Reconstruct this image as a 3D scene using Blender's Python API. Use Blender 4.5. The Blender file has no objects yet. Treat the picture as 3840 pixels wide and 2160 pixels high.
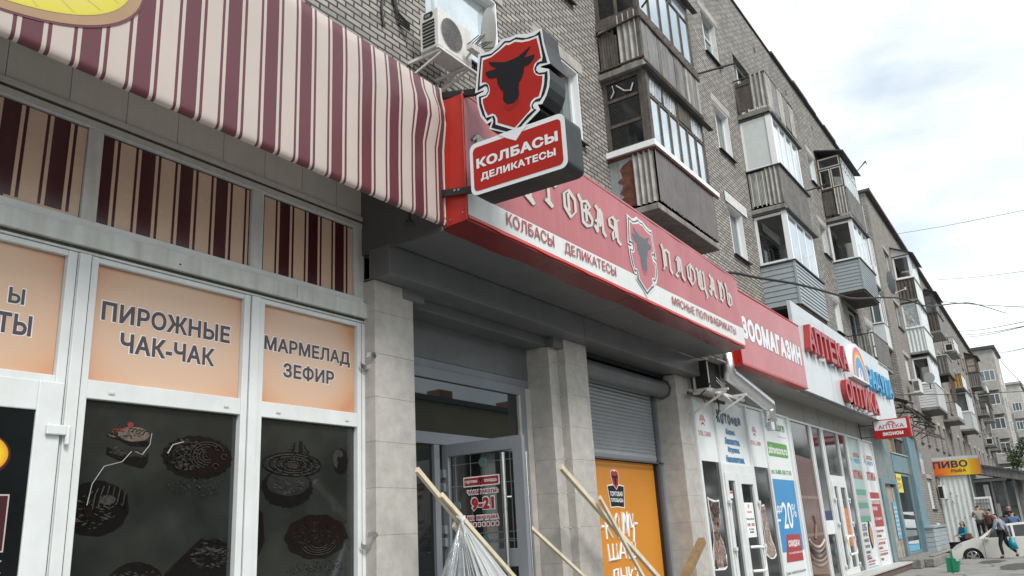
import bpy, bmesh, math, random
from mathutils import Vector, Matrix
random.seed(7)
S = bpy.context.scene
COL = S.collection
# ---------------------------------------------------------------- camera
# the eye is the origin; X runs along the facade, Y into the buildings, Z up
def setup_camera():
    yaw, pit, rol = math.radians(56.9676), math.radians(16.7944), math.radians(-3.3257)
    F = Vector((math.sin(yaw)*math.cos(pit), math.cos(yaw)*math.cos(pit), math.sin(pit)))
    r0 = Vector((math.cos(yaw), -math.sin(yaw), 0)); u0 = r0.cross(F)
    r = r0*math.cos(rol)+u0*math.sin(rol); u = -r0*math.sin(rol)+u0*math.cos(rol)
    cam = bpy.data.cameras.new('camera'); o = bpy.data.objects.new('camera', cam)
    COL.objects.link(o)
    o.matrix_world = Matrix(((r.x,u.x,-F.x,0),(r.y,u.y,-F.y,0),(r.z,u.z,-F.z,0),(0,0,0,1)))
    cam.sensor_width = 36; cam.lens = 3111.27/3840*36; cam.clip_end = 3000; cam.clip_start = .05
    S.camera = o
setup_camera()
# ---------------------------------------------------------------- sky and sun
SUN_EL, SUN_AZ = math.radians(48), math.radians(205)   # hazy sun behind thin cloud, over the street to the camera's right rear
W = bpy.data.worlds.new('World'); S.world = W; W.use_nodes = True
def setup_world():
    nt = W.node_tree; N = nt.nodes; L = nt.links
    bg = N['Background']; bg.inputs[1].default_value = .1
    sky = N.new('ShaderNodeTexSky'); sky.sky_type = 'NISHITA'; sky.sun_disc = False
    sky.sun_elevation = SUN_EL; sky.sun_rotation = SUN_AZ; sky.dust_density = 3.0; sky.ozone_density = 1.5
    tc = N.new('ShaderNodeTexCoord'); mp = N.new('ShaderNodeMapping'); mp.inputs['Scale'].default_value = (1.1,1.1,2.6)
    mp.inputs['Location'].default_value = (.35,.1,.15)
    no = N.new('ShaderNodeTexNoise'); no.inputs['Scale'].default_value = 2.1; no.inputs['Detail'].default_value = 6; no.inputs['Roughness'].default_value = .52
    ra = N.new('ShaderNodeValToRGB'); ra.color_ramp.elements[0].position = .34; ra.color_ramp.elements[1].position = .6
    ra.color_ramp.elements[0].color = (.35,.35,.35,1); ra.color_ramp.elements[1].color = (1,1,1,1)
    no2 = N.new('ShaderNodeTexNoise'); no2.inputs['Scale'].default_value = 3.3; no2.inputs['Detail'].default_value = 5
    ra2 = N.new('ShaderNodeValToRGB'); ra2.color_ramp.elements[0].position = .36; ra2.color_ramp.elements[1].position = .58
    ra2.color_ramp.elements[0].color = (4.6,4.95,5.1,1); ra2.color_ramp.elements[1].color = (6.9,7.0,7.0,1)
    sc = N.new('ShaderNodeMixRGB'); sc.blend_type = 'MULTIPLY'; sc.inputs[0].default_value = 1; sc.inputs[2].default_value = (1.0,1.15,1.1,1)
    mx = N.new('ShaderNodeMixRGB')
    L.new(tc.outputs['Generated'], mp.inputs[0]); L.new(mp.outputs[0], no.inputs[0]); L.new(mp.outputs[0], no2.inputs[0])
    L.new(no.outputs[0], ra.inputs[0]); L.new(no2.outputs[0], ra2.inputs[0]); L.new(sky.outputs[0], sc.inputs[1])
    L.new(ra.outputs[0], mx.inputs[0]); L.new(sc.outputs[0], mx.inputs[1]); L.new(ra2.outputs[0], mx.inputs[2])
    L.new(mx.outputs[0], bg.inputs[0])
setup_world()
def setup_sun():
    l = bpy.data.lights.new('sun','SUN'); l.energy = 1.5; l.angle = math.radians(20); l.color = (1,.96,.9)
    o = bpy.data.objects.new('sun', l); COL.objects.link(o)
    # Nishita: rotation 0 = +Y, clockwise
    d = Vector((math.sin(SUN_AZ)*math.cos(SUN_EL), math.cos(SUN_AZ)*math.cos(SUN_EL), math.sin(SUN_EL)))
    o.rotation_euler = d.to_track_quat('Z','Y').to_euler(); o.location = (0,-20,40)
setup_sun()
S.view_settings.view_transform = 'Standard'; S.view_settings.look = 'None'
S.view_settings.gamma = 1; S.view_settings.use_curve_mapping = False; S.view_settings.exposure = 1.02
S.cycles.max_bounces = 8; S.cycles.transparent_max_bounces = 12
# ---------------------------------------------------------------- materials
def srgb(*c): return tuple(((x/255)/12.92 if x/255 <= .04045 else ((x/255+.055)/1.055)**2.4) for x in c)
MATS = {}
def mat(name, col, rough=.6, metal=0, noise=None, bump=None, spec=.5, streak=None, coat=0, alpha=None):
    """noise=(scale, amount[, colour2]) blotches; streak=(amount, colour) vertical run-off dirt; bump=(scale, strength)"""
    m = bpy.data.materials.new(name); m.use_nodes = True; MATS[name] = m
    nt = m.node_tree; N = nt.nodes; L = nt.links; b = N['Principled BSDF']
    col = tuple(col)+(1,)
    b.inputs['Base Color'].default_value = col; b.inputs['Roughness'].default_value = rough; b.inputs['Metallic'].default_value = metal
    b.inputs['Specular IOR Level'].default_value = spec; b.inputs['Coat Weight'].default_value = coat
    out = None
    if noise or bump or streak:
        g = N.new('ShaderNodeNewGeometry')
    if noise:
        t = N.new('ShaderNodeTexNoise'); t.inputs['Scale'].default_value = noise[0]; t.inputs['Detail'].default_value = 5; t.inputs['Roughness'].default_value = .6
        L.new(g.outputs['Position'], t.inputs[0])
        r = N.new('ShaderNodeValToRGB'); r.color_ramp.elements[0].position = .35; r.color_ramp.elements[1].position = .68
        c2 = noise[2] if len(noise) > 2 else tuple(x*(1-noise[1]) for x in col[:3])
        r.color_ramp.elements[0].color = tuple(c2)+(1,); r.color_ramp.elements[1].color = col
        L.new(t.outputs[0], r.inputs[0]); out = r.outputs[0]
        mr = N.new('ShaderNodeMapRange'); mr.inputs[3].default_value = min(1, rough+.12); mr.inputs[4].default_value = max(.02, rough-.06)
        L.new(t.outputs[0], mr.inputs[0]); L.new(mr.outputs[0], b.inputs['Roughness'])
    if streak:
        mp = N.new('ShaderNodeMapping'); mp.inputs['Scale'].default_value = (7,7,.55)
        t = N.new('ShaderNodeTexNoise'); t.inputs['Scale'].default_value = 1.6; t.inputs['Detail'].default_value = 6
        L.new(g.outputs['Position'], mp.inputs[0]); L.new(mp.outputs[0], t.inputs[0])
        r = N.new('ShaderNodeValToRGB'); r.color_ramp.elements[0].position = .46; r.color_ramp.elements[1].position = .75
        r.color_ramp.elements[0].color = (0,0,0,1); r.color_ramp.elements[1].color = (streak[0],)*3+(1,)
        L.new(t.outputs[0], r.inputs[0])
        mx = N.new('ShaderNodeMixRGB'); mx.inputs[1].default_value = col; mx.inputs[2].default_value = tuple(streak[1])+(1,)
        if out: L.new(out, mx.inputs[1])
        L.new(r.outputs[0], mx.inputs[0]); out = mx.outputs[0]
    if out: L.new(out, b.inputs['Base Color'])
    if bump:
        t = N.new('ShaderNodeTexNoise'); t.inputs['Scale'].default_value = bump[0]; t.inputs['Detail'].default_value = 4
        L.new(g.outputs['Position'], t.inputs[0])
        bp = N.new('ShaderNodeBump'); bp.inputs['Strength'].default_value = bump[1]; bp.inputs['Distance'].default_value = .02
        L.new(t.outputs[0], bp.inputs['Height']); L.new(bp.outputs[0], b.inputs['Normal'])
    return m
def brick_mat(name, c1, c2, mortar, row=.077, width=.26, msize=.012, bump=.6, dirt=.35, dirtcol=(.1,.095,.09)):
    m = bpy.data.materials.new(name); m.use_nodes = True; nt = m.node_tree; N = nt.nodes; L = nt.links; b = N['Principled BSDF']
    b.inputs['Roughness'].default_value = .9; b.inputs['Specular IOR Level'].default_value = .25
    g = N.new('ShaderNodeNewGeometry'); sp = N.new('ShaderNodeSeparateXYZ'); ad = N.new('ShaderNodeMath'); cb = N.new('ShaderNodeCombineXYZ')
    L.new(g.outputs['Position'], sp.inputs[0]); L.new(sp.outputs[0], ad.inputs[0]); L.new(sp.outputs[1], ad.inputs[1])
    # courses wander a little, as laid by hand
    w = N.new('ShaderNodeTexNoise'); w.inputs['Scale'].default_value = 1.3; w.inputs['Detail'].default_value = 3; L.new(g.outputs['Position'], w.inputs[0])
    wm = N.new('ShaderNodeMath'); wm.operation = 'MULTIPLY_ADD'; wm.inputs[1].default_value = .035; L.new(w.outputs[0], wm.inputs[0]); L.new(sp.outputs[2], wm.inputs[2])
    L.new(ad.outputs[0], cb.inputs[0]); L.new(wm.outputs[0], cb.inputs[1])
    t = N.new('ShaderNodeTexBrick'); t.offset = .5; t.inputs['Scale'].default_value = 1; t.inputs['Mortar Size'].default_value = msize
    t.inputs['Mortar Smooth'].default_value = .15; t.inputs['Bias'].default_value = 0
    t.inputs['Brick Width'].default_value = width; t.inputs['Row Height'].default_value = row
    t.inputs['Color1'].default_value = tuple(c1)+(1,); t.inputs['Color2'].default_value = tuple(c2)+(1,); t.inputs['Mortar'].default_value = tuple(mortar)+(1,)
    L.new(cb.outputs[0], t.inputs[0])
    n = N.new('ShaderNodeTexNoise'); n.inputs['Scale'].default_value = 1.1; n.inputs['Detail'].default_value = 8; n.inputs['Roughness'].default_value = .7; L.new(g.outputs['Position'], n.inputs[0])
    r = N.new('ShaderNodeValToRGB'); r.color_ramp.elements[0].position = .46; r.color_ramp.elements[1].position = .72
    r.color_ramp.elements[0].color = (0,0,0,1); r.color_ramp.elements[1].color = (dirt,)*3+(1,); L.new(n.outputs[0], r.inputs[0])
    mx = N.new('ShaderNodeMixRGB'); mx.inputs[2].default_value = tuple(dirtcol)+(1,); L.new(r.outputs[0], mx.inputs[0]); L.new(t.outputs[0], mx.inputs[1])
    n2 = N.new('ShaderNodeTexNoise'); n2.inputs['Scale'].default_value = 23; n2.inputs['Detail'].default_value = 3; L.new(g.outputs['Position'], n2.inputs[0])
    r2 = N.new('ShaderNodeMapRange'); r2.inputs[3].default_value = .72; r2.inputs[4].default_value = 1.22; L.new(n2.outputs[0], r2.inputs[0])
    m2 = N.new('ShaderNodeMixRGB'); m2.blend_type = 'MULTIPLY'; m2.inputs[0].default_value = 1; L.new(mx.outputs[0], m2.inputs[1]); L.new(r2.outputs[0], m2.inputs[2])
    L.new(m2.outputs[0], b.inputs['Base Color'])
    bp = N.new('ShaderNodeBump'); bp.inputs['Strength'].default_value = bump; bp.inputs['Distance'].default_value = .02; bp.invert = True
    L.new(t.outputs['Fac'], bp.inputs['Height']); L.new(bp.outputs[0], b.inputs['Normal'])
    MATS[name] = m; return m
def clear_glass(name, tint=(.75,.8,.8), refl=1.0, base=.06, milk=0):
    m = bpy.data.materials.new(name); m.use_nodes = True; nt = m.node_tree; N = nt.nodes; L = nt.links
    N.remove(N['Principled BSDF']); o = N['Material Output']
    tr = N.new('ShaderNodeBsdfTransparent'); tr.inputs[0].default_value = tuple(tint)+(1,)
    gl = N.new('ShaderNodeBsdfGlossy'); gl.inputs['Roughness'].default_value = .02; gl.inputs[0].default_value = (.95,.97,1,1)
    fr = N.new('ShaderNodeFresnel'); fr.inputs[0].default_value = 1.5
    ma = N.new('ShaderNodeMath'); ma.operation = 'MULTIPLY_ADD'; ma.inputs[1].default_value = refl; ma.inputs[2].default_value = base; ma.use_clamp = True
    mx = N.new('ShaderNodeMixShader'); L.new(fr.outputs[0], ma.inputs[0]); L.new(ma.outputs[0], mx.inputs[0])
    if milk:
        df = N.new('ShaderNodeBsdfDiffuse'); df.inputs[0].default_value = (.8,.82,.84,1); m2 = N.new('ShaderNodeMixShader'); m2.inputs[0].default_value = milk; L.new(gl.outputs[0], m2.inputs[1]); L.new(df.outputs[0], m2.inputs[2]); gl = m2
    L.new(tr.outputs[0], mx.inputs[1]); L.new(gl.outputs[0], mx.inputs[2]); L.new(mx.outputs[0], o.inputs[0])
    MATS[name] = m; return m
def ramp_mat(name, stops, axis, lo, hi, rough=.5, rad=None):
    """printed colour gradient along a world axis (or radial: rad=(cx, cz, rx, rz))"""
    m = bpy.data.materials.new(name); m.use_nodes = True; nt = m.node_tree; N = nt.nodes; L = nt.links; b = N['Principled BSDF']
    b.inputs['Roughness'].default_value = rough
    g = N.new('ShaderNodeNewGeometry'); sp = N.new('ShaderNodeSeparateXYZ'); L.new(g.outputs['Position'], sp.inputs[0])
    r = N.new('ShaderNodeValToRGB')
    while len(r.color_ramp.elements) < len(stops): r.color_ramp.elements.new(.5)
    for e,(p,c) in zip(r.color_ramp.elements, stops): e.position = p; e.color = tuple(c)+(1,)
    if rad:
        def term(out, c, s):
            a = N.new('ShaderNodeMath'); a.operation = 'SUBTRACT'; a.inputs[1].default_value = c; L.new(out, a.inputs[0])
            d = N.new('ShaderNodeMath'); d.operation = 'DIVIDE'; d.inputs[1].default_value = s; L.new(a.outputs[0], d.inputs[0])
            q = N.new('ShaderNodeMath'); q.operation = 'POWER'; q.inputs[1].default_value = rad[4] if len(rad) > 4 else 2
            ab = N.new('ShaderNodeMath'); ab.operation = 'ABSOLUTE'; L.new(d.outputs[0], ab.inputs[0]); L.new(ab.outputs[0], q.inputs[0]); return q.outputs[0]
        a = N.new('ShaderNodeMath'); L.new(term(sp.outputs[axis], rad[0], rad[2]), a.inputs[0]); L.new(term(sp.outputs[2], rad[1], rad[3]), a.inputs[1]); L.new(a.outputs[0], r.inputs[0])
    else:
        mr = N.new('ShaderNodeMapRange'); mr.inputs[1].default_value = lo; mr.inputs[2].default_value = hi; L.new(sp.outputs[axis], mr.inputs[0]); L.new(mr.outputs[0], r.inputs[0])
    L.new(r.outputs[0], b.inputs['Base Color']); MATS[name] = m; return m
M = MATS
brick_mat('brick', (.435,.415,.385), (.265,.253,.238), (.065,.06,.056), row=.082, width=.27, msize=.013, bump=.9, dirt=.5)
brick_mat('brick_far', (.38,.355,.325), (.29,.27,.245), (.10,.094,.088), row=.082, width=.27, msize=.011, dirt=.4)
brick_mat('brick_white', (.62,.6,.56), (.52,.5,.47), (.33,.32,.3), row=.09, width=.27, msize=.01, dirt=.25)
brick_mat('brick_red', (.36,.13,.085), (.3,.1,.07), (.3,.24,.2), row=.09, width=.27, msize=.01)
mat('concrete', (.30,.29,.27), .9, noise=(3,.45), bump=(25,.35), streak=(.5,(.09,.085,.08)))
mat('concrete_pale', (.46,.44,.41), .9, noise=(2.5,.3), bump=(30,.3), streak=(.35,(.18,.17,.155)))
mat('house_yellow', (.36,.31,.2), .9, noise=(.3,.15)); mat('plaster_white', (.68,.69,.69), .8, noise=(5,.2), bump=(20,.25))
mat('roof_tin', (.09,.09,.095), .55, .3, noise=(2,.4))
mat('pvc', (.68,.71,.72), .32, noise=(3.5,.1), streak=(.13,(.5,.48,.43)))
mat('pvc_dirty', (.62,.64,.63), .45, noise=(6,.16), streak=(.5,(.36,.335,.29)))
mat('pvc_clean', (.82,.84,.85), .3)
mat('wood_old', (.105,.09,.078), .85, noise=(9,.45), bump=(40,.4), streak=(.5,(.2,.17,.14)))
mat('wood_brown', (.13,.085,.06), .7, noise=(10,.4))
mat('slate_sheet', (.46,.45,.42), .9, noise=(4,.35), bump=(60,.2), streak=(.65,(.12,.115,.11)))
mat('slate_dark', (.17,.165,.16), .85, noise=(5,.4), streak=(.6,(.27,.265,.26)))
mat('slate_plum', (.155,.145,.15), .75, noise=(3,.2), streak=(.25,(.26,.255,.25))); mat('slate_grey', (.25,.25,.25), .8, noise=(3,.3), streak=(.5,(.13,.13,.13)))
mat('rust', (.17,.06,.04), .9, noise=(8,.5), bump=(30,.5))
mat('paint_bluegrey', (.3,.35,.37), .6, noise=(5,.2), streak=(.5,(.2,.1,.07)))
mat('siding', (.33,.375,.4), .45, noise=(2,.08), streak=(.2,(.25,.27,.28)))
mat('siding_white', (.62,.64,.65), .45, noise=(2,.08), streak=(.25,(.45,.45,.44)))
mat('sheet_white', (.66,.7,.7), .4, noise=(3,.1), streak=(.25,(.45,.45,.43)))
mat('panel_board', (.62,.66,.66), .5, noise=(4,.08))
mat('yellow_board', (.42,.24,.06), .6, noise=(6,.3))
mat('iron', (.07,.065,.065), .6, .4, noise=(15,.4))
mat('rusty_iron', (.13,.09,.07), .8, .2, noise=(14,.5))
mat('black_metal', (.018,.018,.02), .42, spec=.5, noise=(3,.2))
mat('alu_grey', (.3,.31,.32), .5, .2); mat('alu', (.62,.63,.64), .3, .9)
mat('steel', (.62,.62,.62), .18, 1.0, noise=(14,.18))
mat('zinc', (.86,.87,.88), .3, 1.0, noise=(9,.15))
mat('grey_alu', (.20,.215,.24), .42, .1, noise=(2,.1))
mat('grey_alu_dark', (.09,.095,.105), .45, .1)
mat('composite_grey', (.145,.150,.160), .40, .15, noise=(1.6,.2), streak=(.15,(.2,.2,.2)))
mat('composite_dark', (.095,.095,.10), .5, .1)
mat('fascia_beige', (.30,.295,.275), .6, noise=(2.5,.12), streak=(.22,(.17,.165,.15)))
mat('trim_beige', (.56,.57,.55), .5, noise=(4,.15), streak=(.35,(.35,.33,.29)))
mat('dirt', (.09,.08,.065), .95, noise=(20,.4))
mat('tile', (.46,.44,.412), .55, noise=(7,.22), bump=(40,.06))
mat('tile_warm', (.36,.31,.28), .55, noise=(3,.2), bump=(40,.06))
mat('grout', (.10,.095,.09), .9)
mat('cream', (.655,.575,.53), .36, noise=(1.6,.06), streak=(.12,(.5,.44,.39)))
mat('maroon', (.125,.032,.045), .33, noise=(1.6,.1), spec=.6)
mat('print_cream', (.62,.46,.35), .25, noise=(2,.05))
mat('print_maroon', (.055,.010,.014), .2)
def translucent(name, k):
    m = M[name]; N = m.node_tree.nodes; L = m.node_tree.links; b = N['Principled BSDF']; o = N['Material Output']
    t = N.new('ShaderNodeBsdfTranslucent'); mx = N.new('ShaderNodeMixShader'); mx.inputs[0].default_value = k
    if b.inputs['Base Color'].links: L.new(b.inputs['Base Color'].links[0].from_socket, t.inputs[0])
    else: t.inputs[0].default_value = b.inputs['Base Color'].default_value
    L.new(b.outputs[0], mx.inputs[1]); L.new(t.outputs[0], mx.inputs[2]); L.new(mx.outputs[0], o.inputs[0])
translucent('cream', .28); translucent('maroon', .12)
mat('emblem_brown', (.36,.23,.13), .4, noise=(3,.12)); mat('emblem_line', (.6,.5,.2), .4); mat('emblem_purple', (.13,.035,.05), .4)
ramp_mat('emblem_yellow', [(0,(.60,.48,.16)),(.62,(.60,.5,.14)),(.88,(.58,.52,.05)),(1,(.5,.42,.08))], 0, 0, 1, .4, rad=(1.58,3.84,1.2,.585))
mat('red_box', (.46,.022,.014), .3, noise=(2,.15), spec=.5)
mat('red_under_shaded', (.2,.010,.008), .22, noise=(1.5,.3)); mat('board_pale', (.60,.60,.56), .5, noise=(2,.1), streak=(.25,(.4,.39,.35))); mat('red_edge', (.55,.06,.05), .4, noise=(5,.15))  # underside red is darkened: its dark reflections are put into the colour
mat('banner_red', (.45,.125,.138), .34, noise=(1.4,.14), streak=(.3,(.5,.2,.21)))
mat('banner_white', (.68,.70,.70), .5, noise=(2,.1), streak=(.2,(.52,.48,.46)))
mat('banner_text', (.33,.05,.06), .5); mat('letter_edge', (.19,.12,.13), .5); mat('banner_dark', (.10,.11,.125), .5); mat('banner_letter', (.54,.51,.48), .5)
mat('zoo_red', (.44,.10,.106), .24, noise=(1,.06), streak=(.15,(.55,.14,.14)))
mat('sign_red', (.38,.017,.012), .45, spec=.3, noise=(2,.06)); mat('sign_white', (.72,.74,.77), .4, noise=(4,.05)); mat('sign_black', (.013,.014,.018), .5, spec=.25)
mat('bull_dark', (.014,.014,.018), .55, spec=.2); mat('ring_line', (.16,.01,.012), .5)
mat('white_film', (.72,.755,.77), .3, noise=(2,.05)); mat('white', (.8,.81,.82), .45, noise=(3,.05))
mat('cassette_white', (.56,.60,.63), .3, noise=(1.6,.06), streak=(.25,(.52,.55,.57)))
mat('letter_red', (.36,.028,.032), .32, noise=(2,.12)); mat('letter_blue', (.045,.28,.52), .32, noise=(2,.12))
mat('navy', (.02,.03,.10), .4); mat('blue_text', (.03,.16,.34), .4); mat('red_text', (.40,.02,.03), .4); mat('green_text', (.07,.27,.09), .4)
mat('zd_green', (.09,.30,.04), .4); mat('zd_blue', (.02,.23,.50), .35); mat('zd_red', (.36,.03,.035), .4); mat('zd_teal', (.05,.3,.4), .4)
mat('teal_film', (.30,.45,.45), .3, noise=(3,.1)); mat('green_film', (.10,.27,.19), .4); mat('grey_film', (.35,.36,.37), .4); mat('rust_film', (.095,.03,.02), .16, noise=(3,.2))
mat('tan_film', (.20,.125,.09), .25, noise=(2,.15)); mat('orange_film', (.62,.17,.02), .4)
mat('orange', (.60,.235,.025), .32, noise=(1,.05)); mat('text_grey', (.075,.06,.07), .4)
ramp_mat('peach_1', [(0,(.62,.43,.31)),(.45,(.62,.42,.30)),(.8,(.60,.36,.23)),(1,(.56,.29,.17))], 0, 0, 1, .28, rad=(2.36,1.76,.95,.62))
ramp_mat('peach_2', [(0,(.64,.46,.35)),(.45,(.63,.43,.31)),(.8,(.60,.36,.24)),(1,(.56,.30,.19))], 0, 0, 1, .28, rad=(4.05,1.74,.93,.62))
ramp_mat('peach_3', [(0,(.63,.45,.34)),(.45,(.62,.42,.30)),(.8,(.58,.33,.2)),(1,(.53,.25,.13))], 0, 0, 1, .28, rad=(5.46,1.78,.80,.60))
mat('glass_dark', (.012,.014,.015), .03, spec=.75, noise=(1.5,.4)); mat('glass_film', (.026,.029,.028), .035, spec=1.0, noise=(2.2,.5)); mat('glass_refl', (.012,.016,.016), .015, spec=1.0); mat('shutter_grey', (.30,.315,.335), .4, .1, noise=(2,.1))
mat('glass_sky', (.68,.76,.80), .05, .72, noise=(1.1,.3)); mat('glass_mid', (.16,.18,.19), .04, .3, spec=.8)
mat('film_plastic', (.55,.58,.6), .2, .5, noise=(6,.4), bump=(9,.9)); mat('curtain', (.62,.62,.6), .8, noise=(8,.15))
clear_glass('glass_clear', (.62,.66,.66), .9, .05); clear_glass('polythene', (.76,.79,.81), 1.2, .15, .42)
mat('film_fold', (.6,.62,.63), .35, noise=(30,.3))
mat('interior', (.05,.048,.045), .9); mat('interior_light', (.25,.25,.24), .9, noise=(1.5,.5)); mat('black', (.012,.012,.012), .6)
mat('pine', (.66,.575,.43), .65, noise=(7,.22), streak=(.2,(.4,.3,.17))); mat('pine_dark', (.27,.175,.085), .7, noise=(7,.3)); mat('knot', (.16,.09,.04), .7)
mat('asphalt', (.15,.148,.143), .92, noise=(.8,.25), bump=(90,.4)); mat('patch_asphalt', (.075,.075,.075), .9, noise=(3,.2), bump=(90,.3)); mat('kerb', (.3,.29,.28), .9, noise=(3,.3))
mat('pave', (.27,.265,.255), .9, noise=(1.5,.3), bump=(60,.4)); mat('stone_base', (.25,.24,.225), .95, noise=(5,.45), bump=(14,.9)); mat('marble_step', (.52,.51,.49), .4, noise=(3,.15))
mat('plinth_brown', (.13,.09,.075), .6, noise=(4,.2))
mat('blue_paint', (.075,.205,.27), .65, noise=(2.2,.5,(.20,.25,.25)), streak=(.5,(.2,.185,.165))); mat('mural', (.22,.245,.24), .8, noise=(2.4,.4,(.12,.19,.21)), streak=(.6,(.30,.235,.205)), bump=(20,.3))
mat('door_planks', (.42,.40,.36), .8, noise=(6,.4,(.24,.2,.16)), streak=(.5,(.2,.15,.11))); mat('yellow_paper', (.70,.58,.10), .7); mat('sky_paper', (.14,.38,.55), .6); mat('poster_pale', (.60,.64,.68), .35)
mat('ac_white', (.68,.68,.66), .45, noise=(6,.1), streak=(.35,(.42,.37,.3))); mat('fin_copper', (.26,.19,.15), .5, .4, noise=(26,.5,(.12,.16,.2)))
ramp_mat('beer_sign', [(0,(.74,.10,.02)),(.35,(.76,.30,.02)),(.72,(.80,.58,.03)),(1,(.72,.22,.02))], 1, 6.4, 4.2, .35)
mat('car_white', (.72,.71,.66), .22, coat=.6); mat('car_glass', (.03,.035,.04), .06, spec=.8); mat('rubber', (.02,.02,.02), .85); mat('rim', (.5,.5,.5), .3, .8); mat('lamp_glass', (.6,.62,.62), .1, .3)
mat('skin', (.42,.235,.16), .6); mat('hair', (.015,.012,.011), .6); mat('jeans_black', (.013,.013,.016), .8); mat('hoodie', (.25,.27,.33), .9, noise=(12,.15)); mat('tee_grey', (.30,.29,.27), .9, noise=(12,.15))
mat('jacket_brown', (.13,.07,.05), .9); mat('jacket_teal', (.01,.16,.24), .7); mat('jacket_blue', (.07,.13,.24), .8); mat('bag_teal', (.01,.27,.36), .35, noise=(15,.3)); mat('bin_green', (.01,.22,.11), .4, noise=(6,.15)); mat('shoe', (.06,.05,.05), .7)
mat('leaf_a', (.045,.075,.022), .6, noise=(1.5,.4)); mat('leaf_b', (.075,.11,.035), .6, noise=(1.5,.3)); mat('bark', (.12,.095,.075), .9, noise=(10,.4))
mat('fur_light', (.42,.30,.25), .9, noise=(28,.5)); mat('fur_dark', (.06,.045,.04), .9, noise=(24,.4)); mat('fur_pink', (.5,.36,.31), .9, noise=(22,.35)); mat('fur_white', (.62,.58,.56), .9, noise=(20,.3))
mat('cake_dark', (.009,.008,.008), .12, noise=(30,.5)); mat('cake_mid', (.058,.054,.052), .14, noise=(45,.6)); mat('cake_pale', (.17,.13,.105), .2, noise=(40,.5)); mat('cake_red', (.2,.03,.02), .3); mat('cake_wine', (.013,.007,.007), .12, noise=(25,.5)); mat('glow_cream', (.62,.5,.3), .4); mat('crack_film', (.3,.31,.31), .5)
ramp_mat('orange_disc', [(0,(.75,.62,.05)),(.55,(.72,.45,.02)),(1,(.5,.12,.02))], 0, 0, 1, .35, rad=(2.61,.725,.22,.15)); mat('dark_maroon', (.05,.014,.017), .3); mat('pot_red', (.45,.1,.06), .7)
rain = [('rb_red',(.55,.06,.06)),('rb_orange',(.62,.25,.04)),('rb_yellow',(.66,.5,.06)),('rb_green',(.08,.3,.1)),('rb_blue',(.04,.2,.5)),('rb_violet',(.06,.09,.35))]
for n_,c_ in rain: mat(n_, c_, .35)
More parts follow.
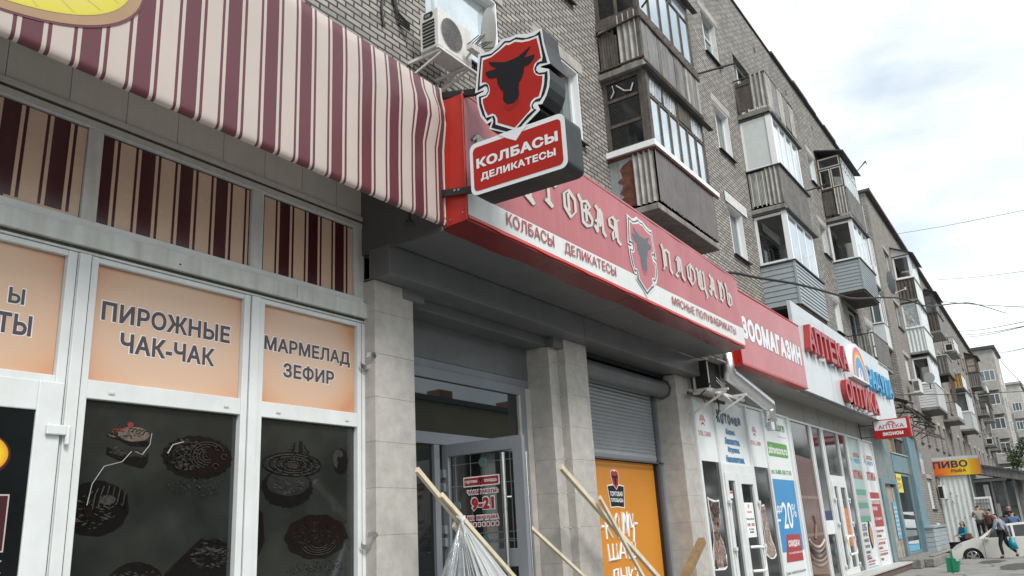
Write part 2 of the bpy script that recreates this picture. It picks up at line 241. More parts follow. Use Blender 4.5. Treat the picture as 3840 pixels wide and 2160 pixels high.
# ---------------------------------------------------------------- builders
GZ, YZ = -1.7, -1.95          # pavement in front of the shops, and the yard / road beyond it
def tag(o, label=None, cat=None, group=None, kind=None):
    if label: o['label'] = label
    if cat: o['category'] = cat
    if group: o['group'] = group
    if kind: o['kind'] = kind
    return o
def thing(name, label, cat, loc=(0,0,0), rz=0, group=None):
    o = bpy.data.objects.new(name, None); COL.objects.link(o); o.location = loc; o.rotation_euler = (0,0,rz); o.empty_display_size = .1
    return tag(o, label, cat, group)
def wloc(o):
    v = Vector(o.location); p = o.parent
    while p: v = v+Vector(p.location); p = p.parent
    return v
class MB:
    """collects shapes and links them as one mesh object"""
    def __init__(s): s.v = []; s.f = []; s.mi = []; s.mats = []
    def _m(s, m):
        if m not in s.mats: s.mats.append(m)
        return s.mats.index(m)
    def add(s, vs, fs, m):
        k = len(s.v); s.v += [tuple(v) for v in vs]; i = s._m(m)
        for f in fs: s.f.append(tuple(k+j for j in f)); s.mi.append(i)
    def box(s, x0, x1, y0, y1, z0, z1, m):
        s.add([(x0,y0,z0),(x1,y0,z0),(x1,y1,z0),(x0,y1,z0),(x0,y0,z1),(x1,y0,z1),(x1,y1,z1),(x0,y1,z1)],
              [(0,3,2,1),(4,5,6,7),(0,1,5,4),(1,2,6,5),(2,3,7,6),(3,0,4,7)], m)
    def quad(s, a, b, c, d, m): s.add([a,b,c,d], [(0,1,2,3)], m)
    def poly(s, pts, m): s.add(pts, [tuple(range(len(pts)))], m)
    def prism(s, front, back, m, mside=None, caps=(True,True)):
        n = len(front); mside = mside or m
        s.add(front+back, [(i,(i+1)%n,n+(i+1)%n,n+i) for i in range(n)], mside)
        if caps[0]: s.add(front, [tuple(range(n))], m)
        if caps[1]: s.add(back, [tuple(range(n-1,-1,-1))], mside)
    def tube(s, path, r, m, seg=8, cap=True, r2=None):
        path = [Vector(p) for p in path]; n = len(path); rings = []
        for i,p in enumerate(path):
            d = (path[min(i+1,n-1)]-path[max(i-1,0)]).normalized()
            a = d.cross(Vector((0,0,1)));
            if a.length < .05: a = d.cross(Vector((1,0,0)))
            a.normalize(); b = d.cross(a)
            rr = r if r2 is None else r+(r2-r)*i/(n-1)
            if i in (0,n-1): k = 1
            else:
                u = (path[i]-path[i-1]).normalized().dot((path[i+1]-path[i]).normalized()); k = 1/max(.4, math.sqrt((1+u)/2))
            rings.append([p+(a*math.cos(t)+b*math.sin(t))*rr*k for t in (2*math.pi*j/seg for j in range(seg))])
        vs = [v for q in rings for v in q]; fs = []
        for i in range(n-1):
            for j in range(seg): fs.append((i*seg+j, i*seg+(j+1)%seg, (i+1)*seg+(j+1)%seg, (i+1)*seg+j))
        if cap: fs += [tuple(range(seg-1,-1,-1)), tuple((n-1)*seg+j for j in range(seg))]
        s.add(vs, fs, m)
    def bar(s, a, b, w, h, m, up=(0,0,1)):
        a, b, up = Vector(a), Vector(b), Vector(up); d = (b-a).normalized(); x = d.cross(up).normalized()*(w/2); y = x.cross(d).normalized()*(h/2)
        q = lambda p: [p-x-y, p+x-y, p+x+y, p-x+y]
        s.add(q(a)+q(b), [(3,2,1,0),(4,5,6,7),(0,1,5,4),(1,2,6,5),(2,3,7,6),(3,0,4,7)], m)
    def build(s, name, parent=None, bevel=0, smooth=False, auto=None):
        me = bpy.data.meshes.new(name); off = wloc(parent) if parent else Vector()
        me.from_pydata([tuple(Vector(v)-off) for v in s.v], [], s.f)
        for m in s.mats: me.materials.append(M[m])
        me.polygons.foreach_set('material_index', s.mi)
        if smooth: me.polygons.foreach_set('use_smooth', [True]*len(me.polygons))
        me.update(); o = bpy.data.objects.new(name, me); COL.objects.link(o)
        if parent: o.parent = parent
        if bevel:
            b = o.modifiers.new('bevel','BEVEL'); b.width = bevel; b.segments = 2; b.limit_method = 'ANGLE'; b.angle_limit = math.radians(50); b.harden_normals = False
        return o
def weld(o, d=.0005):
    bm = bmesh.new(); bm.from_mesh(o.data); bmesh.ops.remove_doubles(bm, verts=bm.verts, dist=d); bmesh.ops.recalc_face_normals(bm, faces=bm.faces); bm.to_mesh(o.data); bm.free(); return o
def part(name, parent, mb, **k): return mb.build(name, parent, **k)
def boxpart(name, parent, x0, x1, y0, y1, z0, z1, m, bevel=0):
    b = MB(); b.box(x0,x1,y0,y1,z0,z1,m); return b.build(name, parent, bevel=bevel)
def PY(Y):                                       # plane facing the street
    f = lambda u,v: (u,Y,v)
    f.n = (0,-1,0); return f
def PX(X):                                       # plane facing down the street
    f = lambda u,v: (X,u,v)
    f.n = (-1,0,0); return f
def flakes(b, cu, cv, ru, rv, n, ms, seed, P, size=.012, stretch=2.2, tilt=0, inside=None):
    """small flecks of print scattered over an ellipse"""
    r = random.Random(seed)
    for i in range(n):
        t = r.uniform(0,6.283); q = math.sqrt(r.random()); u = cu+ru*q*math.cos(t); v = cv+rv*q*math.sin(t); s = size*r.uniform(.4,1.4); a = tilt+r.uniform(-.5,.5); c,d = math.cos(a)*s*stretch,math.sin(a)*s*stretch
        if inside:
            k = False
            for j in range(len(inside)):
                (x0,y0),(x1,y1) = inside[j-1],inside[j]
                if (y0 > v) != (y1 > v) and u < (x1-x0)*(v-y0)/(y1-y0)+x0: k = not k
            if not k: continue
        e,f = -math.sin(a)*s*.5, math.cos(a)*s*.5; decal(b,[(u-c,v-d),(u+e,v+f),(u+c,v+d),(u-e,v-f)],r.choice(ms),lift(P,.00003*i))
def lift(P, d):
    n = getattr(P,'n',(-1,0,0)); f = lambda u,v: tuple(a+b*d for a,b in zip(P(u,v),n))
    f.n = n; return f
def decal(b, pts, m, P): b.poly([P(u,v) for u,v in pts], m)
def rect(b, u0, u1, v0, v1, m, P): decal(b, [(u0,v0),(u1,v0),(u1,v1),(u0,v1)], m, P)
def ell(cu, cv, ru, rv, n=28, a0=0, a1=2*math.pi): return [(cu+ru*math.cos(a0+(a1-a0)*i/n), cv+rv*math.sin(a0+(a1-a0)*i/n)) for i in range(n+(0 if abs(a1-a0-2*math.pi) < 1e-6 else 1))]
def rrect(u0, u1, v0, v1, r, n=5):
    o = []
    for cu,cv,a in ((u1-r,v0+r,-90),(u1-r,v1-r,0),(u0+r,v1-r,90),(u0+r,v0+r,180)):
        o += [(cu+r*math.cos(math.radians(a+90*i/n)), cv+r*math.sin(math.radians(a+90*i/n))) for i in range(n+1)]
    return o
_TX = {}
def grow_loop(L, d):
    n = len(L); out = []
    for i in range(n):
        p, q, r = L[i-1], L[i], L[(i+1)%n]; a = (q-p); c = (r-q)
        if a.length < 1e-9 or c.length < 1e-9: out.append(q.copy()); continue
        a.normalize(); c.normalize(); na = Vector((a.y,-a.x)); nc = Vector((c.y,-c.x)); m = na+nc
        if m.length < 1e-6: m = na.copy()
        m.normalize(); out.append(q+m*d/max(.5,m.dot(na)))
    return out
def text_loops(s):
    """outline contours of a string as the built-in font draws it"""
    c = bpy.data.curves.new('t','FONT'); c.body = s; c.size = 1; c.resolution_u = 4; c.dimensions = '3D'; c.fill_mode = 'HALF'
    o = bpy.data.objects.new('t', c); COL.objects.link(o); dg = bpy.context.evaluated_depsgraph_get(); dg.update()
    me = o.evaluated_get(dg).to_mesh(); co = [Vector(v.co[:2]) for v in me.vertices]; nb = {}
    for e in me.edges: x,y = e.vertices; nb.setdefault(x,[]).append(y); nb.setdefault(y,[]).append(x)
    loops = []; seen = set()
    for st in range(len(co)):
        if st in seen or st not in nb: continue
        L = [st]; seen.add(st); cur = st
        while True:
            nx = [q for q in nb[cur] if q not in seen]
            if not nx: break
            nx.sort(key=lambda q: abs(q-cur)); cur = nx[0]; seen.add(cur); L.append(cur)
        P = [co[i] for i in L]; P = [p for i,p in enumerate(P) if (p-P[i-1]).length > 1e-6]
        if len(P) > 2: loops.append(P)
    bpy.data.objects.remove(o); bpy.data.curves.remove(c); return loops
_GL = {}
def glyph(ch):
    """(advance, contours) of one character"""
    if ch in _GL: return _GL[ch]
    ext = lambda Ls: (min(p.x for L in Ls for p in L), max(p.x for L in Ls for p in L))
    if '' not in _GL:
        a = ext(text_loops('H')); c = ext(text_loops('HH')); _GL[''] = (c[1]-a[1], a)
    advH, eH = _GL['']; c = ext(text_loops('H'+ch+'H')); adv = c[1]-eH[1]-advH
    Ls = [] if ch == ' ' else [[Vector((p.x-advH,p.y)) for p in L] for L in text_loops('H'+ch) if sum(p.x for p in L)/len(L) > eH[1]]
    _GL[ch] = (adv,Ls); return _GL[ch]
_FL = {}
def glyph_fill(ch, bold):
    """the character emboldened, its non-zero-winding area cut into trapezoids"""
    if (ch,bold) in _FL: return _FL[(ch,bold)]
    adv, Ls = glyph(ch); area = lambda L: sum(L[i-1].cross(L[i]) for i in range(len(L)))/2
    sg = 1 if (sum(0 for _ in ()) or (area(max(Ls,key=lambda L:abs(area(L)))) > 0 if Ls else 1)) else -1
    G = [grow_loop(L, bold*sg) for L in Ls] if bold else Ls; E = []
    for L in G:
        for i in range(len(L)):
            a,c = L[i-1],L[i]
            if abs(a.y-c.y) > 1e-7: E.append((a,c,1) if a.y < c.y else (c,a,-1))
    ys = {round(p.y,6) for L in G for p in L}
    for i in range(len(E)):
        a,c,_ = E[i]; d = c-a
        for j in range(i):
            p,q,_2 = E[j]
            if q.y <= a.y or p.y >= c.y: continue
            e = q-p; k = d.cross(e)
            if abs(k) < 1e-12: continue
            t = (p-a).cross(e)/k; u = (p-a).cross(d)/k
            if 1e-6 < t < 1-1e-6 and 1e-6 < u < 1-1e-6: ys.add(round(a.y+d.y*t,6))
    ys = sorted(ys); T = []
    for y0,y1 in zip(ys,ys[1:]):
        if y1-y0 < 2e-6: continue
        ym = (y0+y1)/2; X = lambda e,y: e[0].x+(e[1].x-e[0].x)*(y-e[0].y)/(e[1].y-e[0].y)
        act = sorted([e for e in E if e[0].y < ym < e[1].y], key=lambda e: X(e,ym)); w = 0
        for e in act:
            if w == 0: st = e
            w += e[2]
            if w == 0: T.append((X(st,y0),X(e,y0),X(st,y1),X(e,y1),y0,y1))
    _FL[(ch,bold)] = (adv,G,T); return _FL[(ch,bold)]
def text(b, s, u0, u1, v0, v1, m, P, bold=.02, space=1, slant=0, P2=None):
    """the words s fitted into the rectangle; P2 gives the back plane of raised letters"""
    x = 0; items = []
    for ch in s:
        adv,G,T = glyph_fill(ch,bold); items.append((x,G,T)); x += adv*space+bold*.9
    xs = [p.x+o for o,G,_ in items for L in G for p in L]; ys = [p.y for _,G,_2 in items for L in G for p in L]; x0,x1,y0,y1 = min(xs),max(xs),min(ys),max(ys)
    def F(px,py): y = (py-y0)/(y1-y0); return (u0+(u1-u0)*(px-x0)/(x1-x0)+slant*(y-.5)*(v1-v0), v0+(v1-v0)*y)
    for o,G,T in items:
        vs = []; fs = []
        for a,c,d,e,ya,yb in T: k = len(vs); vs += [P(*F(a+o,ya)),P(*F(c+o,ya)),P(*F(e+o,yb)),P(*F(d+o,yb))]; fs.append((k,k+1,k+2,k+3))
        b.add(vs,fs,m)
        if P2:
            for L in G:
                n = len(L); q = [F(p.x+o,p.y) for p in L]
                b.add([P(*z) for z in q]+[P2(*z) for z in q],[(j,(j+1)%n,n+(j+1)%n,n+j) for j in range(n)],m)
# blackletter alphabet: strokes of a broad pen in a unit cell
GOTH = {
 'Т': [[(.0,.8),(.15,.97),(.5,.86),(.85,.99),(1,.9)],[(.5,.9),(.5,.14),(.64,0)],[(.2,.9),(.1,.45),(.3,.2)]],
 'О': [[(.45,1),(.12,.78),(.12,.28),(.5,0)],[(.45,1),(.86,.76),(.86,.3),(.5,0)],[(.4,.85),(.4,.2)]],
 'Р': [[(.08,1),(.3,.88),(.3,.12),(.5,0)],[(.3,.86),(.6,1),(.88,.82),(.86,.56),(.3,.46)],[(.05,.14),(.5,0)]],
 'Г': [[(.1,1),(.32,.88),(.32,.14),(.55,0)],[(.32,.84),(.6,1),(.9,.84),(.98,.94)],[(.08,.14),(.55,0)]],
 'В': [[(.0,1.08),(.2,.84),(.22,.1),(.5,0)],[(.22,.86),(.6,1),(.85,.82),(.5,.55)],[(.3,.56),(.72,.56),(.95,.34),(.84,.12),(.5,0)],[(.5,.8),(.5,.2)]],
 'А': [[(.0,.2),(.22,.02),(.3,.4),(.42,.92)],[(.2,1.05),(.45,.9),(.55,.98),(.72,.84),(.74,.12),(.95,0)],[(.12,.44),(.74,.44)],[(.5,.86),(.5,.3)]],
 'Я': [[(.95,1),(.74,.9),(.74,.1),(.98,0)],[(.74,.88),(.4,1),(.08,.82),(.12,.58),(.74,.5)],[(.55,.5),(.3,.3),(.34,.06)],[(.58,.85),(.58,.2)]],
 'П': [[(.0,1.12),(.14,.92),(.16,.14),(.05,0)],[(.16,.86),(.5,.98),(.86,.9)],[(.8,.92),(.8,.14),(.98,0)],[(.32,.86),(.32,.2)]],
 'Л': [[(.36,.82),(.34,.3),(.02,.06),(.22,.0)],[(.2,.78),(.4,.98),(.7,.9),(.74,.14),(.96,0)],[(.5,.86),(.5,.3)]],
 'Щ': [[(.0,.98),(.16,.9),(.16,.2),(.4,.02),(.76,.16)],[(.46,1),(.5,.9),(.5,.12)],[(.74,1),(.82,.9),(.82,.08),(1,-.2),(.86,-.3)],[(.3,.86),(.3,.2)]],
 'Д': [[(.1,1.04),(.24,.88),(.24,.12),(.05,0)],[(.2,.9),(.6,.98),(.92,.7),(.86,.24),(.5,0),(.24,.12)],[(.46,.86),(.46,.24)]],
 'Ь': [[(.0,1.12),(.2,.9),(.22,.12),(.5,0)],[(.22,.56),(.56,.66),(.92,.46),(.86,.14),(.5,0)],[(.5,.56),(.5,.14)]],
}
def goth(b, ch, u0, u1, v0, v1, m, P, pen=.055, ang=38, edge=None, eo=None):
    w, h = u1-u0, v1-v0; cnt = 0
    for st in GOTH[ch]:
        for (x0,y0),(x1,y1) in zip(st, st[1:]):
            a = Vector((u0+w*x0, v0+h*y0)); c = Vector((u0+w*x1, v0+h*y1)); d = (c-a)
            if d.length < 1e-6: continue
            d.normalize(); cnt += 1
            for mm,PP,g in (((edge,lift(eo,.00022*cnt),.007),) if edge else ())+((m,lift(P,.00022*cnt),0),):
                n = Vector((math.cos(math.radians(ang)), math.sin(math.radians(ang))))*(pen/2+g); e = d*(g+.004)
                q = [a-n-e, a+n-e, c+n+e, c-n+e]; t = Vector((-d.y,d.x))*(.010+g)
                hull = sorted([p+s_*t for p in q for s_ in (-1,1)], key=lambda p:(p.x,p.y))
                def half(ps):
                    o = []
                    for p in ps:
                        while len(o) > 1 and (o[-1]-o[-2]).cross(p-o[-1]) <= 0: o.pop()
                        o.append(p)
                    return o[:-1]
                hp = half(hull)+half(hull[::-1])
                decal(b, [(p.x,p.y) for p in hp], mm, PP)
def corrug(b, p0, p1, z0, z1, m, amp=.022, period=.15, ny=6, out=(0,-1,0), zl=None, jag=0, seed=1):
    """vertical corrugated sheet from p0 to p1 (plan points), bulging along out"""
    rnd = random.Random(seed); a = Vector((p0[0],p0[1],0)); c = Vector((p1[0],p1[1],0)); Ld = (c-a).length; n = max(2, int(Ld/period*ny)); o = Vector(out); vs = []
    for i in range(n+1):
        t = i/n; s = math.sin(2*math.pi*t*Ld/period); p = a.lerp(c,t)+o*amp*(s+.0)
        j = jag*rnd.uniform(-1,1)
        vs += [(p.x,p.y,z0+j),(p.x,p.y,z1)]
    b.add(vs, [(2*i,2*i+2,2*i+3,2*i+1) for i in range(n)], m)
def lap(b, p0, p1, z0, z1, m, n=9, out=(0,-1,0), depth=.022):
    """horizontal lap siding"""
    a = Vector((p0[0],p0[1],0)); c = Vector((p1[0],p1[1],0)); o = Vector(out); h = (z1-z0)/n; prof = []
    for i in range(n): z = z0+i*h; prof += [(z,.002),(z+.012,depth),(z+h*.82,depth*.55),(z+h-.001,.004)]
    vs = []
    for z,d in prof: p = a+o*d; q = c+o*d; vs += [(p.x,p.y,z),(q.x,q.y,z)]
    b.add(vs, [(2*i,2*i+1,2*i+3,2*i+2) for i in range(len(prof)-1)], m)
def wall_open(b, x0, x1, z0, z1, Y, holes, m, depth=.16, mrev=None):
    """wall plane facing -Y with rectangular openings and reveals"""
    xs = sorted({x0,x1}|{h[0] for h in holes}|{h[1] for h in holes}); zs = sorted({z0,z1}|{h[2] for h in holes}|{h[3] for h in holes})
    for i in range(len(xs)-1):
        j = 0
        while j < len(zs)-1:
            inside = lambda jj: any(h[0] <= xs[i]+1e-6 and xs[i+1] <= h[1]+1e-6 and h[2] <= zs[jj]+1e-6 and zs[jj+1] <= h[3]+1e-6 for h in holes)
            if inside(j): j += 1; continue
            k = j
            while k < len(zs)-1 and not inside(k): k += 1
            b.quad((xs[i],Y,zs[j]),(xs[i+1],Y,zs[j]),(xs[i+1],Y,zs[k]),(xs[i],Y,zs[k]), m); j = k
    for a,c,d,e in holes:
        r = mrev or m
        b.quad((a,Y,d),(a,Y,e),(a,Y+depth,e),(a,Y+depth,d), r); b.quad((c,Y,e),(c,Y,d),(c,Y+depth,d),(c,Y+depth,e), r)
        b.quad((a,Y,e),(c,Y,e),(c,Y+depth,e),(a,Y+depth,e), r); b.quad((c,Y,d),(a,Y,d),(a,Y+depth,d),(c,Y+depth,d), r)
def frame_bars(b, x0, x1, z0, z1, y0, y1, w, m, mulls=(), rails=()):
    b.box(x0,x0+w,y0,y1,z0,z1,m); b.box(x1-w,x1,y0,y1,z0,z1,m); b.box(x0+w,x1-w,y0,y1,z0,z0+w,m); b.box(x0+w,x1-w,y0,y1,z1-w,z1,m)
    for q in mulls: b.box(q-w*.6,q+w*.6,y0+.004,y1-.004,z0+w,z1-w,m)
    for q in rails: b.box(x0+w,x1-w,y0+.007,y1-.007,q-w*.45,q+w*.45,m)
def window(parent, hole, Y, mulls=(), rails=(), fm='pvc', gm='glass_mid', sill=True, depth=.16, lintel=None, sillm='roof_tin', curtain=None, rev=None):
    """a window of a building: frame (the part) > pane, sill, lintel"""
    x0,x1,z0,z1 = hole; b = MB(); frame_bars(b, x0+.012, x1-.012, z0+.012, z1-.012, Y+depth-.06, Y+depth, .06, fm, mulls, rails)
    if rev:   # white reveals
        b.box(x1-.03,x1-.004,Y+.006,Y+depth-.06,z0+.02,z1-.02,rev); b.box(x0+.03,x1-.03,Y+.006,Y+depth-.06,z1-.03,z1-.004,rev)
    f = b.build('window', parent)
    g = MB(); g.quad((x0+.03,Y+depth-.025,z0+.03),(x1-.03,Y+depth-.025,z0+.03),(x1-.03,Y+depth-.025,z1-.03),(x0+.03,Y+depth-.025,z1-.03), gm); g.build('pane', f)
    if curtain:
        g = MB(); n = 24; w = x1-x0-.1
        for i in range(n):
            xa = x0+.05+w*i/n; xb = xa+w/n; g.quad((xa,Y+depth+.06+.02*(i%2),z0),(xb,Y+depth+.06+.02*((i+1)%2),z0),(xb,Y+depth+.06+.02*((i+1)%2),z1),(xa,Y+depth+.06+.02*(i%2),z1),'curtain')
        g.build('curtain', f)
    if sill:
        s = MB(); s.add([(x0-.05,Y-.09,z0-.05),(x1+.05,Y-.09,z0-.05),(x1+.05,Y+depth-.06,z0+.006),(x0-.05,Y+depth-.06,z0+.006),(x0-.05,Y-.09,z0-.075),(x1+.05,Y-.09,z0-.075),(x1+.05,Y-.003,z0-.03),(x0-.05,Y-.003,z0-.03)],
            [(0,1,2,3),(4,5,1,0),(4,7,6,5)], sillm); s.build('sill', f)
    if lintel:
        l = MB(); l.box(x0-lintel,x1+lintel+.05,Y-.012,Y+.1,z1+.004,z1+.24,'concrete_pale'); l.build('lintel', f, bevel=.01)
    return f
# ---------------------------------------------------------------- ground
def ground():
    b = MB(); b.quad((-300,-300,YZ),(400,-300,YZ),(400,400,YZ),(-300,400,YZ),'asphalt'); tag(b.build('ground'), kind='structure')
    b = MB(); b.box(-20,36.9,-3.2,7,YZ+.004,GZ,'pave'); tag(b.build('pavement'), kind='structure')
    b = MB(); rnd = random.Random(3)
    for cx,cy,rx,ry in ((31.5,2.2,1.9,.55),(34.6,3.2,1.2,.4),(27.5,1.2,2.2,.5)):
        b.poly([(cx+rx*math.cos(t)*rnd.uniform(.8,1.15), cy+ry*math.sin(t)*rnd.uniform(.8,1.15), GZ+.005) for t in (2*math.pi*i/22 for i in range(22))], 'patch_asphalt')
    tag(b.build('asphalt_patches'), kind='structure')
    b = MB()
    for i in range(14): b.box(36.9,37.06,-3.2+i*.6+.01,-3.2+i*.6+.59,YZ+.006,GZ+.012,'kerb')
    tag(b.build('kerb', bevel=.012), kind='structure')
ground()
def cracks():
    b = MB(); rnd = random.Random(17)
    for k in range(16):
        x,y = rnd.uniform(24,36),rnd.uniform(.2,4.2); a = rnd.uniform(-.5,.5)+(1.57 if k%4 == 0 else 0)
        for i in range(rnd.randint(5,10)):
            nx,ny = x+.28*math.cos(a),y+.28*math.sin(a); w = rnd.uniform(.008,.022); c,d = -math.sin(a)*w,math.cos(a)*w
            b.quad((x-c,y-d,GZ+.0092),(nx-c,ny-d,GZ+.0092),(nx+c,ny+d,GZ+.0092),(x+c,y+d,GZ+.0092),'dirt'); x,y = nx+.01,ny; a += rnd.uniform(-.5,.5)
            if y > 4.6: break
    tag(b.build('pavement_cracks'), kind='structure')
cracks()
# ---------------------------------------------------------------- the nearer apartment building
YW = 6.0
def glaz(fb, gb, ax, pos, a0, a1, z0, z1, w, fm, gm, mulls=(), rails=(), t=.05, zin=None):
    """a glazed frame on plane x=pos (ax 'x') or y=pos (ax 'y'); fb takes the bars, gb the panes"""
    def bx(u0,u1,v0,v1,d=0):
        if ax == 'x': fb.box(pos+d,pos+t-d,u0,u1,v0,v1,fm)
        else: fb.box(u0,u1,pos+d,pos+t-d,v0,v1,fm)
    bx(a0,a0+w,z0,z1); bx(a1-w,a1,z0,z1); bx(a0+w,a1-w,z0,z0+w); bx(a0+w,a1-w,z1-w,z1)
    for r in rails: bx(a0+w,a1-w,r-w*.4,r+w*.4,.006)
    for m in mulls:
        if isinstance(m, tuple): q,v0,v1 = m
        else: q,v0,v1 = m,z0+w,z1-w
        bx(q-w*.42,q+w*.42,v0,v1,.003)
    if gb is not None:
        g = pos+t*.5
        if ax == 'x': gb.quad((g,a1-w*.5,z0+w*.5),(g,a0+w*.5,z0+w*.5),(g,a0+w*.5,z1-w*.5),(g,a1-w*.5,z1-w*.5),gm)
        else: gb.quad((a0+w*.5,g,z0+w*.5),(a1-w*.5,g,z0+w*.5),(a1-w*.5,g,z1-w*.5),(a0+w*.5,g,z1-w*.5),gm)
def lin(a, b, n): return [a+(b-a)*i/n for i in range(1,n)]
def sub(name, parent, fn, **k):
    b = MB(); fn(b); return b.build(name, parent, **k)
def building_near():
    B = thing('apartment_building', 'grey brick apartment building with stacked balconies above the shop signs', 'apartment building', (8,YW,GZ))
    H = dict(a=(7.5,9.25,6.55,7.95), b=(10.42,11.8,6.53,7.93))
    for i,z in enumerate((6.48,9.36,12.25)): H['k%d'%i] = (19.42,20.52,z,z+1.34)
    for i,z in enumerate((6.33,9.2,12.03)): H['m%d'%i] = (29.86,30.84,z,z+1.18)
    for i,z in enumerate((5.6,8.4,11.3)):
        for j,x in enumerate((13.35,21.9,32.3)): H['d%d%d'%(i,j)] = (x,x+1.8,z+(.0 if i else .05),z+2.1)
    H['n'] = (35.4,36.7,6.3,7.62)
    for i,z in enumerate((9.4,12.3)): H['u%d'%i] = (7.5,9.25,z,z+1.4); H['v%d'%i] = (10.42,11.8,z,z+1.4)
    b = MB(); wall_open(b, -14, 37, 3.02, 15.66, YW, list(H.values())+[(-14,6.26,3.02,3.6)], 'brick', .2)
    b.quad((37,YW,3.02),(37,17,3.02),(37,17,15.66),(37,YW,15.66),'brick'); b.quad((-14,17,3.02),(-14,YW,3.02),(-14,YW,15.66),(-14,17,15.66),'brick')
    w = b.build('wall', B)
    # little vents in the attic band
    v = MB()
    for x in (21,24.5,28,31.5,35): v.box(x,x+.13,YW-.012,YW+.02,14.75,14.92,'black')
    v.build('vent_holes', B)
    b = MB(); b.quad((-14,YW+.3,15.5),(37,YW+.3,15.5),(37,17,15.5),(-14,17,15.5),'roof_tin')
    b.build('roof', B)
    b = MB(); rnd = random.Random(4); x = 20.5
    b.box(-14,26.5,YW-.05,YW+.3,15.664,15.72,'roof_tin')
    x = 26.5
    while x < 37:                                   # loose, uneven flashing
        e = min(37, x+rnd.uniform(1.1,2.0)); d = rnd.uniform(.10,.15); b.box(x,e-.01,YW-d,YW+.3,15.664,15.72+rnd.uniform(.02,.05),'roof_tin'); x = e
    b.build('roof_flashing', B)
    b = MB(); b.quad((-14,YW+.7,-1.9),(37,YW+.7,-1.9),(37,YW+.7,15.4),(-14,YW+.7,15.4),'interior')  # dark backing wall, added to close off light behind the openings
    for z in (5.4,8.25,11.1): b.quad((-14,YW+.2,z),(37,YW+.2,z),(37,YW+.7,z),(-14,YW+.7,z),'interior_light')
    b.build('room_backing', B)
    for k,h in H.items():
        if k[0] == 'd': window(B, h, YW, mulls=(h[0]+.75,), rails=(), fm='pvc_dirty' if k[2] == '0' else 'pvc', gm='glass_dark', sill=False, depth=.2)
        elif k in ('a','b'): window(B, h, YW, mulls=(h[0]+(.42 if k == 'a' else .7),), gm='glass_sky' if k == 'a' else 'glass_mid', depth=.2, rev='pvc_clean', lintel=.12, curtain=True if k == 'b' else None)
        elif k[0] == 'k': window(B, h, YW, mulls=(h[0]+.5,), rails=(h[2]+.75,) if k == 'k2' else (), gm='glass_mid', depth=.2, rev='pvc_clean' if k != 'k2' else 'plaster_white', lintel=.14, curtain=True)
        elif k == 'm1':
            f = window(B, h, YW, gm='glass_mid', depth=.2, rev='plaster_white', lintel=.1)
        else: window(B, h, YW, mulls=(h[0]+.5,), gm='glass_mid', depth=.2, rev='pvc_clean', lintel=.1, curtain=k[0] in 'mn')
    # white-painted lintel over the lowest kitchen window
    boxpart('painted_lintel', B, 19.25, 20.9, YW-.03, YW-.014, 7.83, 8.1, 'plaster_white')
    YB = 5.1
    # --- first stack of balconies
    x0, x1 = 12.72, 15.62
    s = sub('balcony', B, lambda b: b.box(x0-.06,x1+.02,YB,YW-.002,5.33,5.45,'concrete'), bevel=.015)
    def f(b):
        b.quad((x0,YW-.003,5.53),(x0,5.52,5.53),(x0,5.52,6.53),(x0,YW-.003,6.53),'paint_bluegrey')
    sub('side_sheet', s, f)
    rp = MB(); rnd = random.Random(8)
    pts = [(5.525,5.53),(5.78,5.53)]+[(5.80+.035*math.sin(i*2.3)+rnd.uniform(-.03,.03)-.012*max(0,i-6), 5.6+i*.075) for i in range(11)]+[(5.56,6.42),(5.525,6.36)]
    rp.poly([(x0-.004,y,z) for y,z in pts],'rust'); rp.build('rust_patch', s)
    sub('side_panel', s, lambda b: corrug(b,(x0-.01,5.53),(x0-.01,YB+.01),5.5,6.5,'slate_sheet',.028,.105,8,(-1,0,0)))
    sub('front_panel', s, lambda b: corrug(b,(x0+.02,YB-.01),(x1,YB-.01),5.5,6.5,'slate_plum',.013,.085,6,jag=.016))
    sub('right_panel', s, lambda b: corrug(b,(x1,YB),(x1,YW),5.5,6.5,'slate_dark',.014,.085,6,(1,0,0)))
    def f(b):
        b.box(x0-.09,x0-.02,YB-.07,YW-.003,6.53,6.64,'pvc_clean'); b.box(x0-.02,x1+.22,YB-.07,YB+.02,6.53,6.62,'pvc_clean'); b.box(x0-.02,x1+.2,YB+.02,YW-.003,6.60,6.63,'wood_old')
        b.box(x0-.03,x0+.0,YB,YW-.003,6.475,6.527,'rust'); b.box(x0,x1+.2,YB-.05,YB-.02,6.49,6.527,'rust')
    sub('parapet_cap', s, f)
    fb, gb = MB(), MB()
    glaz(fb,gb,'x',x0+.02,YB+.02,YW-.01,6.64,8.14,.075,'wood_old','glass_dark',rails=(7.18,7.7))
    fb.box(x0-.002,x0+.1,YB,YB+.16,6.63,8.15,'wood_old')
    m = [(q,6.7,7.66) for q in lin(x0+.12,x1-.05,6)]+[(q,7.7,8.1) for q in lin(x0+.12,x1-.05,4)]
    glaz(fb,gb,'y',YB+.02,x0+.1,x1-.02,6.64,8.14,.07,'wood_old','glass_sky',mulls=m,rails=(7.66,))
    fb.build('balcony_frame', s); gb.build('balcony_glass', s)
    p = MB(); xs = [x0+.12]+lin(x0+.12,x1-.05,4)+[x1-.05]; p.box(xs[2]+.04,xs[3]-.04,YB+.012,YB+.03,7.7,8.09,'wood_old')
    for i in (0,1,3):   # crumpled film stapled behind the upper panes
        n = 10
        for k in range(n):
            xa = xs[i]+.04+(xs[i+1]-xs[i]-.08)*k/n; xb = xa+(xs[i+1]-xs[i]-.08)/n; d = lambda q: .008*math.sin(q*9+i)
            p.quad((xa,YB+.035+d(k),7.72),(xb,YB+.035+d(k+1),7.72),(xb,YB+.035-d(k+1),8.08+.0*k),(xa,YB+.035-d(k),8.08),'film_plastic')
    p.build('plastic_film', s)
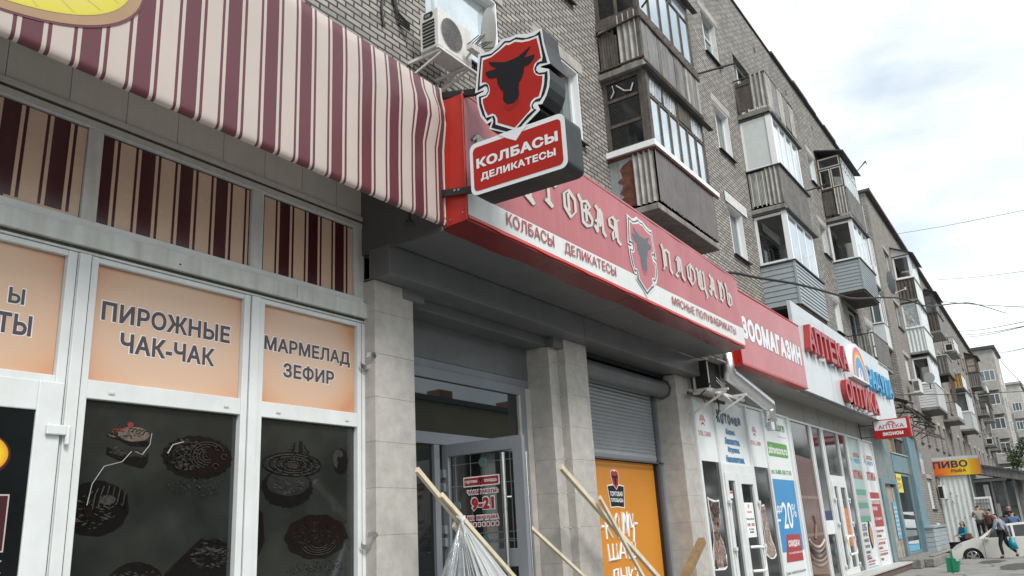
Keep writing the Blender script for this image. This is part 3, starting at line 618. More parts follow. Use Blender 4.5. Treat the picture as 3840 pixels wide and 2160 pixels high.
    p = MB(); p.tube([(x0+.008,5.78,8.0),(x0+.008,5.76,7.86),(x0+.008,5.83,7.76)],.012,'film_fold',5); p.tube([(x0+.008,5.70,7.98),(x0+.008,5.55,7.82),(x0+.008,5.42,7.78),(x0+.008,5.36,7.92)],.014,'film_fold',5); p.build('torn_tape', s)
    for lv,(zs,cap) in enumerate(((8.2,9.42),(11.12,12.35))):
        s = sub('balcony', B, lambda b: (b.box(x0-.08,x1+.1,YB-.02,YW-.002,zs-.05,zs+.07,'concrete'), b.box(x0-.1,x1+.35,YB-.1,YB+.02,zs-.08,zs-.052,'roof_tin')), bevel=.012)
        def f(b):
            rnd = random.Random(5+lv)
            for i in range(7): b.box(x0-.012,x0+.006,5.96-i*.055-.045,5.96-i*.055,zs+.12,zs+.86+rnd.uniform(-.04,.1),'wood_old')
            b.box(x0-.014,x0+.006,5.60,5.95,zs+.98,zs+1.16,'panel_board')
            corrug(b,(x0-.01,5.56),(x0-.01,YB+.07),zs+.1,zs+1.2,'slate_sheet',.03,.115,8,(-1,0,0)); b.box(x0-.02,x0+.03,YB,YB+.07,zs+.1,zs+1.2,'wood_old')
            b.bar((x0-.05,YW-.01,zs+.93),(x0-.05,YB,zs+1.02),.05,.025,'rusty_iron'); b.bar((x0-.05,YW-.01,zs+.14),(x0-.05,YB-.04,zs+.14),.05,.03,'rusty_iron')
        sub('side_panel', s, f)
        def f(b):
            rnd = random.Random(11+lv); x = x0+.03
            while x < x1-.02:
                w = rnd.uniform(.07,.17); t = rnd.uniform(-.008,.012); b.box(x,min(x+w,x1)-.006,YB-.02+t,YB+t,zs+.08+rnd.uniform(-.03,.03),zs+1.12+rnd.uniform(-.05,.05),rnd.choice(('slate_grey','slate_grey','slate_sheet','slate_dark'))); x += w
            b.bar((x0,YB-.04,zs+1.0),(x1+.02,YB-.04,zs+.98),.03,.05,'rusty_iron'); b.bar((x0,YB-.02,zs+.1),(x1+.02,YB-.02,zs+.1),.03,.05,'rusty_iron')
            for i in range(8): b.bar((x0+.2+i*.37,YB-.05,zs+1.04),(x0+.26+i*.37,YB-.12,zs+1.06),.012,.012,'iron')
        sub('front_panel', s, f)
        sub('right_panel', s, lambda b: corrug(b,(x1,YB),(x1,YW),zs+.1,zs+1.15,'slate_dark',.014,.085,6,(1,0,0)))
        fb, gb = MB(), MB(); top = zs+2.83
        fb.box(x0-.03,x1+.06,YB-.03,YW-.01,cap-.2,cap,'wood_old')
        glaz(fb,gb,'x',x0+.02,YB+.02,YW-.01,cap,top,.07,'wood_old','glass_dark',mulls=(5.56,),rails=(cap+1.0,))
        m = [(q,cap+.06,top-.45) for q in lin(x0+.1,x1-.03,5)]+[(q,top-.4,top-.05) for q in lin(x0+.1,x1-.03,3)]
        glaz(fb,gb,'y',YB+.02,x0+.1,x1-.02,cap,top,.065,'wood_old','glass_sky',mulls=m,rails=(top-.43,))
        fb.build('balcony_frame', s); gb.build('balcony_glass', s)
        sub('clothes_pole', s, lambda b: b.tube([(x1+.02,YB+.02,cap-.05),(x1+.35,YB-.75,cap+.08)],.022,'iron',6))
    sub('clothes_pole', s0 if False else s, lambda b: b.tube([(x0+.2,YB,9.52),(x0+.1,YB-1.1,10.35)],.02,'iron',6))
    # --- second stack
    x0, x1 = 21.5, 24.32
    s = sub('balcony', B, lambda b: b.box(x0+.02,x1,YB+.03,YW-.002,5.36,5.42,'wood_old'))
    sub('side_panel', s, lambda b: (lap(b,(x0,YW-.003),(x0,YB),5.42,6.58,'siding',8,(-1,0,0)), b.box(x0-.03,x0+.03,YB-.03,YB+.03,5.41,6.585,'siding')))
    sub('front_panel', s, lambda b: lap(b,(x0+.03,YB),(x1,YB),5.42,6.58,'siding',11,(0,-1,0),.03))
    sub('right_panel', s, lambda b: lap(b,(x1,YB),(x1,YW),5.42,6.58,'siding',8,(1,0,0)))
    sub('parapet_cap', s, lambda b: b.box(x0-.05,x1+.2,YB-.06,YW-.003,6.588,6.62,'roof_tin'))
    fb, gb = MB(), MB()
    glaz(fb,gb,'x',x0+.02,YB+.05,YW-.01,6.622,8.02,.075,'pvc_clean','glass_clear')
    glaz(fb,None,'y',YB+.02,x0+.06,x1-.1,6.622,8.02,.07,'pvc_clean','x',mulls=lin(x0+.2,x1-.2,3)); gf = MB(); gf.quad((x0+.1,YB+.04,6.66),(x1-.14,YB+.04,6.66),(x1-.14,YB+.04,7.98),(x0+.1,YB+.04,7.98),'glass_sky')
    fb.box(x0,x0+.12,YB+.0,YB+.14,6.621,8.03,'pvc_clean'); fb.box(x0-.05,x1+.2,YB-.09,YW-.004,8.03,8.06,'roof_tin')
    fb.build('balcony_frame', s); gb.build('side_glass', s); gf.build('front_glass', s)
    s = sub('balcony', B, lambda b: b.box(x0-.04,x1+.05,YB-.01,YW-.002,8.09,8.22,'concrete'), bevel=.012)
    def f(b):
        for i in range(11): b.box(x0-.02,x0,5.96-i*.042-.03,5.96-i*.042,8.3+(.02 if i%3 else -.03),9.3,'panel_board' if i%4 == 1 else 'slate_sheet')
        corrug(b,(x0-.015,5.5),(x0-.015,YB+.02),8.25,9.34,'slate_sheet',.03,.12,8,(-1,0,0)); b.box(x0-.02,x0+.02,YB-.015,YB+.02,8.25,9.34,'slate_grey')
    sub('side_panel', s, f)
    sub('front_panel', s, lambda b: corrug(b,(x0+.02,YB-.012),(x1,YB-.012),8.2,9.34,'slate_dark',.016,.1,6,jag=.008))
    sub('right_panel', s, lambda b: corrug(b,(x1,YB),(x1,YW),8.22,9.34,'slate_grey',.014,.1,6,(1,0,0)))
    sub('parapet_cap', s, lambda b: b.box(x0-.06,x1+.2,YB-.08,YW-.003,9.345,9.375,'roof_tin'))
    fb, gb = MB(), MB(); fb.box(x0+.022,x0+.05,YB+.12,YW-.06,9.44,10.84,'panel_board'); glaz(fb,None,'x',x0+.02,YB+.05,YW-.01,9.38,10.9,.07,'pvc_clean','x'); fb.box(x0,x0+.14,YB,YB+.16,9.377,10.91,'pvc_clean')
    glaz(fb,gb,'y',YB+.02,x0+.14,x1-.1,9.38,10.9,.06,'pvc_clean','glass_sky',mulls=lin(x0+.2,x1-.15,4)); fb.box(x0-.02,x1+.12,YB-.07,YW-.004,10.91,10.95,'roof_tin')
    fb.build('balcony_frame', s); gb.build('front_glass', s)
    sub('clothes_pole', s, lambda b: b.tube([(x1+.02,YB+.02,9.5),(x1+.2,YB-.55,9.6),(x1+.2,YB-.55,9.68)],.02,'iron',6))
    s = sub('balcony', B, lambda b: b.box(x0-.05,x1+.05,YB-.01,YW-.002,10.98,11.12,'concrete'), bevel=.012)
    def f(b):
        for i in range(4): b.box(x0-.01,x0+.01,5.95-i*.105-.1,5.95-i*.105,11.2,12.16-(.06 if i == 1 else 0),'wood_old')
        b.box(x0-.03,x0-.01,5.5,5.96,12.0,12.09,'wood_old'); b.tube([(x0,YW-.01,12.22),(x0,YB,12.25),(x1,YB,12.25),(x1,YW,12.25)],.02,'iron',6)
        corrug(b,(x0-.015,5.52),(x0-.015,YB+.01),11.15,12.27,'slate_sheet',.032,.13,8,(-1,0,0))
    sub('side_panel', s, f)
    def f(b):
        rnd = random.Random(21); n = 5; w = (x1-x0)/n
        for i in range(n): corrug(b,(x0+.02+i*w,YB-.012),(x0+(i+1)*w,YB-.012),11.17+rnd.uniform(-.05,.04),12.26+rnd.uniform(-.1,.06),'slate_grey' if i%2 else 'slate_sheet',.012,.14,6)
        for i in range(9): b.box(x0-.05,x0-.02,YB+.05+i*.06,YB+.09+i*.06,11.125,11.18+rnd.uniform(-.02,.03),'plaster_white')
    sub('front_panel', s, f)
    sub('right_panel', s, lambda b: corrug(b,(x1,YB),(x1,YW),11.17,12.2,'slate_grey',.014,.1,6,(1,0,0)))
    # --- third stack
    x0, x1 = 31.15, 33.85
    s = sub('balcony', B, lambda b: b.box(x0-.04,x1+.04,YB-.01,YW-.002,5.14,5.25,'concrete'), bevel=.012)
    def f(b):
        b.tube([(x0,YW-.01,6.3),(x0,YB,6.3),(x1,YB,6.3),(x1,YW-.01,6.3)],.02,'iron',6)
        for i in range(9): b.tube([(x0,YW-.06-i*.095,5.25),(x0,YW-.06-i*.095,6.3)],.009,'iron',5)
        for i in range(3): corrug(b,(x0+.02,5.62-i*.16),(x0+.02,5.48-i*.16),5.3,6.25,'slate_sheet',.02,.14,8,(-1,0,0))
    sub('railing', s, f)
    def f(b): b.add([(x0+.02,YB-.015,5.28),(x1,YB-.015,5.3),(x1,YB-.015,6.16),(x1-.5,YB-.015,6.27),(x0+.02,YB-.015,6.27),(x0+.02,YB+.004,5.28),(x1,YB+.004,5.3),(x1,YB+.004,6.16),(x1-.5,YB+.004,6.27),(x0+.02,YB+.004,6.27)],[(0,1,2,3,4),(9,8,7,6,5),(0,5,6,1),(1,6,7,2),(2,7,8,3),(3,8,9,4),(4,9,5,0)],'slate_dark')
    sub('front_panel', s, f)
    s = sub('balcony', B, lambda b: b.box(x0+.02,x1,YB+.03,YW-.002,7.86,7.93,'wood_old'))
    sub('side_panel', s, lambda b: (lap(b,(x0,YW-.003),(x0,YB),7.93,9.08,'siding',9,(-1,0,0)), b.box(x0-.03,x0+.03,YB-.03,YB+.03,7.92,9.085,'siding')))
    sub('front_panel', s, lambda b: lap(b,(x0+.03,YB),(x1,YB),7.93,9.08,'siding',12,(0,-1,0),.03))
    sub('right_panel', s, lambda b: lap(b,(x1,YB),(x1,YW),7.93,9.08,'siding',8,(1,0,0)))
    sub('parapet_cap', s, lambda b: b.box(x0-.05,x1+.2,YB-.06,YW-.003,9.088,9.12,'roof_tin'))
    fb, gb = MB(), MB(); glaz(fb,gb,'x',x0+.02,YB+.05,YW-.01,9.122,10.62,.075,'pvc_clean','glass_clear'); fb.box(x0,x0+.12,YB,YB+.14,9.121,10.63,'pvc_clean')
    gf = MB(); glaz(fb,gf,'y',YB+.02,x0+.13,x1-.1,9.122,10.62,.07,'pvc_clean','glass_sky',mulls=lin(x0+.2,x1-.2,3)); fb.box(x0-.04,x1+.15,YB-.08,YW-.004,10.63,10.66,'roof_tin')
    fb.build('balcony_frame', s); gb.build('side_glass', s); gf.build('front_glass', s)
    s = sub('balcony', B, lambda b: b.box(x0-.04,x1+.05,YB-.01,YW-.002,10.7,10.84,'concrete'), bevel=.012)
    def f(b):
        for i in range(3): b.box(x0-.01,x0+.01,5.96-i*.13-.12,5.96-i*.13,10.95,11.9,'wood_old')
        corrug(b,(x0-.015,5.54),(x0-.015,YB+.01),10.92,11.97,'slate_sheet',.03,.105,8,(-1,0,0))
    sub('side_panel', s, f)
    sub('front_panel', s, lambda b: (b.box(x0+.02,x1+.03,YB-.02,YB,10.9,11.98,'slate_dark'), b.box(x1+.03,x1+.07,YB-.04,YB+.02,10.85,11.98,'panel_board')))
    fb, gb = MB(), MB(); glaz(fb,gb,'x',x0+.02,YB+.02,YW-.01,11.99,13.3,.05,'wood_brown','glass_clear',mulls=((5.55,12.0,12.82),),rails=(12.84,)); glaz(fb,None,'x',x0+.012,YB+.07,5.53,12.04,12.81,.03,'trim_beige','x'); glaz(fb,None,'x',x0+.012,5.57,YW-.06,12.04,12.81,.03,'trim_beige','x'); glaz(fb,None,'x',x0+.012,YB+.07,YW-.06,12.87,13.26,.03,'trim_beige','x')
    gf = MB(); glaz(fb,gf,'y',YB+.02,x0+.08,x1-.05,11.99,13.2,.05,'pvc','glass_sky',mulls=lin(x0+.1,x1-.1,6),rails=(12.85,)); fb.build('balcony_frame', s); gb.build('side_glass', s); gf.build('front_glass', s)
    b = MB(); b.add([(x0-.1,YB-.16,13.38),(x1+.3,YB-.16,13.38),(x1+.3,YW-.004,13.68),(x0-.1,YW-.004,13.68),(x0-.1,YB-.16,13.34),(x1+.3,YB-.16,13.34),(x1+.3,YW-.004,13.64),(x0-.1,YW-.004,13.64)],[(0,1,2,3),(7,6,5,4),(0,4,5,1),(0,3,7,4),(1,5,6,2)],'roof_tin'); b.tube([(x1-.3,YB-.16,13.38),(x1-.15,YB-.5,13.75),(x1-.1,YB-.5,13.62)],.015,'iron',5); b.build('balcony_roof', s)
    return B
building_near()
# ---------------------------------------------------------------- bakery shop (left): striped awning and white window wall
def bakery():
    A = thing('awning', 'maroon and cream striped vinyl awning with a yellow oval emblem above the white shop windows', 'awning', (2,4.83,3.05))
    # profile of the stretched sheet, from the top edge down to the rolled lip: (y, z)
    prof = [(4.86,4.665),(4.838,4.64),(4.832,4.52),(4.830,4.36),(4.829,4.2),(4.829,3.9),(4.829,3.5),(4.829,3.16),(4.830,3.13),(4.834,3.105),(4.846,3.083),(4.866,3.076)]
    xs = []; x = 2.07-.372*12; cuts = []
    while x < 6.26:
        for w,m in ((.13,'maroon'),(.028,'cream'),(.026,'maroon'),(.136,'cream'),(.024,'maroon'),(.028,'cream')):
            cuts.append((x,min(x+w,6.24),m)); x += w
    b = MB()
    def bulge(x,i):   # the sheet creases near its right-hand end
        y,z = prof[i]; k = max(0, 1-abs(x-6.02)/.42); t = math.exp(-((z-4.27)/.16)**2); k2 = max(0,1-abs(x-5.55)/.9); t2 = math.exp(-((z-4.25)/.35)**2)
        ripple = .0035*math.sin(x*1.3+z*.9)
        return (x+.02*k*t, y-.085*k*t-.03*k2*t2+ripple*(0 if i < 1 else 1), z-.01*k*t)
    for x0,x1,m in cuts:
        if x1 <= x0: continue
        n = len(prof); vs = [bulge(x0,i) for i in range(n)]+[bulge(x1,i) for i in range(n)]
        b.add(vs, [(i,n+i,n+i+1,i+1)[::-1] for i in range(n-1)], m)
    o = b.build('awning_sheet', A); weld(o); o.data.polygons.foreach_set('use_smooth', [True]*len(o.data.polygons))
    b = MB(); n = 26
    b.tube([(6.235,4.9,4.67)]+[(6.245,bulge(6.22,i)[1]-.004,prof[i][1]) for i in range(1,11)],.012,'cream',6); b.build('edge_piping', A)
    P = PY(4.798)
    b = MB(); cx, cz = 1.58, 3.84
    decal(b, ell(cx,cz,1.27,.645,72),'emblem_purple',PY(4.8225)); decal(b, ell(cx,cz,1.25,.63,72),'emblem_brown',PY(4.8205)); b.build('emblem_rim', A)
    b = MB(); decal(b, ell(cx-.01,cz,1.175,.57,72),'emblem_yellow',PY(4.8185))
    for t in (-1.9,-1.62,-1.35,-1.05,-.8,-.55,-.3): b.quad(*[PY(4.8165)(cx+r*1.16*math.cos(t+d),cz+r*.565*math.sin(t+d)) for r,d in ((.3,.008),(.98,.006),(.98,-.002),(.3,-.008))],'emblem_line')
    b.build('emblem_face', A)
    b = MB(); b.box(4.42,4.46,4.9,YW-.01,4.69,4.73,'rusty_iron'); b.build('support_bar', A)
    # the white window wall
    Bk = thing('bakery_shopfront', 'white plastic shop window wall with peach sweet-shop panels under the striped awning', 'shopfront', (2,YW,GZ))
    Y = YW
    b = MB()
    for i in range(-6,14):      # vertical boards above the transoms
        x = .1+i*.48
        if x > 6.2: break
        b.box(x+.003,min(x+.477,6.27),Y-.025,Y-.005,3.47,4.75,'board_pale')
    b.build('upper_boards', Bk)
    b = MB(); b.box(-2.4,6.24,4.95,Y-.03,4.5,4.53,'board_pale'); b.build('awning_ceiling', Bk)
    b = MB(); b.box(-2.4,6.29,Y-.05,Y-.026,3.415,3.465,'trim_beige'); b.box(-2.4,6.29,Y-.04,Y-.024,3.39,3.41,'dirt'); b.box(-2.4,6.29,Y-.045,Y-.02,3.34,3.387,'trim_beige'); b.build('top_trim', Bk, bevel=.004)
    # transom row
    tx = [(.2,1.55),(1.68,3.16),(3.28,4.765),(4.90,6.13)]
    b = MB(); zt0, zt1 = 2.545, 3.32
    b.box(-2.4,6.27,Y-.04,Y+.02,zt1+.003,3.338,'pvc'); b.box(-2.4,6.27,Y-.04,Y+.02,2.49,zt0-.003,'pvc')
    ed = [-2.4]+[v for t in tx for v in t]+[6.27]
    for i in range(0,len(ed),2): b.box(ed[i],ed[i+1],Y-.035,Y+.02,zt0-.003,zt1+.003,'pvc_dirty')
    b.build('transom_frame', Bk, bevel=.004)
    for k,(a,c) in enumerate(tx):
        b = MB(); yy = Y+.0; x = 3.263-.372*12
        b.box(a,c,yy+.004,yy+.018,zt0,zt1,'black')
        while x < c:
            for w,m in ((.13,'print_maroon'),(.028,'print_cream'),(.026,'print_maroon'),(.136,'print_cream'),(.024,'print_maroon'),(.028,'print_cream')):
                p, q = max(x,a+.012), min(x+w,c-.006); x += w
                if q > p: b.quad((p,yy,zt0+.006),(q,yy,zt0+.006),(q,yy-(.012 if k == 1 else 0),zt1-.012),(p,yy-(.012 if k == 1 else 0),zt1-.012),m)
        b.build('striped_pane', Bk)
    b = MB(); b.box(2.6,3.15,Y-.004,Y+.012,zt0-.004,zt0+.028,'print_cream'); b.build('loose_corner', Bk)
    # beam between the rows
    b = MB(); b.box(-2.4,6.3,Y-.09,Y+.02,2.31,2.465,'pvc_dirty'); b.box(-2.4,6.3,Y-.066,Y+.02,2.468,2.488,'pvc'); b.box(-2.4,6.3,Y-.05,Y+.02,2.285,2.307,'dirt'); b.box(-2.4,6.29,Y-.06,Y+.02,2.262,2.282,'pvc_dirty'); b.build('beam_board', Bk, bevel=.005)
    b = MB()
    for x,z in ((6.275,2.44),(6.275,2.335),(1.9,2.38),(4.0,2.36)): b.tube([(x,Y-.094,z),(x,Y-.089,z)],.008,'iron',8)
    b.quad((5.28,Y-.0915,2.33),(5.284,Y-.0915,2.33),(5.284,Y-.0915,2.462),(5.28,Y-.0915,2.462),'dirt'); b.build('beam_screws', Bk)
    # panel row and glass row
    px = [(1.74,3.085),(3.325,4.705),(4.935,6.145)]
    b = MB(); zb0, zb1 = 1.305, 2.215; g1 = 1.165; zf = -1.25
    cols = [(-2.4,-.6),(1.6-.02,1.74),(3.085,3.325),(4.705,4.935),(6.145,6.27)]
    for a,c in cols: b.box(a,c,Y-.055,Y+.02,zf-.12,2.258,'pvc')
    for a,c in px:
        b.box(a,c,Y-.05,Y+.02,zb1,2.258,'pvc'); b.box(a,c,Y-.05,Y+.02,g1,zb0,'pvc')
        b.box(a,c,Y-.05,Y+.02,zf-.12,zf,'pvc')
    for a in (3.21,4.82): b.box(a-.045,a+.045,Y-.075,Y-.057,zf,2.256,'pvc')
    b.build('window_frame', Bk, bevel=.006)
    b = MB()
    for a in (3.155,3.265,4.77,4.87,6.2): b.box(a-.002,a+.002,Y-.0575,Y-.0555,zf,2.25,'dirt')
    b.build('frame_joints', Bk)
    words = [(('Ы',2.72,2.83,1.785,1.90),('ТЫ',2.66,2.9,1.565,1.715)),(('ПИРОЖНЫЕ',3.405,4.595,1.785,1.94),('ЧАК-ЧАК',3.575,4.445,1.56,1.715)),(('МАРМЕЛАД',4.975,6.08,1.77,1.93),('ЗЕФИР',5.205,5.86,1.56,1.71))]
    for k,(a,c) in enumerate(px):
        b = MB(); b.box(a+.004,c-.004,Y-.006,Y+.01,zb0+.004,zb1-.004,'peach_%d'%(k+1)); p = b.build('peach_panel', Bk)
        b = MB(); b.box(a,c,Y-.004,Y+.012,zb1-.016,zb1-.0045,'black'); b.box(c-.014,c-.0045,Y-.0055,Y+.012,zb0,zb1,'black'); b.build('gasket', Bk)
        b = MB()
        for s,u0,u1,v0,v1 in words[k]:
            text(b,s,u0-.008,u1+.008,v0-.008,v1+.008,'white',PY(Y-.0075),bold=.062); text(b,s,u0,u1,v0,v1,'text_grey',PY(Y-.009),bold=.034)
        b.build('lettering', p)
        if k:
            g = boxpart('glass_pane', Bk, a+.004, c-.004, Y-.002, Y+.01, zf, g1-.004, 'glass_film')
            boxpart('gasket', Bk, a, c, Y-.006, Y+.012, g1-.014, g1-.0045, 'black')
            pictures(g, k)
        for q in ((a+.19,c-.15) if k else (a+.9,)): boxpart('drain_cover', Bk, q-.025, q+.025, Y-.058, Y-.049, 1.21, 1.228, 'trim_beige', bevel=.002)
    # the door at the far left: leaf, glass, stickers, hinges
    b = MB(); b.box(2.96,3.14,Y-.085,Y-.058,zf,1.25,'pvc'); b.box(1.74,2.96,Y-.085,Y-.058,1.04,1.25,'pvc'); b.box(1.62,1.74,Y-.085,Y-.058,zf,1.25,'pvc'); b.box(1.74,2.96,Y-.085,Y-.058,zf,zf+.35,'pvc')
    d = b.build('door', Bk, bevel=.008)
    boxpart('door_glass', d, 1.745, 2.955, Y-.075, Y-.062, zf+.35, 1.036, 'glass_dark')
    b = MB(); Yd = Y-.077
    decal(b, ell(2.61,.72,.218,.152,40),'dark_maroon',PY(Yd)); decal(b, ell(2.61,.725,.201,.137,40),'orange_disc',PY(Yd-.0015)); b.build('oval_sticker', d)
    b = MB(); rect(b,2.26,2.85,.10,.468,'cream',PY(Yd)); rect(b,2.27,2.84,.11,.458,'dark_maroon',PY(Yd-.0015)); text(b,'К',2.785,2.85,-.03,.05,'cream',PY(Yd),bold=.05); text(b,'К',2.793,2.843,-.022,.042,'dark_maroon',PY(Yd-.0015),bold=.02); b.build('maroon_sticker', d)
    for z in (.91,-.75):
        b = MB(); b.box(3.03,3.17,Y-.115,Y-.087,z-.035,z+.035,'pvc'); b.tube([(3.185,Y-.1,z-.1),(3.185,Y-.1,z+.035)],.017,'pvc',10); b.build('door_hinge', d, bevel=.008)
    # bent strips of thin metal on the right-hand jamb
    for z in (1.84,.06):
        b = MB(); pts = [(6.205+.075*math.cos(t)*.95, Y-.09-.055*(1+math.sin(t*1.0+.6)), z+.06*math.sin(t)) for t in [math.radians(200+ i*16) for i in range(19)]]
        for p,q in zip(pts,pts[1:]): b.quad((p[0],p[1],p[2]-.024),(q[0],q[1],q[2]-.024),(q[0],q[1]-.008,q[2]+.024),(p[0],p[1]-.008,p[2]+.024),'steel')
        o = tag(b.build('metal_strip'), 'curled thin metal strip on the right window jamb, %s' % ('beside the marmalade panel' if z > 1 else 'the lower one near the dark glass'), 'metal strip', 'curled metal strips on the shop jamb')
    boxpart('plinth', Bk, -2.4, 6.27, Y-.06, Y+.02, GZ, zf-.125, 'concrete')
def pictures(g, k):
    """dark printed pictures of cakes on the window film, each built of many small flecks of print"""
    lay = [0]
    def L(): lay[0] += 1; return PY(YW-.0040-.00004*lay[0])
    def blob(cu,cv,ru,rv,seed,j=.08,n=40,teeth=0):
        r = random.Random(seed); return [(cu+ru*math.cos(t)*(1+r.uniform(-j,j)+(.035*math.cos(t*teeth))), cv+rv*math.sin(t)*(1+r.uniform(-j,j)+(.035*math.cos(t*teeth)))) for t in (2*math.pi*i/n for i in range(n))]
    def flakes(b,cu,cv,ru,rv,n,ms,seed,size=.012,stretch=2.2):
        r = random.Random(seed)
        for i in range(n):
            t = r.uniform(0,6.283); q = math.sqrt(r.random()); u = cu+ru*q*math.cos(t); v = cv+rv*q*math.sin(t); s = size*r.uniform(.4,1.4); a = r.uniform(-.5,.5); c,d = math.cos(a)*s*stretch,math.sin(a)*s*stretch
            decal(b,[(u-c,v-d),(u+d*.3,v-s*.5),(u+c,v+d),(u-d*.3,v+s*.5)],r.choice(ms),L())
    def line(b,pts,w,m):
        P = L()
        for (x0,y0),(x1,y1) in zip(pts,pts[1:]):
            d = Vector((x1-x0,y1-y0)); d = d.normalized()*w if d.length else Vector((w,0)); b.poly([P(x0-d.y,y0+d.x),P(x0+d.y,y0-d.x),P(x1+d.y,y1-d.x),P(x1-d.y,y1+d.x)],m)
    arc = lambda cu,cv,ru,rv,a0,a1,n=14: [(cu+ru*math.cos(a0+(a1-a0)*i/n),cv+rv*math.sin(a0+(a1-a0)*i/n)) for i in range(n+1)]
    D, G_, PL = 'cake_dark','cake_mid','cake_pale'
    if k == 1:
        b = MB(); lay[0] = 0; decal(b,[(3.54,.83),(3.70,.775),(3.84,.76),(3.89,.80),(3.885,.72),(3.85,.675),(3.72,.70),(3.54,.77)],D,L()); decal(b,[(3.53,.905),(3.62,.885),(3.74,.84),(3.88,.845),(3.89,.88),(3.75,.93),(3.56,.925)],D,L())
        flakes(b,3.71,.80,.15,.035,60,(G_,'glass_film'),1,.012); decal(b,blob(3.75,.935,.125,.055,2,.06),PL,L()); flakes(b,3.70,.925,.16,.03,26,(PL,G_),3,.012)
        for i in range(9): line(b,arc(3.60+i*.032,.905,.035,.075-.004*abs(i-4),2.5,1.2,6),.0035,'cake_red' if i < 4 else D)
        decal(b,blob(3.715,1.005,.026,.019,4),'cake_red',L()); b.build('cake_slice_picture', g)
        b = MB(); lay[0] = 0; decal(b,blob(4.34,.785,.335,.175,5,.015,60,teeth=40),D,L()); decal(b,blob(4.34,.80,.30,.145,6,.02),'cake_wine',L()); flakes(b,4.22,.80,.19,.125,330,(G_,G_,'glass_film',D),7,.012,1.6)
        for i in range(5): line(b,arc(4.42,.80,.17-.03*i,.115-.02*i,.4+.5*i,4.2+.3*i,16),.003,G_)
        for u,v in ((4.52,.87),(4.58,.80),(4.50,.72)): line(b,arc(u,v,.03,.022,0,5.2,12),.0028,G_)
        flakes(b,4.34,.55,.28,.07,130,(G_,'glass_film'),8,.007,1.5); b.build('round_cake_picture', g)
        b = MB(); lay[0] = 0; decal(b,blob(3.50,.38,.25,.19,9,.03),D,L()); flakes(b,3.46,.36,.2,.12,120,(G_,D,D),10,.012)
        for i in range(15): line(b,[(3.40+i*.022,.36+.004*i),(3.415+i*.022,.47+.006*i-.0009*i*i),(3.44+i*.021,.545-.0012*(i-7)**2)],.0055,G_ if i%2 else D)
        decal(b,blob(3.58,.44,.06,.035,11,.1),G_,L()); decal(b,blob(3.44,.36,.03,.05,12,.15),'cake_wine',L()); b.build('chocolate_cake_picture', g)
        b = MB(); lay[0] = 0; decal(b,blob(3.85,-.19,.24,.17,13,.05),D,L()); flakes(b,3.85,-.12,.2,.05,60,(G_,D),14,.01)
        b.build('nut_pastry_picture', g)
        b = MB(); lay[0] = 0; decal(b,[(4.10,-.12),(4.30,.05),(4.40,.13),(4.66,.10),(4.66,-.3),(4.12,-.3)],D,L()); flakes(b,4.5,.02,.17,.12,150,(G_,D,'glass_film'),15,.014); line(b,[(4.10,-.12),(4.3,.05),(4.42,.14)],.012,'cake_wine'); b.build('layer_cake_picture', g)
        for n_,(pts,w) in enumerate(((((3.415,.40),(3.44,.55),(3.52,.68),(3.66,.72),(3.73,.80)),.003),(((3.76,.80),(3.82,.78),(3.88,.86),(3.89,.95)),.003),(((4.04,.80),(4.08,.87),(4.18,.90)),.004))): b = MB(); b.tube([PY(YW-.026)(*p) for p in pts],w,'crack_film',4); b.build('film_crack', g)
    else:
        b = MB(); lay[0] = 0; decal(b,blob(5.3,.56,.30,.18,16,.04,50,teeth=22),D,L()); decal(b,blob(5.3,.60,.24,.11,17,.05),'glass_film',L()); flakes(b,5.3,.60,.22,.10,110,(G_,'glass_film'),18,.014)
        for i in range(8): line(b,arc(5.35,.765,.35*(1-.115*i),.105*(1-.10*i),0,6.3,40),.0045,G_ if i%2 else D)
        flakes(b,5.35,.765,.33,.10,150,(G_,D,'glass_film'),19,.009); b.build('cream_cake_picture', g)
        b = MB(); lay[0] = 0
        for i in range(7): line(b,[(5.15+.03*i,.79+.004*i),(5.36+.002*i,.96-.018*(6-i))],.0042,D); line(b,[(5.17+.03*i,.785+.029*i),(5.39,.79+.03*i)],.0036,D)
        decal(b,[(5.42,.985),(5.46,.985),(5.485,.74),(5.45,.68),(5.41,.74)],'cake_wine',L())
        for i in range(5): line(b,[(5.48,.93-.035*i),(5.56,.88-.035*i)],.0036,D)
        line(b,[(5.48,.96),(5.58,.80)],.0036,D); b.build('wafer_picture', g)
        b = MB(); lay[0] = 0; decal(b,blob(5.66,.12,.38,.20,20,.02,60,teeth=50),D,L()); decal(b,blob(5.66,.145,.33,.155,21,.03),'cake_wine',L()); flakes(b,5.64,.12,.30,.13,150,(D,'cake_wine','glass_film'),22,.012)
        for i in range(4): line(b,arc(5.68,.06,.22-.04*i,.10-.02*i,3.4,6.0,14),.003,G_)
        flakes(b,5.66,-.15,.36,.06,120,(G_,'glass_film'),23,.008); b.build('red_cake_picture', g)
        b = MB(); lay[0] = 0; decal(b,blob(5.96,.82,.10,.12,24,.06),D,L())
        for i in range(4): line(b,arc(5.93,.84,.07-.014*i,.085-.017*i,.5,4.4,12),.007,G_)
        b.build('marshmallow_picture', g)
        b = MB(); lay[0] = 0; decal(b,[(4.95,.38),(5.02,.34),(5.05,.1),(4.95,-.1)],D,L()); b.build('pastry_picture', g)
bakery()
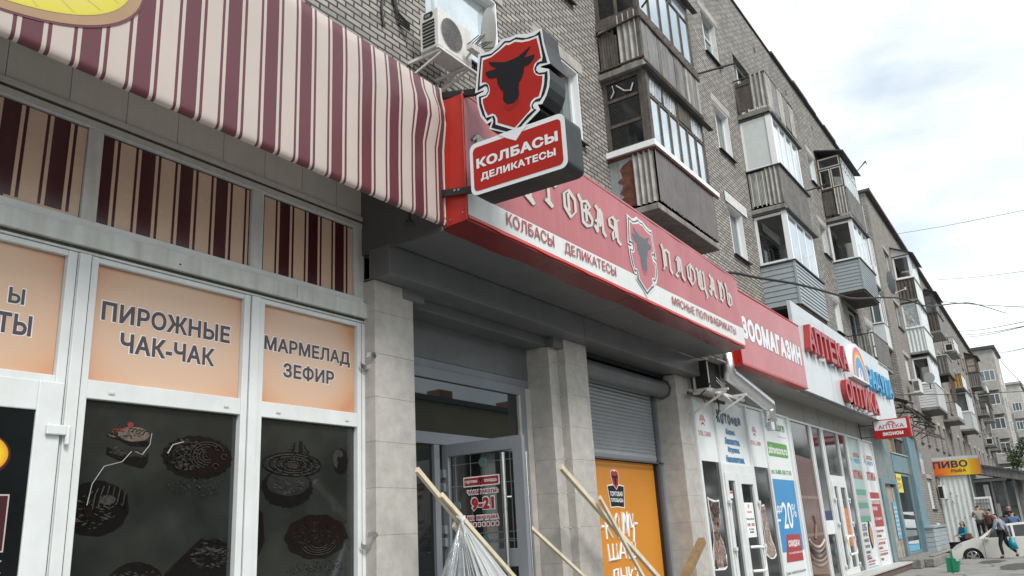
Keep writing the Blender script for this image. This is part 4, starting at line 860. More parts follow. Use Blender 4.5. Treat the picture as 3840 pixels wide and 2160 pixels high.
# ---------------------------------------------------------------- butcher's shop: canopy, banner box, projecting sign, tiled pillars, door, shutter
SH_O = [(0.39,0.499),(0.402,0.337),(0.427,0.199),(0.454,0.074),(0.352,0.085),(0.344,0.074),(0.437,0.02),(0.437,-0.075),(0.422,-0.165),(0.386,-0.247),(0.331,-0.319),(0.282,-0.306),(0.305,-0.372),(0.091,-0.493),(0.009,-0.569),(-0.109,-0.474),(-0.294,-0.371),(-0.257,-0.296),(-0.317,-0.31),(-0.388,-0.202),(-0.419,-0.071),(-0.429,0.053),(-0.337,0.064),(-0.334,0.078),(-0.444,0.084),(-0.413,0.25),(-0.382,0.514),(-0.233,0.487),(-0.159,0.519),(-0.08,0.563),(0.005,0.548),(0.101,0.545),(0.224,0.501),(0.327,0.488)]
SH_B = [(0.37,0.472),(0.385,0.314),(0.405,0.199),(0.423,0.094),(0.34,0.117),(0.3,0.099),(0.293,0.062),(0.322,0.022),(0.389,0.005),(0.417,0.009),(0.415,-0.067),(0.398,-0.156),(0.363,-0.229),(0.309,-0.28),(0.25,-0.268),(0.226,-0.293),(0.239,-0.336),(0.268,-0.356),(0.136,-0.432),(0.002,-0.524),(-0.267,-0.366),(-0.236,-0.303),(-0.247,-0.256),(-0.31,-0.278),(-0.365,-0.19),(-0.397,-0.069),(-0.399,0.027),(-0.315,0.016),(-0.284,0.05),(-0.289,0.097),(-0.315,0.117),(-0.41,0.097),(-0.391,0.242),(-0.352,0.478),(-0.218,0.455),(-0.129,0.485),(-0.05,0.53),(0.013,0.509),(0.089,0.516),(0.201,0.461),(0.304,0.448)]
SH_W = [(0.345,0.43),(0.362,0.304),(0.377,0.185),(0.366,0.136),(0.311,0.138),(0.274,0.089),(0.284,0.032),(0.33,-0.004),(0.385,-0.017),(0.372,-0.108),(0.352,-0.172),(0.319,-0.249),(0.266,-0.246),(0.232,-0.266),(0.212,-0.293),(0.217,-0.33),(0.239,-0.345),(0.16,-0.379),(0.007,-0.488),(-0.212,-0.351),(-0.209,-0.293),(-0.228,-0.248),(-0.287,-0.242),(-0.322,-0.239),(-0.346,-0.147),(-0.369,-0.059),(-0.371,0.002),(-0.305,0.002),(-0.274,0.036),(-0.268,0.074),(-0.282,0.124),(-0.314,0.139),(-0.38,0.136),(-0.364,0.272),(-0.335,0.448),(-0.22,0.43),(-0.125,0.463),(-0.041,0.505),(0.01,0.485),(0.082,0.492),(0.168,0.449),(0.261,0.431)]
SH_R = [(0.326,0.407),(0.345,0.292),(0.359,0.173),(0.322,0.158),(0.285,0.139),(0.265,0.093),(0.268,0.048),(0.291,0.01),(0.324,-0.013),(0.361,-0.025),(0.351,-0.1),(0.333,-0.161),(0.303,-0.226),(0.253,-0.226),(0.216,-0.246),(0.198,-0.283),(0.205,-0.324),(0.194,-0.339),(0.011,-0.461),(-0.185,-0.34),(-0.185,-0.292),(-0.206,-0.246),(-0.242,-0.218),(-0.296,-0.222),(-0.33,-0.143),(-0.347,-0.067),(-0.35,-0.021),(-0.295,-0.016),(-0.266,0.013),(-0.255,0.059),(-0.266,0.113),(-0.302,0.155),(-0.351,0.168),(-0.34,0.263),(-0.32,0.414),(-0.221,0.41),(-0.121,0.441),(-0.032,0.476),(0.005,0.461),(0.075,0.468),(0.156,0.429),(0.239,0.41)]
BULL = [(-0.251,0.369),(-0.171,0.334),(-0.065,0.292),(0.009,0.283),(0.099,0.287),(0.169,0.314),(0.255,0.35),(0.243,0.324),(0.209,0.288),(0.177,0.249),(0.227,0.246),(0.293,0.239),(0.283,0.198),(0.252,0.167),(0.209,0.149),(0.163,0.148),(0.155,0.091),(0.128,0.033),(0.095,-0.003),(0.086,-0.049),(0.086,-0.127),(0.068,-0.168),(0.04,-0.188),(-0.002,-0.197),(-0.054,-0.185),(-0.088,-0.151),(-0.104,-0.116),(-0.099,-0.029),(-0.136,0.024),(-0.159,0.083),(-0.165,0.155),(-0.214,0.162),(-0.262,0.182),(-0.292,0.229),(-0.295,0.266),(-0.24,0.265),(-0.175,0.255),(-0.18,0.272),(-0.227,0.31),(-0.246,0.349)]
def butcher():
    A = thing('shop_canopy', 'grey composite ceiling and beam of the canopy behind the long red banner', 'canopy', (10,5.3,2.72))
    b = MB(); b.box(6.26,10.395,4.83,5.555,3.056,3.075,'composite_grey'); b.box(6.3,14.7,4.84,5.55,3.08,3.09,'black'); b.box(10.41,14.75,4.83,5.555,3.056,3.075,'composite_grey'); b.build('canopy_ceiling', A)
    b = MB(); b.box(6.23,6.25,4.85,YW,3.02,4.7,'composite_dark'); b.box(6.26,14.75,4.9,YW,4.3,4.32,'composite_dark'); b.build('canopy_end', A)
    b = MB(); b.box(6.22,10.415,5.56,5.85,2.725,3.054,'composite_grey'); b.box(10.3,10.5,5.58,5.8,2.75,3.04,'black'); b.box(10.428,14.86,5.56,5.85,2.725,3.054,'composite_grey'); b.build('beam', A, bevel=.006)
    b = MB(); b.box(6.255,14.9,5.852,6.6,2.735,2.75,'composite_grey'); b.box(6.88,10.2,5.95,6.28,2.60,2.732,'composite_grey'); b.box(6.70,7.05,5.78,6.0,2.60,2.733,'composite_grey'); b.box(9.95,10.3,5.82,5.98,2.58,2.734,'composite_grey'); b.build('recess_ceiling', A, bevel=.004)
    b = MB(); b.tube([(5.9,5.0,3.34),(5.9,5.0,3.08)],.012,'black',6); b.tube([(5.9,5.0,3.08),(5.9,5.0,3.035)],.03,'black',12,r2=.06); tag(b.build('spotlight'),'small black spotlight hanging under the striped awning next to the red box','lamp')
    # --- red banner box
    R = thing('banner_sign', 'long red banner box with blackletter words and a bull shield above the grey canopy', 'shop sign', (10.4,4.7,3.06))
    x0,x1,yf,yb = 6.26,14.62,4.56,4.82
    zt = lambda x: 4.495-.15*(x-x0)/(x1-x0); zw = lambda x: 3.385+.035*(x-x0)/(x1-x0); zb = lambda x: 3.105-.02*(x-x0)/(x1-x0)
    b = MB(); b.prism([(x0,yf,3.075),(x1,yf,3.055),(x1,yf,zt(x1)),(x0,yf,zt(x0))],[(x0,yb,3.06),(x1,yb,3.045),(x1,yb,zt(x1)),(x0,yb,zt(x0))],'red_box'); b.build('sign_box', R, bevel=.004)
    fold = lambda x,z: .0042*math.sin(x*5.1+z*2+math.sin(x*1.7)*2)*min(1,max(0,(z-3.1)*3))*max(0,min(1,(x-9)/3)*.8+.25)
    def strip(b, lo, hi, m, n=90, k=7):
        vs = []
        for i in range(n+1):
            x = x0+.012+(x1-x0-.02)*i/n
            for j in range(k+1): z = lo(x)+(hi(x)-lo(x))*j/k; vs.append((x,yf-.012+fold(x,z),z))
        b.add(vs,[(i*(k+1)+j,(i+1)*(k+1)+j,(i+1)*(k+1)+j+1,i*(k+1)+j+1) for i in range(n) for j in range(k)],m)
    b = MB(); strip(b,zw,lambda x: zt(x)-.006,'banner_red'); o = b.build('banner_red_field', R, smooth=True)
    b = MB(); strip(b,lambda x: zb(x)+.022,lambda x: zw(x)-.0005,'banner_white',90,3); b.build('banner_white_field', R, smooth=True)
    b = MB()
    for i in range(40):
        xa = x0+.01+(x1-x0-.015)*i/40; xb = x0+.01+(x1-x0-.015)*(i+1)/40; wob = lambda q: .006*math.sin(q*7)+.004*math.sin(q*17)
        b.quad((xa,yf-.02,zb(xa)-.012+wob(xa)),(xb,yf-.02,zb(xb)-.012+wob(xb)),(xb,yf-.018,zb(xb)+.024),(xa,yf-.018,zb(xa)+.024),'red_edge')
    b.bar((x0,yf-.008,zt(x0)+.012),(x1,yf-.008,zt(x1)+.012),.02,.03,'banner_red'); b.tube([(x0-.004,yf-.006,3.08),(x0-.004,yf-.006,4.49)],.009,'red_edge',6); b.build('banner_hem', R)
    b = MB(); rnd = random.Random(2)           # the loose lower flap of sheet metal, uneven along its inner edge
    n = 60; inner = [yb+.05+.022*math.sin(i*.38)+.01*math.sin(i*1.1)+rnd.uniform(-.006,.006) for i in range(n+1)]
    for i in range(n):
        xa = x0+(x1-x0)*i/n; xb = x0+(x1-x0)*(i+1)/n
        b.quad((xa,yf+.002,3.072-.02*i/n),(xb,yf+.002,3.072-.02*(i+1)/n),(xb,inner[i+1],3.050-.008*i/n),(xa,inner[i],3.050-.008*i/n),'red_under_shaded')
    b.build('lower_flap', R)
    b = MB(); b.quad((10.02,yf,3.0605),(10.035,yf,3.0605),(10.03,4.86,3.046),(10.01,4.86,3.046),'black'); b.build('flap_joint', R)
    Pl = PY(yf-.0245); Pe = PY(yf-.0175)
    b = MB(); L_ = [('Т',6.42,6.82),('О',6.92,7.28),('Р',7.36,7.72),('Г',7.79,8.1),('О',8.22,8.58),('В',8.63,8.98),('А',9.02,9.33),('Я',9.42,9.76),('П',11.16,11.5),('Л',11.62,11.99),('О',12.1,12.48),('Щ',12.52,12.92),('А',13.05,13.39),('Д',13.5,13.80),('Ь',13.88,14.17)]
    for q in (L_[:8],L_[8:]):
        b = MB()
        for ch,u0,u1 in q: goth(b,ch,u0,u1,3.64 if ch == 'Р' else 3.735,4.09-.002*(u0-8),'banner_letter',Pl,.054,35,'letter_edge',Pe)
        b.build('blackletter_word', R)
    b = MB()
    for s_,u0,u1,v0,v1 in (('КОЛБАСЫ',6.95,7.94,3.215,3.365),('ДЕЛИКАТЕСЫ',8.18,9.52,3.20,3.36),('МЯСНЫЕ ПОЛУФАБРИКАТЫ',11.36,14.16,3.215,3.358)): text(b,s_,u0,u1,v0,v1,'banner_text',Pl,bold=.012)
    b.build('white_band_words', R)
    shield(R, lambda u,v,d: (10.45+u*1.07, yf-.021-.0022*d, 3.735+v*1.065), ('banner_white','banner_dark','banner_white','banner_red','banner_dark','banner_dark'), 'shield_emblem')
    b = MB()
    for x,z in ((6.257,3.16),): b.tube([(6.258,4.6,z),(6.25,4.6,z)],.01,'steel',8); b.tube([(6.258,4.76,3.12),(6.25,4.76,3.12)],.01,'steel',8)
    b.build('box_screws', R)
    # --- projecting lightbox sign
    P = thing('projecting_sign', 'projecting red shield lightbox with a black bull head above a red name plate', 'shop sign', (6.3,3.865,3.25))
    X0,X1 = 6.15,6.45; yc,zc = 3.865,4.27
    at = lambda X: (lambda u,v: (X, yc-u, zc+v))   # plane across the pavement
    b = MB(); b.prism([at(X0)(u,v) for u,v in SH_O],[at(X1)(u,v) for u,v in SH_O],'black_metal',caps=(True,True)); b.build('shield_box', P)
    shield(P, lambda u,v,d: (X0-.001-.002*d, yc-u, zc+v), ('sign_white','sign_black','sign_white','sign_red','bull_dark','ring_line'), 'shield_face')
    rr = rrect(-.545,.56,-1.035,-.475,.075); rr = [(u,v-.012*u) for u,v in rr]
    b = MB(); b.prism([at(X0+.002)(u,v) for u,v in rr],[at(X1+.004)(u,v) for u,v in rr],'black_metal'); b.build('plate_box', P)
    b = MB(); decal(b,rr,'sign_white',at(X0-.0005)); r2 = [(u,v-.012*u) for u,v in rrect(-.505,.515,-.995,-.525,.05)]
    # red field with the notch left by the shield's white edge
    rf = []
    for u,v in r2: rf.append((u,v))
    decal(b,rf,'sign_red',at(X0-.003)); decal(b,[(-.19,-.470),(.17,-.475),(.085,-.525),(.012,-.600),(-.10,-.535)],'sign_white',at(X0-.0045)); b.build('plate_face', P)
    b = MB(); text(b,'КОЛБАСЫ',-.465,.475,-.755,-.648,'sign_white',at(X0-.006),bold=.05); text(b,'ДЕЛИКАТЕСЫ',-.42,.44,-.905,-.815,'sign_white',at(X0-.006),bold=.045); b.build('plate_words', P)
    b = MB(); b.bar((6.30,4.30,4.44),(6.30,4.86,4.59),.05,.07,'black_metal'); b.build('sign_bracket', P, bevel=.004); b = MB(); b.bar((6.22,4.40,3.345),(6.22,4.90,3.43),.03,.075,'black_metal'); b.tube([(6.20,4.655,3.40),(6.195,4.655,3.40)],.014,'steel',8); b.tube([(6.20,4.605,3.392),(6.195,4.605,3.392)],.014,'steel',8); b.build('sign_bracket', P, bevel=.004)
    # --- tiled pillars
    def tiles(b, xa, xb, ya, yb, top, low=GZ):
        b.box(xa+.004,xb-.004,ya+.004,yb,low,top,'grout'); z = 2.378+.455
        while z > low:
            za, zc_ = max(low,z-.4535), min(z,top)
            if zc_ > za+.01: b.box(xa,xb,ya,yb-.003,za,zc_,'tile')
            z -= .455
    p = thing('tiled_pillar','grey stone tiled pillar between the white bakery windows and the grey door','pillar',(6.55,5.9,GZ)); b = MB(); tiles(b,6.25,6.87,5.8,6.5,2.72); b.build('tile_cladding', p, bevel=.0035)
    b = MB(); b.box(6.872,6.95,6.02,6.29,GZ,2.6,'tile'); b.build('side_strip', p)
    p = thing('tiled_pillar','grey stone tiled pillar with a stepped edge between the open door and the roller shutter','pillar',(10.4,5.9,GZ)); b = MB(); tiles(b,10.204,10.86,5.8,6.5,2.72); b.build('tile_cladding', p, bevel=.0035)
    b = MB(); tiles(b,9.95,10.2,5.92,6.34,2.6); b.build('stepped_cladding', p, bevel=.0035)
    b = MB(); rnd = random.Random(9)
    for z in (2.378,1.923,1.468,1.013,.558,.103):
        for x,y in ((9.96,5.915),(10.19,5.915),(10.22,5.795)):
            if rnd.random() < .75: b.box(x-.012,x+.012,y-.012,y,z-.004,z+.004,'white')
    b.build('tile_spacers', p)
    b = MB(); tiles(b,9.62,9.94,6.255,6.30,2.02); b.build('door_side_tiles', p)
    p = thing('tiled_pillar','grey stone tiled pillar right of the orange poster, beside the pet shop windows','pillar',(14.5,5.9,GZ)); b = MB(); tiles(b,14.2,14.83,5.8,6.5,2.72); b.build('tile_cladding', p, bevel=.0035)
    # --- door in its recess
    D = thing('butcher_entrance','grey aluminium shop entrance with its glazed door standing open beside the tiled pillars','shop entrance',(8.4,6.31,-1.0)); Y = 6.31
    b = MB(); b.box(6.9,9.95,Y-.02,Y+.05,2.15,2.73,'composite_grey'); b.box(6.9,9.95,Y-.022,Y+.05,2.04,2.146,'grey_alu'); b.build('head_panel', D, bevel=.004)
    b = MB(); frame_bars(b,6.9,9.80,-1.0,2.036,Y-.06,Y+.05,.13,'grey_alu'); b.box(7.03,9.67,Y-.06,Y+.05,1.12,1.26,'grey_alu'); b.box(7.73,7.83,Y-.062,Y+.05,-.87,1.117,'grey_alu'); f = b.build('door_frame', D, bevel=.005)
    boxpart('transom_glass', D, 7.03, 9.67, Y-.02, Y-.01, 1.262, 1.905, 'glass_refl'); boxpart('side_glass', D, 7.03, 7.73, Y-.02, Y-.01, -.87, 1.118, 'glass_dark')
    b = MB(); b.quad((7.83,Y+.6,-1),(9.67,Y+.6,-1),(9.67,Y+.6,1.12),(7.83,Y+.6,1.12),'interior'); b.box(8.95,9.2,Y+.1,Y+.16,-.99,1.1,'interior_light'); b.quad((6.9,Y-1.5,-1),(9.95,Y-1.5,-1),(9.95,Y+.6,-1),(6.9,Y+.6,-1),'pave'); b.build('hallway', D)
    X = 7.95; b = MB()
    for y0_,y1_ in ((5.14,5.275),(6.2,6.29)): b.box(X-.03,X+.03,y0_,y1_,-.98,1.12,'grey_alu')
    b.box(X-.03,X+.03,5.275,6.2,.975,1.12,'grey_alu'); b.box(X-.03,X+.03,5.275,6.2,-.29,-.10,'grey_alu'); b.box(X-.03,X+.03,5.275,6.2,-.98,-.86,'grey_alu')
    d = b.build('door', D, bevel=.004)
    b = MB(); b.quad((X,5.275,-.86),(X,6.2,-.86),(X,6.2,.975),(X,5.275,.975),'glass_clear'); b.build('door_glass', d)
    b = MB()
    for z in (.87,.62,.08,.0,-.02): b.tube([(X+.012,5.28,z),(X+.012,6.2,z)],.006,'grey_film',4)
    for y in (5.34,5.47,5.72,5.9,6.12): b.tube([(X+.012,y,-.1),(X+.012,y,.97)],.005,'grey_film',4)
    for y,z in ((5.72,.87),(6.12,.40),(5.72,.0)): b.tube([(X+.004,y,z),(X+.02,y,z)],.055,'teal_film',16)
    b.build('glass_tracery', d)
    Pd = PX(X-.004); Pd2 = PX(X-.0055); Pd3 = PX(X-.007); b = MB()
    rect(b,6.0,5.485,.602,.715,'white',Pd); rect(b,5.985,5.50,.615,.702,'zd_red',Pd2); text(b,'торговая',5.975,5.80,.635,.675,'white',Pd3,.03); text(b,'площадь',5.70,5.52,.635,.675,'white',Pd3,.03)
    decal(b,[(5.79,.715),(5.71,.715),(5.705,.64),(5.75,.59),(5.795,.64)],'white',Pd2); decal(b,[(5.782,.705),(5.718,.705),(5.714,.645),(5.75,.603),(5.786,.645)],'zd_red',Pd3); decal(b,[(5.775,.69),(5.725,.69),(5.74,.66),(5.75,.62),(5.76,.66)],'sign_black',PX(X-.0085))
    for s_,u0,u1,v0,v1,bo in (('ЧАСЫ РАБОТЫ:',5.945,5.52,.52,.56,.05),('9-21',5.895,5.575,.335,.475,.07),('БЕЗ ПЕРЕРЫВА',5.955,5.525,.232,.272,.05)):
        g = .012; text(b,s_,u0+g,u1-g,v0-g,v1+g,'white',Pd,bold=bo+.07); text(b,s_,u0,u1,v0,v1,'zd_red',Pd2,bold=bo)
    for i in range(7):
        u = 5.945-i*.0625; decal(b,[(y,z) for y,z in rrect(u-.05,u,.15,.205,.012)],'white',Pd); decal(b,[(y,z) for y,z in rrect(u-.041,u-.009,.159,.196,.006)],'zd_red',Pd2)
    b.build('hours_sticker', d)
    for sx in (-1,1):
        b = MB(); bx = X+sx*.10; yy = 5.36 if sx < 0 else 5.18; b.tube([(bx,yy,-.75),(bx,yy,.94)],.022,'steel',12)
        for z in (.45,-.4): b.tube([(X+sx*.03,yy-.04,z),(bx,yy,z)],.011,'steel',8)
        b.build('pull_handle', d, smooth=False)
    for z in (.78,.62,.14,.0): b = MB(); b.box(X-.07,X+.02,6.235,6.33,z-.05,z+.05,'grey_alu'); b.build('door_hinge', d, bevel=.01)
    # --- roller shutter and orange poster window
    Sx = thing('shutter_window','shop window with a half open grey roller shutter above an orange poster','shutter window',(12.5,6.2,-1.0))
    b = MB(); z = 1.16
    while z < 2.36:
        h = .13 if z < 1.2 else .062
        b.add([(10.87,6.235,z),(14.0,6.235,z),(14.0,6.222,z+h*.5),(10.87,6.222,z+h*.5),(14.0,6.235,z+h-.006),(10.87,6.235,z+h-.006),(14.0,6.242,z+h),(10.87,6.242,z+h)],[(0,1,2,3),(3,2,4,5),(5,4,6,7)],'shutter_grey'); z += h
    b.build('shutter_curtain', Sx)
    b = MB(); n = 20; pr = [(6.06+.155*math.cos(t), 2.465+.155*math.sin(t)) for t in (math.radians(a) for a in range(40,341,15))]
    vs = [(10.9,y,z) for y,z in pr]+[(14.13,y,z) for y,z in pr]; b.add(vs,[(i,i+1,len(pr)+i+1,len(pr)+i) for i in range(len(pr)-1)],'composite_grey'); o = b.build('shutter_roll', Sx, smooth=True)
    b = MB(); b.prism([(14.135,6.06+.19*math.cos(t),2.47+.19*math.sin(t)) for t in (math.radians(a) for a in range(0,360,45))],[(14.165,6.06+.19*math.cos(t),2.47+.19*math.sin(t)) for t in (math.radians(a) for a in range(0,360,45))],'grey_alu_dark'); b.box(10.87,14.2,6.02,6.3,2.66,2.733,'black'); b.box(10.87,14.2,6.19,6.21,1.13,1.158,'grey_alu_dark'); b.build('shutter_bracket', Sx)
    b = MB(); b.box(13.98,14.075,6.19,6.28,-1.0,2.62,'grey_alu_dark'); b.box(14.08,14.198,6.21,6.30,-1.0,2.62,'grey_alu'); b.box(13.96,13.978,6.24,6.3,-1,1.13,'black'); b.build('guide_rail', Sx, bevel=.003)
    b = MB(); b.box(10.87,13.958,6.3,6.32,-1.0,1.13,'orange'); p = b.build('orange_poster', Sx)
    Pp = [PY(6.298-.0015*i) for i in range(6)]; b = MB()
    decal(b,[(12.12,.735),(12.30,.755),(12.55,.755),(12.73,.735),(12.70,.55),(12.68,.375),(12.44,.395),(12.19,.385),(12.16,.55)],'white',Pp[0]); decal(b,[(12.14,.72),(12.43,.742),(12.71,.72),(12.66,.392),(12.44,.41),(12.21,.40)],'sign_black',Pp[1])
    decal(b,[(12.27,.955),(12.35,.985),(12.47,.985),(12.545,.955),(12.56,.86),(12.54,.75),(12.44,.665),(12.32,.75),(12.27,.86)],'white',Pp[2]); decal(b,[(12.285,.945),(12.35,.972),(12.41,.955),(12.47,.972),(12.53,.945),(12.545,.86),(12.525,.755),(12.435,.68),(12.335,.755),(12.285,.86)],'red_box',Pp[3])
    decal(b,[(12.31,.90),(12.42,.885),(12.51,.90),(12.50,.855),(12.46,.84),(12.455,.75),(12.42,.735),(12.40,.75),(12.375,.84),(12.33,.855)],'sign_black',Pp[4]); text(b,'ТОРГОВАЯ',12.20,12.64,.565,.64,'white',Pp[2],.03); text(b,'ПЛОЩАДЬ',12.21,12.65,.465,.535,'white',Pp[2],.03)
    b.build('poster_emblem', p)
    b = MB()   # hand-drawn capitals: each a few brush strokes
    A_ = {'К':[[(0,1),(.05,-.05)],[(.7,.8),(.1,.45),(.85,0)]],'О':[[(.5,1),(.15,.8),(.12,.2),(.5,.0),(.85,.2),(.85,.8),(.5,1)]],'М':[[(0,0),(.15,1),(.45,.25),(.8,1),(.95,0)]],'У':[[(.05,1),(.35,.4),(.6,.45)],[(.8,1),(.8,.3),(.55,-.25)]],'Ш':[[(0,1),(.05,0),(.95,.03),(.95,1)],[(.5,1),(.5,.02)]],'А':[[(0,0),(.4,1),(.6,1),(.9,0)],[(.15,.35),(.8,.35)]],'Ы':[[(0,1),(.02,0),(.5,.05),(.5,.5),(.05,.5)],[(.9,1),(.9,0)]],'Л':[[(0,0),(.2,.9),(.8,.95),(.85,0)]],'?':[[(.05,.75),(.3,1),(.8,.8),(.4,.4),(.4,.25)],[(.4,.06),(.42,.0)]],'Ь':[[(0,1),(.02,0),(.8,.05),(.8,.5),(.05,.5)]],'П':[[(0,0),(.02,1),(.85,1),(.85,0)]]}
    def hand(ch,u0,u1,v0,v1):
        for st in A_[ch]:
            b.tube([Pp[1](u0+(u1-u0)*x,v0+(v1-v0)*y) for x,y in st],.02,'white',6)
    for ch,u0,u1 in (('К',11.95,12.19),('О',12.28,12.44),('М',12.53,12.74),('У',12.80,12.97)): hand(ch,u0,u1,-.07,.29)
    b.tube([Pp[1](12.97,.125),Pp[1](13.06,.125)],.028,'white',6); b.tube([Pp[1](11.80,.10),Pp[1](11.88,.10)],.028,'white',6)
    for ch,u0,u1 in (('Ш',11.97,12.28),('А',12.34,12.58),('Ш',12.66,12.95)): hand(ch,u0,u1,-.40,-.16)
    for ch,u0,u1 in (('Л',12.06,12.26),('Ы',12.33,12.55),('К',12.61,12.80),('?',12.84,13.0)): hand(ch,u0,u1,-.80,-.53)
    b.build('poster_words', p)
def shield(parent, f, mats, name):
    """the bull shield as flat films: outer edge, dark band, inner edge, field, bull, ring"""
    b = MB()
    for d,(pts,m) in enumerate(zip((SH_O,SH_B,SH_W,SH_R),mats)): b.poly([f(u,v,d) for u,v in pts],m)
    b.poly([f(u,v,4) for u,v in BULL],mats[4])
    for r in (.085,.055):
        for i in range(14):
            t0 = math.radians(-185+i*13.6); t1 = math.radians(-185+(i+1)*13.6)
            b.poly([f(-.012+r_*math.cos(t)*1.0,-.175+r_*.95*math.sin(t),5) for r_,t in ((r,t0),(r,t1),(r-.006,t1),(r-.006,t0))],mats[5])
    b.build(name, parent)
butcher()
# ---------------------------------------------------------------- temporary timber and sheeting in front of the door
def timber():
    def plank(name, label, pts, w=.05, h=.03, m='pine', extra=None):
        b = MB()
        for a,c in pts: b.bar(a,c,w,h,m,up=(.15,-1,.2))
        if extra: extra(b)
        return tag(b.build(name, bevel=.003), label, 'plank', 'temporary timber battens by the butcher door')
    def ex(b):
        for (x,y,z) in ((6.78,5.276,.33),): b.tube([(x,y,z),(x+.002,y-.004,z)],.018,'knot',8)
    ext = lambda a,c,z: tuple(a[i]+(c[i]-a[i])*((z-a[2])/(c[2]-a[2])) for i in range(3))
    a,c = (6.28,5.30,.69),(6.93,5.30,.19); plank('wood_batten','long pine batten leaning from the first tiled pillar across the open door',[(a,(7.02,5.3,.125))],.062,.035,extra=ex)
    a,c = (6.60,5.26,.455),(7.81,5.26,-.40); plank('wood_batten','pine batten nailed onto the long one, running down in front of the open door',[(a,ext(a,c,-1.1))],.058,.028)
    a,c = (6.86,5.32,.18),(7.50,5.32,-.37); plank('wood_batten','wide pine batten behind the plastic sheet in front of the door',[(a,ext(a,c,-1.1))],.09,.03)
    a,c = (9.22,5.42,.835),(11.75,5.42,-.63); plank('wood_batten','pine batten crossing in front of the stepped pillar and the orange poster',[(a,ext(a,c,-1.1))],.085,.045)
    a,c = (10.02,5.33,.46),(11.1,5.33,-.60); plank('wood_batten','short steep pine batten crossing another in front of the orange poster',[(a,ext(a,c,-1.1))],.075,.035)
    a,c = (8.55,5.52,.14),(9.76,5.52,-.50); plank('wood_batten','thin pine batten low beside the open door handles',[(a,ext(a,c,-1.1))],.05,.028)
    a,c = (12.60,5.0,-.185),(11.86,5.0,-.62); b = MB(); b.bar(a,ext(a,c,-1.2),.105,.1,'pine_dark',up=(0,-1,0)); b.bar((12.603,5.0,-.183),(12.598,5.0,-.186),.104,.099,'pine',up=(0,-1,0)); tag(b.build('wood_beam', bevel=.004),'thick brown timber beam sticking up in front of the last tiled pillar','beam')
    # polythene sheet tied to the battens: one draped film, bunched at the knot, with soft folds
    b = MB(); n, m = 90, 16; rows = []
    for j in range(m+1):
        t = j/m; row = []
        for i in range(n+1):
            s = i/n; a = math.radians(-122+78*s)                   # directions fanning out below the knot
            L = t*(1.25+.25*math.sin(s*math.pi)); k = min(1,t*3.2)
            fold = (.030*math.sin(s*58+math.sin(t*3)*1.2)+.018*math.sin(s*131))*k*(.12+1.0*(1-s)**2.2)+.05*math.sin(s*6+t*2)*t
            row.append((6.862+L*math.cos(a)*(.9+.25*s)+.004*math.sin(s*90), 5.232+fold-.05*t, .205+L*math.sin(a)*(1-.10*s)))
        rows.append(row)
    vs = [p for r in rows for p in r]; b.add(vs,[(j*(n+1)+i,j*(n+1)+i+1,(j+1)*(n+1)+i+1,(j+1)*(n+1)+i) for j in range(m) for i in range(n)],'polythene')
    tag(b.build('plastic_sheet', smooth=True),'crumpled clear plastic sheet knotted onto the battens in front of the door','plastic sheet'); o = bpy.data.objects['plastic_sheet']
    b = MB()
    for i in range(6): b.tube([(6.80+.025*i,5.235-.01*(i%2),.245-.012*(i%3)),(6.862,5.222,.20),(6.93-.02*i,5.232,.245-.02*(i%2))],.011,'film_fold',6)
    b.tube([(6.862,5.222,.21),(6.866,5.215,.15),(6.885,5.21,.09),(6.875,5.205,.05)],.02,'film_fold',7,r2=.006); k = b.build('knot', None); k.parent = o
timber()
# ---------------------------------------------------------------- pet shop and pharmacy windows
DOG = [(15.102,.547),(15.189,.513),(15.316,.497),(15.478,.479),(15.688,.492),(15.679,.407),(15.642,.264),(15.625,.121),(15.54,-.019),(15.389,-.062),(15.524,-.159),(15.643,-.302),(15.738,-.516),(15.696,-.722),(15.576,-.766),(15.081,-.75),(14.99,-.714),(15.045,-.574),(15.074,-.395),(15.169,-.217),(15.191,-.057),(15.165,.058),(15.136,.221),(15.104,.36)]
CAT = [(18.12,.469),(18.193,.396),(18.377,.41),(18.384,.328),(18.346,.206),(18.439,.056),(18.486,-.134),(18.578,-.325),(18.728,-.492),(18.76,-.655),(18.575,-.713),(18.347,-.715),(18.06,-.622),(18.06,-.543),(18.107,-.468),(18.08,-.336),(18.108,-.178),(18.067,-.018),(18.06,.142),(18.06,.302)]
YS = 5.8
def shrink(pts, k):
    cu = sum(p[0] for p in pts)/len(pts); cv = sum(p[1] for p in pts)/len(pts); return [(cu+(u-cu)*k, cv+(v-cv)*(1-(1-k)*.55)) for u,v in pts]
def crown(b, u, v, s, m, P):
    for i in range(5):
        a = math.radians(150-30*i); decal(b,ell(u+s*.8*math.cos(a),v+s*.75*math.sin(a)*1.2,s*.13,s*.22,10),m,P)
        if 0 < i < 4: decal(b,ell(u+s*.5*math.cos(a),v+s*.45*math.sin(a)*1.2,s*.1,s*.17,10),m,P)
    o = [(u+s*.55*math.cos(t),v-s*.22+s*.42*math.sin(t)) for t in (math.radians(160-14*i) for i in range(11))]+[(u+s*.45*math.cos(t),v-s*.38+s*.36*math.sin(t)) for t in (math.radians(20+14*i) for i in range(11))]
    decal(b,o,m,P)
def col_frames(b, edges, z0, z1, w=.085, m='pvc'):
    for x in edges: b.box(x-w/2,x+w/2,YS-.05,YS+.03,z0,z1,m)
